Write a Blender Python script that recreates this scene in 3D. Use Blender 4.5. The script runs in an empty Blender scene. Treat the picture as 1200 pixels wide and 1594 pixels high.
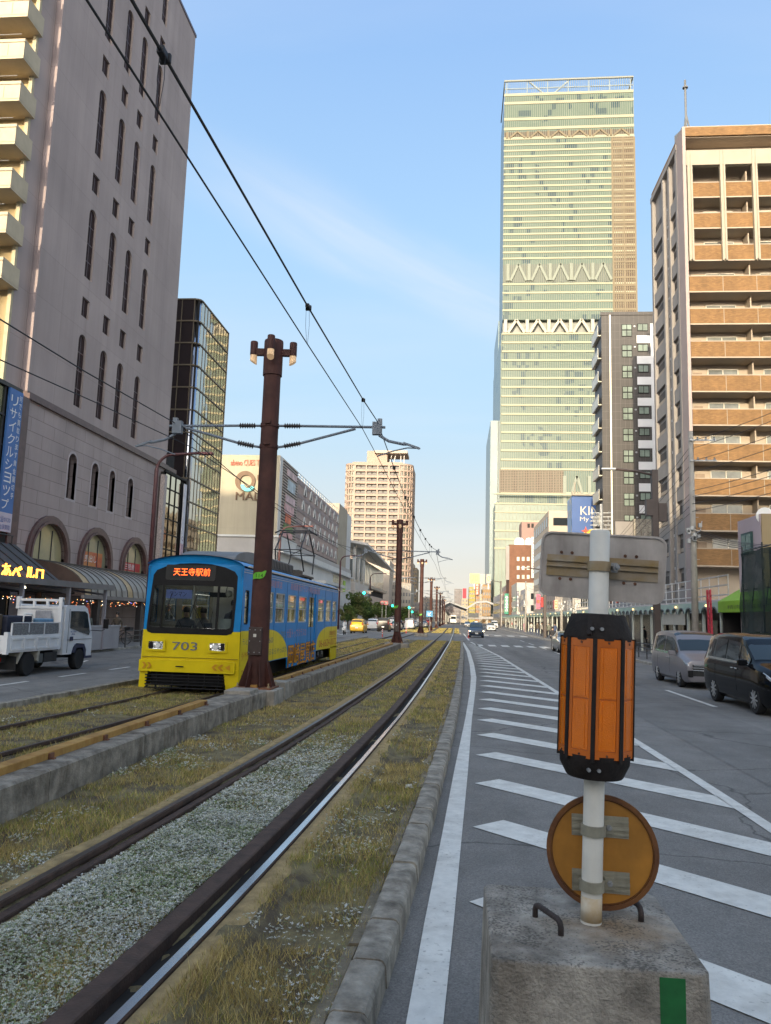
import bpy, bmesh, math, random
import numpy as np
from mathutils import Vector, Matrix
from mathutils.geometry import tessellate_polygon
random.seed(7); RNG = np.random.default_rng(7)
S = bpy.context.scene
C = S.collection
PI = math.pi
R = math.radians
# ------------------------------------------------------------------ camera
FPX, EYE = 1200.0, 2.1
_Y = Vector(((710-600)/FPX, -(963-797)/FPX, -1.0))
_s, _c = math.sin(.029), math.cos(.029)
_Z = Vector((_s, _c, _Y.x*_s + _Y.y*_c))
_Y.normalize(); _Z.normalize(); _X = _Y.cross(_Z)
ROT = Matrix((_X, _Y, _Z))
cam = bpy.data.cameras.new('camera')
cam.sensor_fit = 'VERTICAL'; cam.sensor_height = 24.0; cam.lens = FPX/1594*24.0
cam.clip_start = .1; cam.clip_end = 6000
cam_o = bpy.data.objects.new('camera', cam); C.objects.link(cam_o)
cam_o.matrix_world = Matrix.Translation((0, 0, EYE)) @ ROT.to_4x4()
S.camera = cam_o
def _ray(px, py): return ROT @ Vector(((px-600)/FPX, -(py-797)/FPX, -1.0))
def at_y(px, py, Y):
    r = _ray(px, py); t = Y/r.y; return Vector((r.x*t, Y, EYE+r.z*t))
def at_x(px, py, X):
    r = _ray(px, py); t = X/r.x; return Vector((X, r.y*t, EYE+r.z*t))
def at_z(px, py, z=0):
    r = _ray(px, py); t = (z-EYE)/r.z; return Vector((r.x*t, r.y*t, z))
# ------------------------------------------------------------------ object helpers
OFF = {}
def tag(o, label=None, cat=None, group=None, kind=None):
    if label: o['label'] = label
    if cat: o['category'] = cat
    if group: o['group'] = group
    if kind: o['kind'] = kind
    return o
def thing(name, label, cat, loc=(0, 0, 0), rz=0, group=None):
    o = bpy.data.objects.new(name, None); C.objects.link(o)
    o.empty_display_size = .2
    o.location = loc; o.rotation_euler = (0, 0, rz)
    return tag(o, label, cat, group)
def wthing(name, label, cat, loc, group=None):
    """thing whose parts are given in world coordinates"""
    o = thing(name, label, cat, loc, 0, group); OFF[o.name] = Vector(loc); return o
def kids(o): return list(o.children)
def copy_tree(o, parent=None):
    c = o.copy(); C.objects.link(c)
    c.parent = parent
    for ch in kids(o): copy_tree(ch, c)
    return c
def link_copy(mesh_obj, parent, loc=None):
    c = mesh_obj.copy(); C.objects.link(c); c.parent = parent
    if loc is not None: c.location = loc
    return c

class MB:
    def __init__(self): self.v = []; self.f = []; self.m = []; self.k = 0
    def poly(self, pts):
        n = len(self.v); self.v += [tuple(p) for p in pts]
        self.f.append(tuple(range(n, n+len(pts)))); self.m.append(self.k); return self
    def faces(self, pts, fs):
        n = len(self.v); self.v += [tuple(p) for p in pts]
        for f in fs: self.f.append(tuple(n+i for i in f)); self.m.append(self.k)
        return self
    def box(self, x0, y0, z0, x1, y1, z1):
        p = [(x0,y0,z0),(x1,y0,z0),(x1,y1,z0),(x0,y1,z0),(x0,y0,z1),(x1,y0,z1),(x1,y1,z1),(x0,y1,z1)]
        return self.faces(p, [(3,2,1,0),(4,5,6,7),(0,1,5,4),(1,2,6,5),(2,3,7,6),(3,0,4,7)])
    def cbox(self, c, s, rz=0, rx=0, ry=0):
        M = Matrix.Translation(c) @ Matrix.Rotation(rz, 4, 'Z') @ Matrix.Rotation(ry, 4, 'Y') @ Matrix.Rotation(rx, 4, 'X')
        p = [M @ Vector((a*s[0]/2, b*s[1]/2, d*s[2]/2)) for a, b, d in ((-1,-1,-1),(1,-1,-1),(1,1,-1),(-1,1,-1),(-1,-1,1),(1,-1,1),(1,1,1),(-1,1,1))]
        return self.faces(p, [(3,2,1,0),(4,5,6,7),(0,1,5,4),(1,2,6,5),(2,3,7,6),(3,0,4,7)])
    def tube(self, pts, r, n=8, cap=True):
        pts = [Vector(p) for p in pts]; rs = r if isinstance(r, (list, tuple)) else [r]*len(pts)
        base = len(self.v); up = None
        for i, p in enumerate(pts):
            d = (pts[min(i+1, len(pts)-1)] - pts[max(i-1, 0)]).normalized()
            if up is None: up = Vector((0,0,1)) if abs(d.z) < .9 else Vector((1,0,0))
            a = d.cross(up).normalized(); b = a.cross(d).normalized(); up = b
            for j in range(n):
                t = 2*PI*j/n; self.v.append(tuple(p + a*math.cos(t)*rs[i] + b*math.sin(t)*rs[i]))
        for i in range(len(pts)-1):
            for j in range(n):
                q = base+i*n; k = (j+1) % n
                self.f.append((q+j, q+k, q+n+k, q+n+j)); self.m.append(self.k)
        if cap:
            self.f.append(tuple(base+j for j in reversed(range(n)))); self.m.append(self.k)
            e = base+(len(pts)-1)*n
            self.f.append(tuple(e+j for j in range(n))); self.m.append(self.k)
        return self
    def bar(self, p, q, w, h=None):
        """rectangular bar from p to q"""
        p, q = Vector(p), Vector(q); d = (q-p).normalized(); h = h or w
        up = Vector((0,0,1)) if abs(d.z) < .95 else Vector((0,1,0))
        a = d.cross(up).normalized()*w/2; b = a.normalized().cross(d)*h/2
        P = [p-a-b, p+a-b, p+a+b, p-a+b, q-a-b, q+a-b, q+a+b, q-a+b]
        return self.faces(P, [(3,2,1,0),(4,5,6,7),(0,1,5,4),(1,2,6,5),(2,3,7,6),(3,0,4,7)])
    def lathe(self, prof, c=(0,0,0), n=20, axis='z', arc=None):
        """prof = [(r,h)...] around an axis through c"""
        base = len(self.v); c = Vector(c); m = len(prof)
        for j in range(n):
            t = 2*PI*j/n
            for r, h in prof:
                x, y = r*math.cos(t), r*math.sin(t)
                p = (x, y, h) if axis == 'z' else ((h, x, y) if axis == 'x' else (x, h, y))
                self.v.append(tuple(c+Vector(p)))
        for j in range(n):
            k = (j+1) % n
            for i in range(m-1):
                self.f.append((base+j*m+i, base+k*m+i, base+k*m+i+1, base+j*m+i+1)); self.m.append(self.k)
        self.f.append(tuple(base+j*m for j in reversed(range(n)))); self.m.append(self.k)
        self.f.append(tuple(base+j*m+m-1 for j in range(n))); self.m.append(self.k)
        return self
    def prism(self, poly, plane, d0, d1):
        """2D outline extruded between depths d0,d1 of plane(u,v,d)"""
        n = len(poly)
        pts = [plane(u, v, d0) for u, v in poly]+[plane(u, v, d1) for u, v in poly]
        fs = [(i, (i+1) % n, n+(i+1) % n, n+i) for i in range(n)]
        t = tessellate_polygon([[Vector((u, v, 0)) for u, v in poly]])
        fs += [tuple(a) for a in t]+[tuple(n+i for i in reversed(a)) for a in t]
        return self.faces(pts, fs)
    def holed(self, plane, rect, holes, depth):
        """flat wall rect (u0,v0,u1,v1) at d=0 with holes, each with reveals going back by depth"""
        u0, v0, u1, v1 = rect
        loops = [[(u0,v0),(u1,v0),(u1,v1),(u0,v1)]]+[list(reversed(h)) for h in holes]
        t = tessellate_polygon([[Vector((u, v, 0)) for u, v in l] for l in loops])
        flat = [p for l in loops for p in l]
        self.faces([plane(u, v, 0) for u, v in flat], [tuple(a) for a in t])
        for h in holes:
            n = len(h)
            self.faces([plane(u, v, 0) for u, v in h]+[plane(u, v, -depth) for u, v in h], [(i, (i+1) % n, n+(i+1) % n, n+i) for i in range(n)])
        return self
    def build(self, name, mats, parent=None, smooth=False, bevel=0, seg=2, kind=None, off=None, loc=None):
        me = bpy.data.meshes.new(name)
        if off is None and parent is not None: off = OFF.get(parent.name)
        v = self.v
        if off is not None: v = [(a-off[0], b-off[1], c-off[2]) for a, b, c in v]
        me.from_pydata(v, [], self.f)
        for m in (mats if isinstance(mats, (list, tuple)) else [mats]): me.materials.append(m)
        me.polygons.foreach_set('material_index', self.m)
        if smooth: me.polygons.foreach_set('use_smooth', [True]*len(self.f))
        me.update()
        o = bpy.data.objects.new(name, me); C.objects.link(o)
        if parent is not None:
            o.parent = parent
            if parent.name in OFF: OFF[o.name] = OFF[parent.name]
        if kind: o['kind'] = kind
        if loc is not None: o.location = loc
        if bevel:
            b = o.modifiers.new('bevel', 'BEVEL'); b.width = bevel; b.segments = seg; b.limit_method = 'ANGLE'; b.angle_limit = R(40)
            b.harden_normals = False
        return o
def B(name, mats, parent, *boxes, **kw):
    m = MB()
    for b in boxes: m.box(*b)
    return m.build(name, mats, parent, **kw)
def islands(o):
    """give every loose piece of a part its own object"""
    me = o.data; n = len(me.vertices); par = list(range(n))
    def find(a):
        while par[a] != a: par[a] = par[par[a]]; a = par[a]
        return a
    for p in me.polygons:
        r = find(p.vertices[0])
        for v in p.vertices[1:]: par[find(v)] = r
    gr = {}
    for p in me.polygons: gr.setdefault(find(p.vertices[0]), []).append(p)
    if len(gr) < 2: return
    co = [tuple(v.co) for v in me.vertices]; mats = list(me.materials); first = True; nm = o.name.split('.')[0]
    for ps in gr.values():
        idx = {}; vs = []; fs = []
        for p in ps:
            for v in p.vertices:
                if v not in idx: idx[v] = len(vs); vs.append(co[v])
            fs.append(tuple(idx[v] for v in p.vertices))
        m2 = bpy.data.meshes.new(nm); m2.from_pydata(vs, [], fs); m2.polygons.foreach_set('material_index', [p.material_index for p in ps]); m2.polygons.foreach_set('use_smooth', [p.use_smooth for p in ps])
        for q in mats: m2.materials.append(q)
        if first: o.data = m2; first = False
        else:
            c = o.copy(); c.data = m2; C.objects.link(c)
SPLIT = ('clamp_ring','fixing_clip','screw','yellow_flank','corner_skirt','rivet','cover_bolt','anchor_bolt','axle_box_cover','bolt','rear_lamps','parapet_block','water_tank')
def split_parts(objs):
    for o in list(objs):
        if o.type == 'MESH' and o.name.split('.')[0] in SPLIT: islands(o)
def smooth_by_angle(o, ang=40):
    bm = bmesh.new(); bm.from_mesh(o.data)
    for f in bm.faces: f.smooth = True
    for e in bm.edges:
        if len(e.link_faces) == 2 and e.calc_face_angle(0) > R(ang): e.smooth = False
    bm.to_mesh(o.data); bm.free(); return o
def weld(o, d=1e-4):
    bm = bmesh.new(); bm.from_mesh(o.data); bmesh.ops.remove_doubles(bm, verts=bm.verts, dist=d)
    bmesh.ops.recalc_face_normals(bm, faces=bm.faces); bm.to_mesh(o.data); bm.free(); return o
# planes: facing +X at x, facing -X at x, facing -Y at y
def pX(x): return lambda u, v, d=0: (x+d, u, v)
def pXn(x): return lambda u, v, d=0: (x-d, u, v)
def pYn(y): return lambda u, v, d=0: (u, y-d, v)
def rect(u0, v0, u1, v1): return [(u0,v0),(u1,v0),(u1,v1),(u0,v1)]
def arch(u0, v0, u1, v1, n=8):
    r = (u1-u0)/2; c = (u0+u1)/2
    return [(u0,v0),(u1,v0)]+[(c+r*math.cos(PI*i/n), v1-r+r*math.sin(PI*i/n)) for i in range(n+1)]
def ring(mb, plane, outer, inner, d0, d1):
    """frame between two outlines with the same count"""
    n = len(outer)
    P = [plane(u, v, d1) for u, v in outer]+[plane(u, v, d1) for u, v in inner]+[plane(u, v, d0) for u, v in outer]+[plane(u, v, d0) for u, v in inner]
    F = []
    for i in range(n):
        j = (i+1) % n
        F += [(i, j, n+j, n+i), (2*n+i, 2*n+j, j, i), (n+i, n+j, 3*n+j, 3*n+i)]
    mb.faces(P, F)
# ------------------------------------------------------------------ lettering (Blender's built-in font)
_txt = {}
def text_mesh(s):
    if s not in _txt:
        c = bpy.data.curves.new('letters', 'FONT'); c.body = s; c.resolution_u = 3
        o = bpy.data.objects.new('letters', c); C.objects.link(o)
        bpy.context.view_layer.update()
        dg = bpy.context.evaluated_depsgraph_get()
        me = bpy.data.meshes.new_from_object(o.evaluated_get(dg))
        vs = [tuple(v.co) for v in me.vertices]; fs = [tuple(p.vertices) for p in me.polygons]
        bpy.data.objects.remove(o); bpy.data.curves.remove(c); bpy.data.meshes.remove(me)
        _txt[s] = (vs, fs)
    return _txt[s]
def letters(mb, s, plane, u0, v0, u1, v1, d=.01, flip=False, thick=0):
    """fit string s in the box; flip mirrors u (for planes seen with u running right to left)"""
    vs, fs = text_mesh(s)
    if not vs: return mb
    xs = [v[0] for v in vs]; ys = [v[1] for v in vs]
    a, b, c, e = min(xs), max(xs), min(ys), max(ys)
    def mp(v, dd):
        t = (v[0]-a)/max(b-a, 1e-6); w = (v[1]-c)/max(e-c, 1e-6)
        if flip: t = 1-t
        return plane(u0+(u1-u0)*t, v0+(v1-v0)*w, dd)
    mb.faces([mp(v, d) for v in vs], fs)
    if thick:
        from collections import Counter
        cnt = Counter()
        for f in fs:
            for i in range(len(f)):
                x, y = f[i], f[(i+1) % len(f)]; cnt[(min(x, y), max(x, y))] += 1
        ed = [k for k, n in cnt.items() if n == 1]
        mb.faces([mp(v, d) for v in vs]+[mp(v, d-thick) for v in vs], [(x, y, len(vs)+y, len(vs)+x) for x, y in ed])
    return mb
# ------------------------------------------------------------------ materials
MATS = {}
def mat(name, col, rough=.75, var=.12, scale=3.0, bump=.0, metal=0, spec=.5, bscale=None, dirt=0, coords='Object', detail=4, col2=None, lo=.35, hi=.65, dscale=.23):
    if name in MATS: return MATS[name]
    m = bpy.data.materials.new(name); m.use_nodes = True; MATS[name] = m
    nt = m.node_tree; N, L = nt.nodes, nt.links; p = N['Principled BSDF']
    p.inputs['Roughness'].default_value = rough; p.inputs['Metallic'].default_value = metal
    p.inputs['Specular IOR Level'].default_value = spec
    tc = N.new('ShaderNodeTexCoord')
    no = N.new('ShaderNodeTexNoise'); no.inputs['Scale'].default_value = scale; no.inputs['Detail'].default_value = detail; no.inputs['Roughness'].default_value = .6
    L.new(tc.outputs[coords], no.inputs['Vector'])
    mr = N.new('ShaderNodeMapRange'); mr.inputs[1].default_value = lo; mr.inputs[2].default_value = hi
    L.new(no.outputs['Fac'], mr.inputs[0])
    mx = N.new('ShaderNodeMix'); mx.data_type = 'RGBA'
    a = tuple(c*(1-var) for c in col) if col2 is None else col
    b = tuple(min(1, c*(1+var)) for c in col) if col2 is None else col2
    mx.inputs[6].default_value = (*a, 1); mx.inputs[7].default_value = (*b, 1)
    L.new(mr.outputs[0], mx.inputs[0]); out = mx.outputs[2]
    if dirt:
        n2 = N.new('ShaderNodeTexNoise'); n2.inputs['Scale'].default_value = scale*dscale; n2.inputs['Detail'].default_value = 6; n2.inputs['Roughness'].default_value = .7
        mp = N.new('ShaderNodeMapping'); mp.inputs['Scale'].default_value = (1.6, 1.6, .35)
        L.new(tc.outputs[coords], mp.inputs[0]); L.new(mp.outputs[0], n2.inputs['Vector'])
        r2 = N.new('ShaderNodeMapRange'); r2.inputs[1].default_value = .45; r2.inputs[2].default_value = .72; r2.inputs[4].default_value = dirt
        L.new(n2.outputs['Fac'], r2.inputs[0])
        m2 = N.new('ShaderNodeMix'); m2.data_type = 'RGBA'; m2.blend_type = 'MULTIPLY'
        m2.inputs[7].default_value = (.35, .3, .25, 1)
        L.new(r2.outputs[0], m2.inputs[0]); L.new(out, m2.inputs[6]); out = m2.outputs[2]
    L.new(out, p.inputs['Base Color'])
    if bump:
        n3 = N.new('ShaderNodeTexNoise'); n3.inputs['Scale'].default_value = bscale or scale*8; n3.inputs['Detail'].default_value = 5
        L.new(tc.outputs[coords], n3.inputs['Vector'])
        bp = N.new('ShaderNodeBump'); bp.inputs['Strength'].default_value = bump; bp.inputs['Distance'].default_value = .02
        L.new(n3.outputs['Fac'], bp.inputs['Height']); L.new(bp.outputs[0], p.inputs['Normal'])
    return m
def tile_mat(name, col, mortar, axis, bw, bh, rough=.7, msize=.02, var=.1, offset=.5, bump=.0, spec=.4, noise=.15, nscale=.4):
    """tiles / panels on a wall: axis 'yz', 'xz' or 'xy'"""
    if name in MATS: return MATS[name]
    m = bpy.data.materials.new(name); m.use_nodes = True; MATS[name] = m
    nt = m.node_tree; N, L = nt.nodes, nt.links; p = N['Principled BSDF']
    p.inputs['Roughness'].default_value = rough; p.inputs['Specular IOR Level'].default_value = spec
    ge = N.new('ShaderNodeNewGeometry'); se = N.new('ShaderNodeSeparateXYZ'); co = N.new('ShaderNodeCombineXYZ')
    L.new(ge.outputs['Position'], se.inputs[0])
    L.new(se.outputs['XYZ'.index(axis[0].upper())], co.inputs[0]); L.new(se.outputs['XYZ'.index(axis[1].upper())], co.inputs[1])
    br = N.new('ShaderNodeTexBrick'); L.new(co.outputs[0], br.inputs['Vector'])
    br.offset = offset
    br.inputs['Color1'].default_value = (*[c*(1-var) for c in col], 1); br.inputs['Color2'].default_value = (*[c*(1+var) for c in col], 1)
    br.inputs['Mortar'].default_value = (*mortar, 1); br.inputs['Scale'].default_value = 1
    br.inputs['Mortar Size'].default_value = msize; br.inputs['Brick Width'].default_value = bw; br.inputs['Row Height'].default_value = bh
    no = N.new('ShaderNodeTexNoise'); no.inputs['Scale'].default_value = nscale; no.inputs['Detail'].default_value = 6
    L.new(ge.outputs['Position'], no.inputs['Vector'])
    mr = N.new('ShaderNodeMapRange'); mr.inputs[1].default_value = .3; mr.inputs[2].default_value = .7; mr.inputs[3].default_value = 1-noise; mr.inputs[4].default_value = 1+noise
    L.new(no.outputs['Fac'], mr.inputs[0])
    mx = N.new('ShaderNodeMix'); mx.data_type = 'RGBA'; mx.blend_type = 'MULTIPLY'; mx.inputs[0].default_value = 1
    L.new(br.outputs['Color'], mx.inputs[6]); L.new(mr.outputs[0], mx.inputs[7])
    mp = N.new('ShaderNodeMapping'); mp.inputs['Scale'].default_value = (1.3, 1.3, .05); L.new(ge.outputs['Position'], mp.inputs[0])       # rain streaks
    ns = N.new('ShaderNodeTexNoise'); ns.inputs['Scale'].default_value = 1; ns.inputs['Detail'].default_value = 6; ns.inputs['Roughness'].default_value = .65; L.new(mp.outputs[0], ns.inputs['Vector'])
    ms = N.new('ShaderNodeMapRange'); ms.inputs[1].default_value = .35; ms.inputs[2].default_value = .72; ms.inputs[3].default_value = 1.04; ms.inputs[4].default_value = .87; L.new(ns.outputs['Fac'], ms.inputs[0])
    m2 = N.new('ShaderNodeMix'); m2.data_type = 'RGBA'; m2.blend_type = 'MULTIPLY'; m2.inputs[0].default_value = 1
    L.new(mx.outputs[2], m2.inputs[6]); L.new(ms.outputs[0], m2.inputs[7]); L.new(m2.outputs[2], p.inputs['Base Color'])
    if bump:
        bp = N.new('ShaderNodeBump'); bp.inputs['Strength'].default_value = bump; bp.inputs['Distance'].default_value = .02; bp.invert = True
        L.new(br.outputs['Fac'], bp.inputs['Height']); L.new(bp.outputs[0], p.inputs['Normal'])
    return m
def emit(name, col, strength):
    if name in MATS: return MATS[name]
    m = bpy.data.materials.new(name); m.use_nodes = True; MATS[name] = m
    p = m.node_tree.nodes['Principled BSDF']; p.inputs['Base Color'].default_value = (*col, 1)
    p.inputs['Emission Color'].default_value = (*col, 1); p.inputs['Emission Strength'].default_value = strength
    return m
def mirror(name, col, rough=.05, wob=.0, wscale=.5, metal=1):
    """reflective tinted glazing"""
    if name in MATS: return MATS[name]
    m = bpy.data.materials.new(name); m.use_nodes = True; MATS[name] = m
    nt = m.node_tree; N, L = nt.nodes, nt.links; p = N['Principled BSDF']
    p.inputs['Base Color'].default_value = (*col, 1); p.inputs['Metallic'].default_value = metal; p.inputs['Roughness'].default_value = rough
    if wob:
        tc = N.new('ShaderNodeTexCoord'); no = N.new('ShaderNodeTexNoise'); no.inputs['Scale'].default_value = wscale; no.inputs['Detail'].default_value = 2
        L.new(tc.outputs['Object'], no.inputs['Vector'])
        bp = N.new('ShaderNodeBump'); bp.inputs['Strength'].default_value = wob; bp.inputs['Distance'].default_value = .1
        L.new(no.outputs['Fac'], bp.inputs['Height']); L.new(bp.outputs[0], p.inputs['Normal'])
    return m
def clear_glass(name, tint=(.75, .8, .8), alpha=.25, rough=.03):
    """thin pane: mostly see-through with a clear-coat reflection"""
    if name in MATS: return MATS[name]
    m = bpy.data.materials.new(name); m.use_nodes = True; MATS[name] = m
    nt = m.node_tree; N, L = nt.nodes, nt.links
    N.remove(N['Principled BSDF']); out = N['Material Output']
    tr = N.new('ShaderNodeBsdfTransparent'); tr.inputs[0].default_value = (*tint, 1)
    gl = N.new('ShaderNodeBsdfGlossy'); gl.inputs['Roughness'].default_value = rough; gl.inputs[0].default_value = (.9, .95, 1, 1)
    lw = N.new('ShaderNodeLayerWeight'); lw.inputs[0].default_value = .3
    mr = N.new('ShaderNodeMapRange'); mr.inputs[3].default_value = alpha; mr.inputs[4].default_value = 1
    L.new(lw.outputs['Fresnel'], mr.inputs[0])
    ms = N.new('ShaderNodeMixShader'); L.new(mr.outputs[0], ms.inputs[0]); L.new(tr.outputs[0], ms.inputs[1]); L.new(gl.outputs[0], ms.inputs[2])
    L.new(ms.outputs[0], out.inputs[0]); return m
def asphalt_mat(name, col):
    m = mat(name, col, .86, .12, 1.2, .55, bscale=130, detail=8, dirt=.3)
    nt = m.node_tree; N, L = nt.nodes, nt.links; p = N['Principled BSDF']; src = p.inputs['Base Color'].links[0].from_socket
    tc = N.new('ShaderNodeTexCoord')
    vo = N.new('ShaderNodeTexVoronoi'); vo.inputs['Scale'].default_value = 95; L.new(tc.outputs['Object'], vo.inputs['Vector'])          # aggregate
    mr = N.new('ShaderNodeMapRange'); mr.inputs[3].default_value = .72; mr.inputs[4].default_value = 1.35; L.new(vo.outputs['Color'], mr.inputs[0])
    m1 = N.new('ShaderNodeMix'); m1.data_type = 'RGBA'; m1.blend_type = 'MULTIPLY'; m1.inputs[0].default_value = 1; L.new(src, m1.inputs[6]); L.new(mr.outputs[0], m1.inputs[7])
    nd = N.new('ShaderNodeTexNoise'); nd.inputs['Scale'].default_value = .8; nd.inputs['Detail'].default_value = 6; L.new(tc.outputs['Object'], nd.inputs['Vector'])
    av = N.new('ShaderNodeVectorMath'); av.operation = 'MULTIPLY_ADD'; av.inputs[1].default_value = (1.2,1.2,0); L.new(nd.outputs['Color'], av.inputs[0]); L.new(tc.outputs['Object'], av.inputs[2])
    v2 = N.new('ShaderNodeTexVoronoi'); v2.feature = 'DISTANCE_TO_EDGE'; v2.inputs['Scale'].default_value = .21; L.new(av.outputs[0], v2.inputs['Vector'])           # cracks
    m2 = N.new('ShaderNodeMapRange'); m2.inputs[1].default_value = .0; m2.inputs[2].default_value = .006; m2.inputs[3].default_value = .45; m2.inputs[4].default_value = 1; L.new(v2.outputs['Distance'], m2.inputs[0])
    m3 = N.new('ShaderNodeMix'); m3.data_type = 'RGBA'; m3.blend_type = 'MULTIPLY'; m3.inputs[0].default_value = 1; L.new(m1.outputs[2], m3.inputs[6]); L.new(m2.outputs[0], m3.inputs[7])
    mp = N.new('ShaderNodeMapping'); mp.inputs['Scale'].default_value = (1.1,.05,1); L.new(tc.outputs['Object'], mp.inputs[0])                                    # streaks along the lanes
    n4 = N.new('ShaderNodeTexNoise'); n4.inputs['Scale'].default_value = 1; n4.inputs['Detail'].default_value = 5; L.new(mp.outputs[0], n4.inputs['Vector'])
    m4 = N.new('ShaderNodeMapRange'); m4.inputs[1].default_value = .3; m4.inputs[2].default_value = .7; m4.inputs[3].default_value = .82; m4.inputs[4].default_value = 1.12; L.new(n4.outputs['Fac'], m4.inputs[0])
    m5 = N.new('ShaderNodeMix'); m5.data_type = 'RGBA'; m5.blend_type = 'MULTIPLY'; m5.inputs[0].default_value = 1; L.new(m3.outputs[2], m5.inputs[6]); L.new(m4.outputs[0], m5.inputs[7]); L.new(m5.outputs[2], p.inputs['Base Color'])
    return m
asphalt = asphalt_mat('asphalt', (.20,.19,.176))
concrete = mat('concrete', (.34,.32,.28), .9, .2, 2.5, .4, bscale=60, dirt=.45)
old_concrete = mat('old_concrete', (.29,.262,.215), .92, .36, 6.0, .6, bscale=55, dirt=.85, dscale=.35)
white_paint = mat('road_paint', (.66,.65,.60), .75, .1, 6, .2, bscale=90, dirt=.3)
def worn(m, col, sc=40, lo=.62, hi=.70):
    nt = m.node_tree; N, L = nt.nodes, nt.links; p = N['Principled BSDF']; src = p.inputs['Base Color'].links[0].from_socket; tc = N.new('ShaderNodeTexCoord')
    a = N.new('ShaderNodeTexNoise'); a.inputs['Scale'].default_value = sc; a.inputs['Detail'].default_value = 6; b = N.new('ShaderNodeTexNoise'); b.inputs['Scale'].default_value = 1.3; b.inputs['Detail'].default_value = 3
    L.new(tc.outputs['Object'], a.inputs['Vector']); L.new(tc.outputs['Object'], b.inputs['Vector'])
    s = N.new('ShaderNodeMath'); s.operation = 'MULTIPLY_ADD'; s.inputs[1].default_value = .35; L.new(b.outputs['Fac'], s.inputs[0]); L.new(a.outputs['Fac'], s.inputs[2])
    r = N.new('ShaderNodeMapRange'); r.inputs[1].default_value = lo+.14; r.inputs[2].default_value = hi+.14; r.inputs[4].default_value = .8; L.new(s.outputs[0], r.inputs[0])
    x = N.new('ShaderNodeMix'); x.data_type = 'RGBA'; x.inputs[7].default_value = (*col, 1); L.new(r.outputs[0], x.inputs[0]); L.new(src, x.inputs[6]); L.new(x.outputs[2], p.inputs['Base Color'])
worn(white_paint, (.25,.24,.22), 30, .66, .80)
brown_steel = mat('brown_steel', (.066,.026,.021), .6, .25, 2.5, .12, bscale=40, dirt=.4, spec=.25)
dark_metal = mat('dark_metal', (.03,.03,.032), .5, .2, 4)
black_rubber = mat('black_rubber', (.018,.018,.018), .8, .2, 6)
grey_metal = mat('galvanised_steel', (.34,.35,.36), .45, .12, 5, metal=.5)
slate_paint = mat('slate_paint', (.16,.19,.23), .5, .12, 4)
white_gloss = mat('white_paintwork', (.78,.78,.76), .35, .04, 3, dirt=.12)
rust = mat('rust', (.13,.055,.03), .85, .35, 8, .2)
dark_glass = mirror('dark_glass', (.02,.025,.03), .06, metal=0)
dark_void = mat('dark_interior', (.02,.018,.017), .9, .3, 2)
# ------------------------------------------------------------------ ground, road, kerbs
def itp(tab):
    ys = [a for a, b in tab]; xs = [b for a, b in tab]
    yy = np.linspace(-4, 420, 4000); xx = np.interp(yy, ys, xs)
    k = np.ones(31)/31; xs2 = np.convolve(np.pad(xx, 15, 'edge'), k, 'valid')
    return lambda y: np.interp(y, yy, xs2)
railL = itp([(0,-3.4),(3,-3.16),(5,-3.03),(7,-2.89),(10.6,-2.68),(15,-2.50),(20,-2.36),(29,-2.16),(38,-2.11),(52,-2.0),(66,-1.91),(93,-1.76),(150,-1.75),(400,-1.75)])
railR = itp([(0,-1.92),(3,-1.66),(4,-1.58),(6,-1.45),(10.5,-1.26),(16,-1.08),(22,-.96),(31,-.84),(39,-.74),(52,-.62),(68,-.47),(95,-.36),(150,-.35),(400,-.35)])
cen2 = itp([(0,-7.4),(5,-7.1),(10,-6.76),(14,-6.52),(18,-6.38),(30,-6.25),(50,-6.1),(90,-5.9),(400,-5.9)])
kerbX = itp([(0,-.62),(4,-.39),(7,-.24),(11.3,-.09),(16,.05),(21.7,.17),(30,.30),(42.6,.45),(60,.58),(72,.64),(110,.72),(400,.72)])
medR = lambda y: np.interp(y, [0,7,14.5,18.4,49,90,400], [-4.2,-4.19,-4.2,-4.06,-3.55,-3.4,-3.4])
def sweep(mb, prof, xf, ys, closed=True, mids=None):
    n = len(prof); base = len(mb.v)
    for y in ys:
        x = float(xf(y))
        for a, z in prof: mb.v.append((x+a, y, z))
    for i in range(len(ys)-1):
        for j in range(n if closed else n-1):
            k = (j+1) % n; q = base+i*n
            mb.f.append((q+j, q+k, q+n+k, q+n+j)); mb.m.append(mids[j] if mids else mb.k)
    if closed:
        mb.f.append(tuple(base+j for j in range(n))); mb.m.append(mb.k)
        e = base+(len(ys)-1)*n; mb.f.append(tuple(e+j for j in range(n))); mb.m.append(mb.k)
def yrange(a, b, near=.25):
    ys = [a]; 
    while ys[-1] < b: ys.append(min(b, ys[-1]+max(near, ys[-1]*.03)))
    return ys
# ground sheet = asphalt road
m = MB(); m.poly([(-900,-300,0),(900,-300,0),(900,2600,0),(-900,2600,0)])
tag(m.build('road', asphalt), kind='structure')
# patched darker strips of asphalt
m = MB()
for x0, y0, x1, y1 in ((4.2,4,6.4,34),(3.6,35,5.4,58),(-16.2,14,-13.2,44),(-12,46,-9.9,90),(7.1,40,9.0,90)): m.poly([(x0,y0,.004),(x1,y0,.004),(x1,y1,.004),(x0,y1,.004)])
tag(m.build('road_patch', asphalt_mat('asphalt_patch', (.172,.164,.153))), kind='structure')
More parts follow.
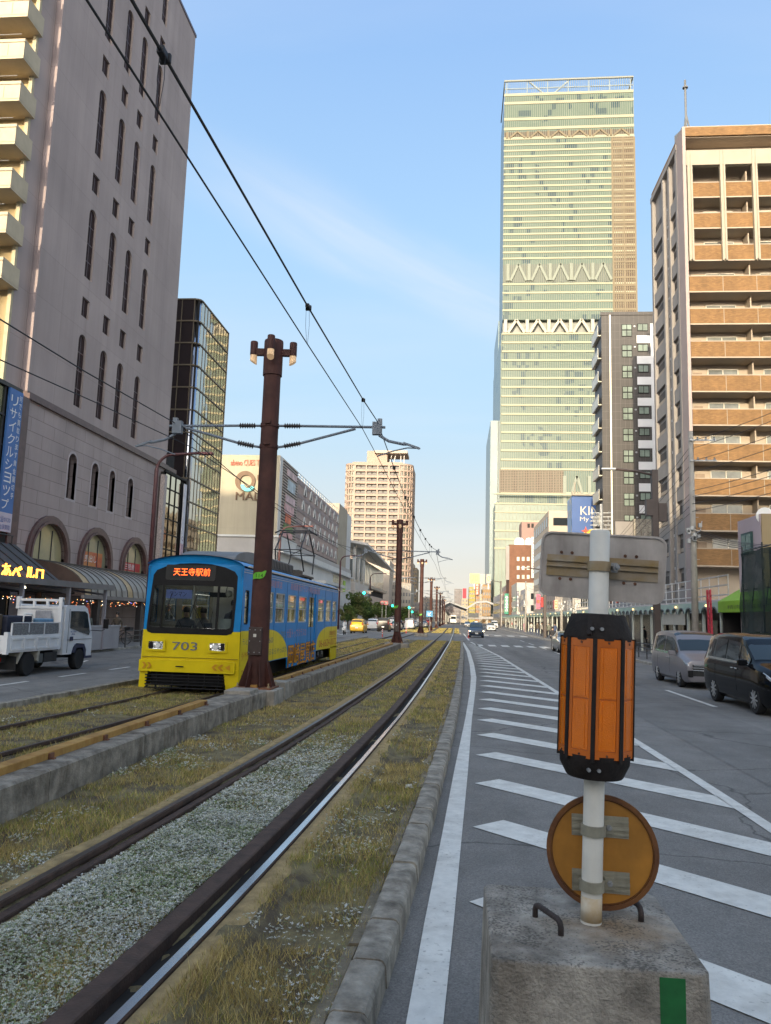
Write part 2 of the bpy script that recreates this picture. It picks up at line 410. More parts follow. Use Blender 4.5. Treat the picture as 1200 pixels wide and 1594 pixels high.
# painted markings
m = MB(); ZP = .008
def strip(pl, pr):
    for i in range(len(pl)-1): m.poly([(*pl[i],ZP),(*pr[i],ZP),(*pr[i+1],ZP),(*pl[i+1],ZP)])
Lp = [at_z(*p) for p in ((600,1800),(632,1594),(660,1440),(688,1300),(707,1200),(724,1120),(731.5,1075),(733,1055),(731,1035),(726,1014),(719,1000))]
Rp = [at_z(*p) for p in ((664,1800),(690,1594),(706,1440),(719,1300),(728.5,1200),(734.5,1120),(740,1075),(741.5,1055),(738,1035),(731.5,1014),(722,1000))]
strip([(p.x,p.y) for p in Lp], [(p.x,p.y) for p in Rp])
ro = [(3.42,-2),(3.42,9),(3.40,11.4),(3.32,15.2),(3.11,24.1),(2.62,46),(1.45,72)]
strip([(a-.16,b) for a, b in ro], ro)
lx = lambda y: float(np.interp(y, [p.y for p in Rp], [p.x for p in Rp]))
rx = lambda y: float(np.interp(y, [b for a, b in ro], [a-.16 for a, b in ro]))
y = 1.9
while y < 66:
    # a 45 degree bar: lower edge through (x0, y)
    x0 = lx(y)+.10; h = .66
    a = (x0, y); b = (x0+h/2, y+h/2)
    # far end on the right line
    t = 0
    while x0+t < rx(y-t)-.0 and t < 9: t += .02
    t2 = 0
    while b[0]+t2 < rx(b[1]-t2)-.0 and t2 < 9: t2 += .02
    if t > .15 and t2 > .1: m.poly([(*a,ZP),(x0+t,y-t*.97,ZP),(b[0]+t2,b[1]-t2*.97,ZP),(*b,ZP)])
    y += 2.12
def dash(x, y0, y1, w=.14, x2=None): m.poly([(x-w/2,y0,ZP),(x+w/2,y0,ZP),((x2 or x)+w/2,y1,ZP),((x2 or x)-w/2,y1,ZP)])
for k in range(-1, 7): dash(6.8, 21.4+k*9.6, 26.2+k*9.6)
for k in range(10): dash(4.3-.1*k, 104+k*9, 109+k*9)
a = at_z(0,1067); b = at_z(52,1060); c = at_z(108,1053); d = at_z(155,1047); e = at_z(197,1039)
sl = (e.x-a.x)/(e.y-a.y)
for k in range(9):
    yy = a.y-.3+(c.y-a.y)*k; dash(a.x+sl*(yy-a.y), yy, yy+(b.y-a.y)*1.05, x2=a.x+sl*(yy+b.y-a.y-a.y))
a = at_z(127,1031); b = at_z(158,1029)
for k in range(6): dash(a.x, a.y+k*8, a.y+k*8+(b.y-a.y), .12, a.x-.3)
for k in range(9): m.poly([(1.6+k*1.05,62.5,ZP),(2.2+k*1.05,62.5,ZP),(2.2+k*1.05,66,ZP),(1.6+k*1.05,66,ZP)])
for k in range(9): m.poly([(-16.6+k*.95,84,ZP),(-16.1+k*.95,84,ZP),(-16.1+k*.95,89,ZP),(-16.6+k*.95,89,ZP)])
for k in range(16): m.poly([(-17+k*1.7,102.5,ZP),(-16.1+k*1.7,102.5,ZP),(-16.1+k*1.7,107,ZP),(-17+k*1.7,107,ZP)])
m.poly([(2.0,110,ZP),(9.6,110,ZP),(9.6,111,ZP),(2.0,111,ZP)]); m.poly([(-16.8,76,ZP),(-9.2,76,ZP),(-9.2,76.6,ZP),(-16.8,76.6,ZP)])
for y0 in (71.5, 80, 98): m.poly([(-3.2,y0,ZP),(-2.2,y0,ZP),(-2.2,y0+1.6,ZP),(-3.2,y0+1.6,ZP)]); m.poly([(-1.5,y0,ZP),(-.7,y0,ZP),(-.7,y0+1.6,ZP),(-1.5,y0+1.6,ZP)])
dash(1.3, 78, 112, .18, 1.1)
tag(m.build('road_markings', white_paint), kind='structure')
# pavements left and right
pave = tile_mat('paving', (.24,.225,.21), (.13,.12,.11), 'xy', .3, .3, .85, .012, .14, 0, .3, noise=.2)
m = MB(); m.box(10.2,20,0,60,420,.13); m.box(-60,-30,0,-17.4,420,.13); m.box(12.6,-30,0,60,20,.13)
tag(m.build('pavement', pave), kind='structure')
def stone_kerb(name, xf, y0, y1, prof, L=.6, mt=concrete, jig=.006):
    m = MB(); y = y0; n = len(prof)
    while y < y1:
        e = min(y+L-.018, y1); j = random.uniform(-jig, jig); dz = random.uniform(-jig, jig)
        a = [(float(xf(y))+p+j, y, q+(dz if q > .02 else 0)) for p, q in prof]; b = [(float(xf(e))+p+j+random.uniform(-jig,jig)*.5, e, q+(dz if q > .02 else 0)) for p, q in prof]
        m.faces(a+b, [(i, (i+1) % n, n+(i+1) % n, n+i) for i in range(n)]+[tuple(range(n-1,-1,-1)), tuple(range(n, 2*n))])
        y += L; L = L if y < 45 else 2.0
    return tag(m.build(name, mt), kind='structure')
KP = [(0,-.01),(-.012,.125),(-.03,.148),(-.05,.155),(-.185,.157),(-.205,.145),(-.205,-.01)]
stone_kerb('kerb', kerbX, .5, 72, KP, mt=old_concrete)
stone_kerb('kerb', kerbX, 106, 170, KP, 2.0, mt=old_concrete)
stone_kerb('kerb_backing', kerbX, .5, 40, [(-.215,-.01),(-.215,.10),(-.225,.108),(-.29,.105),(-.30,.09),(-.30,-.01)], .9, mt=mat('stained_concrete', (.19,.16,.11), .95, .35, 4, .5, bscale=50, dirt=.6), jig=.015)
stone_kerb('kerb', lambda y: cen2(y)-2.35, .5, 74, [(0,-.01),(0,.19),(-.02,.20),(-.16,.20),(-.18,.18),(-.18,-.01)], mt=old_concrete)
stone_kerb('kerb', lambda y: np.interp(y,[0,400],[10.2,10.2]), 20, 240, [(.02,.0),(.02,.134),(-.10,.134),(-.13,.11),(-.14,0)], mt=concrete)
stone_kerb('kerb', lambda y: np.interp(y,[0,400],[-17.4,-17.4]), 5, 240, [(-.02,.0),(-.02,.134),(.10,.134),(.13,.11),(.14,0)], mt=concrete)
# --- track bed (soil under the grass)
def vnoise(x, y, s, seed=0):
    x = np.asarray(x)*s; y = np.asarray(y)*s
    xi = np.floor(x).astype(int); yi = np.floor(y).astype(int); fx = x-xi; fy = y-yi
    fx = fx*fx*(3-2*fx); fy = fy*fy*(3-2*fy)
    def h(a, b):
        n = (a*374761393 + b*668265263 + seed*974711) & 0x7fffffff
        n = ((n ^ (n >> 13))*1274126177) & 0x7fffffff
        return ((n ^ (n >> 16)) & 0xffff)/65535.0
    return (h(xi,yi)*(1-fx)+h(xi+1,yi)*fx)*(1-fy)+(h(xi,yi+1)*(1-fx)+h(xi+1,yi+1)*fx)*fy
def bedz(x, y):
    z = .085+.03*(vnoise(x, y, 2.2)-.5)+.02*(vnoise(x, y, 7, 3)-.5)
    l = railL(y); r = railR(y)
    z = z+np.where((x > r+.06) & (x < r+.3), .045, 0)
    z = z-np.where((x > r-.25) & (x < r-.03), .06, 0)-np.where((x > l+.03) & (x < l+.26), .035, 0)
    return z
soil = mat('bed_soil', (.075,.055,.032), .95, .3, 3, .8, bscale=45, col2=(.20,.165,.08), detail=9, lo=.38, hi=.6)
for y0, y1, st in ((1.2, 14, .07), (14, 70, .25), (106, 170, 1.0)):
    ys = np.arange(y0, y1+st, st) if y0 < 14 else np.array(yrange(y0, y1, st))
    nx = 130 if y0 < 14 else 60
    xl = cen2(ys)-2.3; xr = kerbX(ys)-.19; T = np.linspace(0, 1, nx)
    X = xl[:,None]+(xr-xl)[:,None]*T[None,:]; Yg = np.repeat(ys[:,None], nx, 1); Z = bedz(X, Yg)
    V = np.stack([X, Yg, Z], -1).reshape(-1, 3); ny = len(ys)
    idx = np.arange(ny*nx).reshape(ny, nx)
    Fq = np.stack([idx[:-1,:-1], idx[:-1,1:], idx[1:,1:], idx[1:,:-1]], -1).reshape(-1, 4)
    me = bpy.data.meshes.new('track_bed'); me.from_pydata(V.tolist(), [], Fq.tolist()); me.materials.append(soil)
    me.polygons.foreach_set('use_smooth', [True]*len(Fq))
    o = bpy.data.objects.new('track_bed', me); C.objects.link(o); tag(o, kind='structure')
# sand shoulder outside the right rail, level with its head
m = MB(); sweep(m, [(.05,.05),(.05,.140),(.12,.145),(.20,.135),(.27,.09)], railR, yrange(1.2, 69), closed=False)
tag(m.build('sand_shoulder', mat('sand', (.36,.26,.12), .95, .25, 9, .7, bscale=160, detail=8), smooth=True), kind='structure')
m = MB(); sweep(m, [(-.30,.08),(-.16,.135),(-.05,.138),(-.05,.05)], railL, yrange(1.2, 69), closed=False)
tag(m.build('sand_shoulder', MATS['sand'], smooth=True), kind='structure')
# level crossing deck
m = MB(); m.box(-12,72,0,.9,106,.05)
tag(m.build('crossing_deck', asphalt), kind='structure')
# --- rails
polished = mat('polished_rail', (.52,.55,.60), .22, .08, 2, metal=1)
dark_rail = mat('worn_rail', (.10,.085,.075), .38, .25, 3, metal=.7)
rail_rust = mat('rail_rust', (.062,.037,.027), .85, .3, 7, .25, bscale=60)
HP = [(-.035,.105),(-.035,.140),(-.028,.152),(.028,.152),(.035,.140),(.035,.105),(.010,.09),(.010,.0),(-.010,.0),(-.010,.09)]
HM = [0,0,1,0,0,0,0,0,0,0]
def rail(xf, label, top, guard=None, y1=170):
    t = wthing('tram_rail', label, 'rail', (float(xf(10)), 10, 0), 'tram rails')
    m = MB(); sweep(m, HP, xf, yrange(1.2, y1, .3), mids=HM); m.build('running_rail', [rail_rust, top], t)
    if guard:
        g = MB(); sweep(g, guard, xf, yrange(1.2, 70, .3)); g.build('guard_bar', rail_rust, t)
    return t
rail(railR, 'near rail with a bright polished head beside the sand strip', polished, [(-.35,.0),(-.35,.118),(-.335,.124),(-.215,.124),(-.205,.115),(-.205,.0)])
rail(railL, 'dark worn rail between the white ground cover and the grassy strip below the median wall', dark_rail, [(.045,.0),(.045,.085),(.055,.092),(.115,.085),(.12,.075),(.12,.0)])
rail(lambda y: cen2(y)+.72, 'rusty rail running under the right wheels of the tram', dark_rail)
rail(lambda y: cen2(y)-.72, 'rusty rail running under the left wheels of the tram', dark_rail)
m = MB(); sweep(m, [(-.215,.02),(-.215,.035),(-.03,.035),(-.03,.02)], railR, yrange(1.2, 70, .3)); tag(m.build('groove_shade_strip', mat('groove_shade_black', (.012,.01,.009), .95, .3, 9)), kind='structure')  # near-black strip painted in for the shade of the flangeway gap
# --- median platform with its rusty yellow cable cover
m = MB()
for a, b in ((1.2, 3.2), (3.2, 5.6), (5.6, 8.0), (8.0, 10.5), (10.5, 13), (13, 16), (16, 19), (19, 22), (22, 26), (26, 30), (30, 36), (36, 43), (43, 50), (50, 58)):
    sweep(m, [(0,.0),(0,.40),(-.03,.425),(-.56,.425),(-.58,.40),(-.58,0)], medR, [a, (a+b)/2, b-.012])
mp = m.build('median_platform', mat('platform_concrete', (.235,.208,.17), .92, .38, 5, .6, bscale=40, dirt=.95, dscale=.45)); tag(mp, kind='structure')
yellow_rust = mat('yellow_rust', (.33,.165,.035), .8, .25, 5, .3, bscale=30, col2=(.42,.25,.07), dirt=.7)
for (a, b), lab in (((1.2, 14.0), 'rusty yellow cable cover on the median in front of the nearest brown pole'), ((17.2, 48.0), 'rusty yellow cable cover on the median beside the tram, behind the nearest brown pole')):
    t = wthing('cable_cover', lab, 'cable cover', (float(medR(a))-.36, a, .42))
    m = MB(); sweep(m, [(-.44,.42),(-.44,.50),(-.43,.507),(-.29,.507),(-.28,.50),(-.28,.42)], medR, yrange(a, b, .5)); m.build('cover_plate', yellow_rust, t)
    m = MB(); y = a+.5
    while y < min(b, 30):
        x = float(medR(y)); m.box(x-.28, y, .42, x-.255, y+.09, .49); m.box(x-.255, y+.02, .42, x-.22, y+.07, .44); y += 1.35
    m.build('fixing_clip', rust, t)
# --- grass: dry blades, and the pale small-leaved ground cover
def blades(n, x, y, z, h, wdt, seed, k=3):
    r = np.random.default_rng(seed)
    a = r.uniform(0, 2*PI, n); lean = r.uniform(.1, 1.0, n)*h; la = r.uniform(0, 2*PI, n)
    bx = np.cos(a)*wdt/2; by = np.sin(a)*wdt/2
    V = np.empty((n, 3, 3), np.float32)
    V[:,0] = np.stack([x-bx, y-by, z], -1); V[:,1] = np.stack([x+bx, y+by, z], -1)
    V[:,2] = np.stack([x+np.cos(la)*lean, y+np.sin(la)*lean, z+h], -1)
    return V.reshape(-1, 3), np.arange(n*3).reshape(n, 3)
def np_mesh(name, V, F, mats, mi=None, kind='stuff'):
    me = bpy.data.meshes.new(name); nf, k = F.shape
    me.vertices.add(len(V)); me.vertices.foreach_set('co', V.astype(np.float32).ravel())
    me.loops.add(nf*k); me.loops.foreach_set('vertex_index', F.astype(np.int32).ravel())
    me.polygons.add(nf); me.polygons.foreach_set('loop_start', np.arange(0, nf*k, k, dtype=np.int32)); me.polygons.foreach_set('loop_total', np.full(nf, k, np.int32))
    for mm in mats: me.materials.append(mm)
    if mi is not None: me.polygons.foreach_set('material_index', mi.astype(np.int32))
    me.update(calc_edges=True); o = bpy.data.objects.new(name, me); C.objects.link(o)
    if kind: o['kind'] = kind
    return o
def ok_zone(x, y):
    l = railL(y); r = railR(y); c2 = cen2(y); mr_ = medR(y)
    ok = np.ones(len(x), bool)
    ok &= ~((x > r-.36) & (x < r+.13)); ok &= ~((x > l-.07) & (x < l+.20))
    ok &= ~((x > c2+.66) & (x < c2+.78)); ok &= ~((x > c2-.78) & (x < c2-.66))
    ok &= ~((x > mr_-.6) & (x < mr_+.07)); ok &= (x < kerbX(y)-.22) & (x > c2-2.33)
    return ok
def bare(x, y): return vnoise(x, y, 1.6, 11)*.6+vnoise(x, y, 4.5, 5)*.4
def cover_zone(x, y):
    """0..1: how much the pale ground cover grows here"""
    l = railL(y); r = railR(y)
    mid = (x > l) & (x < r)
    w_ = vnoise(x, y, .9, 21)*.55+vnoise(x, y, 2.7, 22)*.45
    fade = np.clip((13.5-y)/5, 0, 1)
    v = np.where(mid, (.30+w_*1.2)*fade+np.clip(w_-.75,0,1)*2, np.clip(w_-.60, 0, 1)*np.where(x > r, .55, 1.9)*np.clip((17-y)/6, 0, 1))
    return v
def region(y0, y1, n, seed, xl=None):
    r = np.random.default_rng(seed); y = y0+(y1-y0)*r.random(n)
    a = cen2(y)-2.3 if xl is None else np.full(n, xl); b = kerbX(y)-.2
    x = a+(b-a)*r.random(n); k = ok_zone(x, y); return x[k], y[k]
GC = [mat('grass_straw', (.52,.41,.17), .9, .3, 2.5, spec=.2), mat('grass_olive', (.25,.26,.06), .9, .3, 2.5, spec=.2), mat('grass_dry', (.40,.32,.12), .9, .3, 2, spec=.2), mat('grass_dead', (.24,.16,.07), .9, .3, 2, spec=.2)]
VV, FF, MI, nb = [], [], [], 0
for y0, y1, n, hs, ws, sd, xl in ((2.6, 6.5, 120000, .036, .0042, 1, -4.0), (6.5, 11, 110000, .040, .006, 2, -8), (11, 20, 90000, .04, .009, 3, None), (20, 40, 70000, .045, .016, 4, None), (40, 70, 50000, .05, .03, 5, None), (106, 160, 20000, .06, .06, 6, None)):
    x, y = region(y0, y1, n, sd, xl)
    r = np.random.default_rng(sd+50)
    d = bare(x, y); cz = cover_zone(x, y)
    keep = (r.random(len(x)) < np.clip((d-.22)*2.6, .10, 1)) & (r.random(len(x)) > cz*.75); x, y, d = x[keep], y[keep], d[keep]
    n = len(x); h = hs*r.uniform(.4, 1.7, n)*(.6+d); V, F = blades(n, x, y, bedz(x, y)-.004, h, ws*r.uniform(.6, 1.5, n), sd)
    pz = vnoise(x, y, 1.1, 33); q = r.random(n)
    mi = np.where(q < .30-.25*(pz-.5), 0, np.where(q < .30+.5*pz, 1, np.where(q < .85, 2, 3)))
    VV.append(V); FF.append(F+nb); MI.append(mi); nb += len(V)
np_mesh('grass', np.concatenate(VV), np.concatenate(FF), GC, np.concatenate(MI))
# ground cover: rosettes of little leaves
LC = [mat('leaf_pale', (.50,.50,.41), .85, .2, 6, spec=.3), mat('leaf_grey', (.42,.43,.33), .85, .25, 6, spec=.3), mat('leaf_green', (.19,.24,.10), .85, .25, 6, spec=.3), mat('leaf_flower', (.62,.62,.58), .8, .12, 6, spec=.3)]
def rosettes(x, y, z, s, seed, leaves=5):
    r = np.random.default_rng(seed); n = len(x); z_up = r.random(n)**1.5*.05
    V = np.empty((n, leaves, 4, 3), np.float32); a0 = r.uniform(0, 2*PI, n)
    for k in range(leaves):
        a = a0+2*PI*k/leaves+r.uniform(-.35, .35, n); L = s*r.uniform(.6, 1.2, n); ww = L*.25; up = L*r.uniform(.05, .9, n); zb = z+z_up
        ca, sa = np.cos(a), np.sin(a)
        V[:,k,0] = np.stack([x, y, zb], -1)
        V[:,k,1] = np.stack([x+ca*L*.55-sa*ww, y+sa*L*.55+ca*ww, zb+up*.7], -1)
        V[:,k,2] = np.stack([x+ca*L, y+sa*L, zb+up], -1)
        V[:,k,3] = np.stack([x+ca*L*.55+sa*ww, y+sa*L*.55-ca*ww, zb+up*.7], -1)
    return V.reshape(-1, 3), np.arange(n*leaves*4).reshape(-1, 4)
VV, FF, MI, nb = [], [], [], 0
for y0, y1, n, s, sd, xl in ((2.6, 5.2, 78000, .0125, 1, -4.0), (5.2, 8, 80000, .016, 2, -4.2), (8, 14, 62000, .024, 3, -4.2), (11, 19, 7000, .04, 4, None)):
    x, y = region(y0, y1, n, sd+100, xl); r = np.random.default_rng(sd+70); cz = cover_zone(x, y)
    k = r.random(len(x)) < cz*.85; x, y, cz = x[k], y[k], cz[k]
    V, F = rosettes(x, y, bedz(x, y)+.004, s, sd+7)
    q = np.repeat(r.random(len(x)), 5); pz = np.repeat(vnoise(x, y, 2.2, 44), 5)
    mi = np.where(q < .34, 0, np.where(q < .62, 1, np.where(q < .62+.34*pz*1.3, 2, 3)))
    VV.append(V); FF.append(F+nb); MI.append(mi); nb += len(V)
np_mesh('ground_cover', np.concatenate(VV), np.concatenate(FF), LC, np.concatenate(MI))
# crumpled paper by the kerb
m = MB(); c = at_z(637, 1224, .12)
for k in range(9):
    p = [Vector((random.uniform(-.05,.05), random.uniform(-.04,.04), random.uniform(0,.05))) for _ in range(4)]
    m.poly([(c.x+q.x, c.y+q.y, .1+q.z) for q in p])
tag(m.build('crumpled_paper', white_gloss), 'crumpled white paper lying in the grass beside the kerb', 'litter')
# ------------------------------------------------------------------ foreground sign post in its concrete block
PY = 3.6
P0 = at_y(920, 1432, PY); P1 = at_y(934, 826, PY)
AX = (P1-P0).normalized(); UX = Vector((1,0,0)); UX = (UX-AX*UX.dot(AX)).normalized(); UY = AX.cross(UX)
def LM(u, y, h): return P0+UX*u+UY*y+AX*h          # post frame: u right, y away, h up
def leaned(mb):
    mb.v = [tuple(LM(*v)) for v in mb.v]; return mb
hz = lambda px, py: (at_y(px, py, PY)-P0).dot(AX)
post = wthing('sign_post', 'white post with amber drum and two sign backs, set in a concrete block', 'sign post', (P0.x, PY, 0))
blockm = mat('block_concrete', (.34,.31,.265), .95, .35, 8, .9, bscale=80, detail=9, dirt=.75, dscale=.3)
# rust stain round the post foot
nt = blockm.node_tree; N, L = nt.nodes, nt.links; p = N['Principled BSDF']; src = p.inputs['Base Color'].links[0].from_socket
ge = N.new('ShaderNodeNewGeometry'); vd = N.new('ShaderNodeVectorMath'); vd.operation = 'DISTANCE'; vd.inputs[1].default_value = (P0.x+.10, PY-.05, .82)
L.new(ge.outputs['Position'], vd.inputs[0]); ns = N.new('ShaderNodeTexNoise'); ns.inputs['Scale'].default_value = 9; ns.inputs['Detail'].default_value = 7; L.new(ge.outputs['Position'], ns.inputs['Vector'])
ad = N.new('ShaderNodeMath'); ad.operation = 'MULTIPLY_ADD'; ad.inputs[1].default_value = .45; L.new(ns.outputs['Fac'], ad.inputs[0]); L.new(vd.outputs['Value'], ad.inputs[2])
mr = N.new('ShaderNodeMapRange'); mr.inputs[1].default_value = .52; mr.inputs[2].default_value = .26; mr.inputs[3].default_value = 0; mr.inputs[4].default_value = .62; L.new(ad.outputs[0], mr.inputs[0])
mx = N.new('ShaderNodeMix'); mx.data_type = 'RGBA'; mx.inputs[7].default_value = (.30,.19,.09,1); L.new(mr.outputs[0], mx.inputs[0]); L.new(src, mx.inputs[6])
# black lichen speckle
n2 = N.new('ShaderNodeTexNoise'); n2.inputs['Scale'].default_value = 85; n2.inputs['Detail'].default_value = 6; L.new(ge.outputs['Position'], n2.inputs['Vector'])
n3 = N.new('ShaderNodeTexNoise'); n3.inputs['Scale'].default_value = 5; L.new(ge.outputs['Position'], n3.inputs['Vector'])
mm = N.new('ShaderNodeMath'); mm.operation = 'MULTIPLY_ADD'; mm.inputs[1].default_value = .55; L.new(n3.outputs['Fac'], mm.inputs[0]); L.new(n2.outputs['Fac'], mm.inputs[2])
m2 = N.new('ShaderNodeMapRange'); m2.inputs[1].default_value = .80; m2.inputs[2].default_value = .92; m2.inputs[4].default_value = .8; L.new(mm.outputs[0], m2.inputs[0])
sz_ = N.new('ShaderNodeSeparateXYZ'); L.new(ge.outputs['Normal'], sz_.inputs[0]); up_ = N.new('ShaderNodeMapRange'); up_.inputs[1].default_value = .2; up_.inputs[2].default_value = .8; up_.inputs[3].default_value = .12; up_.inputs[4].default_value = .85; L.new(sz_.outputs[2], up_.inputs[0]); mu_ = N.new('ShaderNodeMath'); mu_.operation = 'MULTIPLY'; L.new(m2.outputs[0], mu_.inputs[0]); L.new(up_.outputs[0], mu_.inputs[1])
m3 = N.new('ShaderNodeMix'); m3.data_type = 'RGBA'; m3.inputs[7].default_value = (.05,.047,.042,1); L.new(mu_.outputs[0], m3.inputs[0]); L.new(mx.outputs[2], m3.inputs[6]); L.new(m3.outputs[2], p.inputs['Base Color'])
bx0, bx1, by0, by1, bz = .155, .965, 3.16, 4.02, .82
m = MB(); ch = .03
def octo(x0, y0, x1, y1, c): return [(x0+c,y0),(x1-c,y0),(x1,y0+c),(x1,y1-c),(x1-c,y1),(x0+c,y1),(x0,y1-c),(x0,y0+c)]
lo_, hi_ = octo(bx0-.025, by0-.02, bx1+.02, by1+.02, ch), octo(bx0, by0, bx1, by1, ch)
m.faces([(*q, 0) for q in lo_]+[(*q, bz) for q in hi_], [(i, (i+1) % 8, 8+(i+1) % 8, 8+i) for i in range(8)]+[tuple(range(7,-1,-1)), tuple(range(8,16))])
blk = m.build('base_block', blockm, post, bevel=.012, seg=3)
B('painted_stripe', mat('green_paint', (.008,.125,.03), .7, .2, 8, dirt=.3), blk, (.775,3.1555,.0,.868,3.16,.80))
def handle(pts):
    q = [Vector(a) for a in pts]; m = MB(); c = []
    for i, a in enumerate(q):
        if 0 < i < len(q)-1:
            c += [a+(q[i-1]-a).normalized()*.025, a+((q[i-1]-a).normalized()+(q[i+1]-a).normalized())*.008, a+(q[i+1]-a).normalized()*.025]
        else: c.append(a)
    m.tube(c, .0125, 10); m.build('lifting_handle', mat('black_rust', (.032,.022,.02), .7, .4, 20, .3), blk, smooth=True)
h1, h2 = at_z(833, 1427, bz), at_z(873, 1456, bz)
handle([(h1.x,h1.y,bz-.01),(h1.x,h1.y,bz+.055),(h2.x,h2.y,bz+.055),(h2.x,h2.y,bz-.01)])
h1, h2 = at_z(998, 1434, bz), at_z(955, 1404, bz)
handle([(h1.x,h1.y,bz-.01),(h1.x,h1.y,bz+.06),(h2.x,h2.y,bz+.06),(h2.x,h2.y,bz-.01)])
HT = (P1-P0).length
cream = mat('cream_paint', (.66,.64,.58), .5, .06, 7, dirt=.25)
m = MB(); m.lathe([(.0445,-.02),(.0445,HT-.005),(.040,HT)], n=24); pst = leaned(m).build('post', cream, post, smooth=True); smooth_by_angle(pst, 50)
m = MB(); m.lathe([(.0452,-.0),(.0452,.10)], n=24); leaned(m).build('rust_collar', mat('rusty_cream', (.48,.33,.16), .7, .4, 9, col2=(.62,.56,.45), dirt=.3), post, smooth=True)
# amber drum
amber = mat('amber_reflector', (.70,.16,.002), .16, .10, 3, spec=.6)
amber2 = mat('amber_rim', (.55,.13,.012), .3, .1, 4)
nt = amber.node_tree; N, L = nt.nodes, nt.links; tc = N.new('ShaderNodeTexCoord'); vo = N.new('ShaderNodeTexVoronoi'); vo.inputs['Scale'].default_value = 240; L.new(tc.outputs['Object'], vo.inputs['Vector'])
bp = N.new('ShaderNodeBump'); bp.inputs['Strength'].default_value = .22; bp.inputs['Distance'].default_value = .004; L.new(vo.outputs['Distance'], bp.inputs['Height']); L.new(bp.outputs[0], amber.node_tree.nodes['Principled BSDF'].inputs['Normal'])
drumblk = mat('drum_black', (.020,.016,.015), .7, .35, 9, .25, bscale=60, spec=.25)
d0, d1 = hz(925, 1178), hz(930, 992)           # panel zone
e0, e1 = hz(924, 1212), hz(932, 957)           # overall
rd = .152; NS = 8; ph0 = R(-90+9)
def ngon(r, off=0): return [(r*math.cos(ph0+off+2*PI*k/NS), r*math.sin(ph0+off+2*PI*k/NS)) for k in range(NS)]
half = PI/NS
m = MB()
hs_ = [(e0+.012, .118), (e0+.018, .124), (d0-.018, .158), (d0+.022, .160), (d0+.022, .136), (d1-.012, .136), (d1-.012, .156), (d1+.004, .158), (e1-.02, .126), (e1, .118), (e1+.004, .06)]
base = len(m.v)
for h, r in hs_:
    for k in range(NS*4):
        a = ph0+half+2*PI*k/(NS*4)
        # rounded octagon
        rr = r*min(1.0, (math.cos(half)/max(.5, math.cos(((a-ph0) % (2*half))-half)))*1.02) if .14 < r else r
        m.v.append((rr*math.cos(a), rr*math.sin(a), h))
nn = NS*4
for i in range(len(hs_)-1):
    for k in range(nn): m.f.append((base+i*nn+k, base+i*nn+(k+1) % nn, base+(i+1)*nn+(k+1) % nn, base+(i+1)*nn+k)); m.m.append(0)
m.f.append(tuple(base+k for k in reversed(range(nn)))); m.m.append(0); e = base+(len(hs_)-1)*nn; m.f.append(tuple(e+k for k in range(nn))); m.m.append(0)
drum = leaned(m).build('reflector_drum', drumblk, post); smooth_by_angle(drum, 35)
for k in range(NS):
    a = ph0+2*PI*k/NS+.0; ca, sa = math.cos(a), math.sin(a); wd = 2*rd*math.tan(half)-.022
    def pl(u, v, d=0): return (ca*(rd*.955+d)-sa*u, sa*(rd*.955+d)+ca*u, v)
    m = MB(); ring(m, pl, rect(-wd/2, d0+.012, wd/2, d1-.006), rect(-wd/2+.013, d0+.045, wd/2-.013, d1-.04), -.012, .0045)
    m.prism(rect(-wd/2+.001, d0+.0125, wd/2-.001, d1-.0065), pl, -.012, .0)
    fr = leaned(m).build('reflector_frame', amber2, drum)
    m = MB(); mid = (d0+d1)/2
    for v0, v1 in ((d0+.047, mid-.004), (mid+.004, d1-.042)): m.prism(rect(-wd/2+.015, v0, wd/2-.015, v1), pl, .0, .003); m.prism(rect(-wd/2+.030, v0+.006, wd/2-.030, v1-.006), pl, .003, .0045)
    leaned(m).build('amber_reflector', amber, drum, bevel=.0008, seg=1)
    m = MB()
    for v in (d0+.028, d1-.022): m.prism([(.005*math.cos(t*PI/4), v+.005*math.sin(t*PI/4)) for t in range(8)], pl, .004, .008)
    leaned(m).build('screw', rust, drum)
    a2 = a+half; c2_, s2_ = math.cos(a2), math.sin(a2); rr = rd/math.cos(half)*.985
    m = MB(); m.v += []
    def pr(u, v, d=0): return (c2_*(rr*.955+d)-s2_*u, s2_*(rr*.955+d)+c2_*u, v)
    m.prism(rect(-.0085, d0-.0, .0085, d1+.0), pr, -.03, .009); leaned(m).build('rib', drumblk, drum, bevel=.003)
m = MB()
for h, o2 in ((hz(925,1190), .150), (hz(932,979), .148)):
    for u in (-.03, .012):
        m.lathe([(.008,-o2-.006),(.008,-o2+.02)], (u-.02, 0, h), 10, 'y')
leaned(m).build('bolt', grey_metal, drum)
# a raised seam down the cap
m = MB(); m.bar((-.050,-.100,e1-.006), (-.062,-.148,d1+.01), .02, .014); leaned(m).build('cap_seam', drumblk, drum, bevel=.003)
# rectangular sign back
c_ = [at_y(843,827,3.78), at_y(1037,838,3.62), at_y(1034,941,3.62), at_y(841,926,3.78)]
cc = sum(c_, Vector())/4; U = ((c_[1]-c_[0])+(c_[2]-c_[3]))/2; V = ((c_[0]-c_[3])+(c_[1]-c_[2]))/2; sw, sh = U.length, V.length; U.normalize(); V = (V-U*V.dot(U)).normalized(); NN = U.cross(V)
def plate(u, v, d=0): return cc+U*u+V*v+NN*d
def rrect(w_, h_, r, n=6):
    o = []
    for cx, cy, a0 in ((w_/2-r,h_/2-r,0),(-w_/2+r,h_/2-r,90),(-w_/2+r,-h_/2+r,180),(w_/2-r,-h_/2+r,270)):
        o += [(cx+r*math.cos(R(a0+90*i/n)), cy+r*math.sin(R(a0+90*i/n))) for i in range(n+1)]
    return o
signback = mat('sign_back', (.47,.43,.40), .5, .18, 5, .05, metal=.25, dirt=.85)
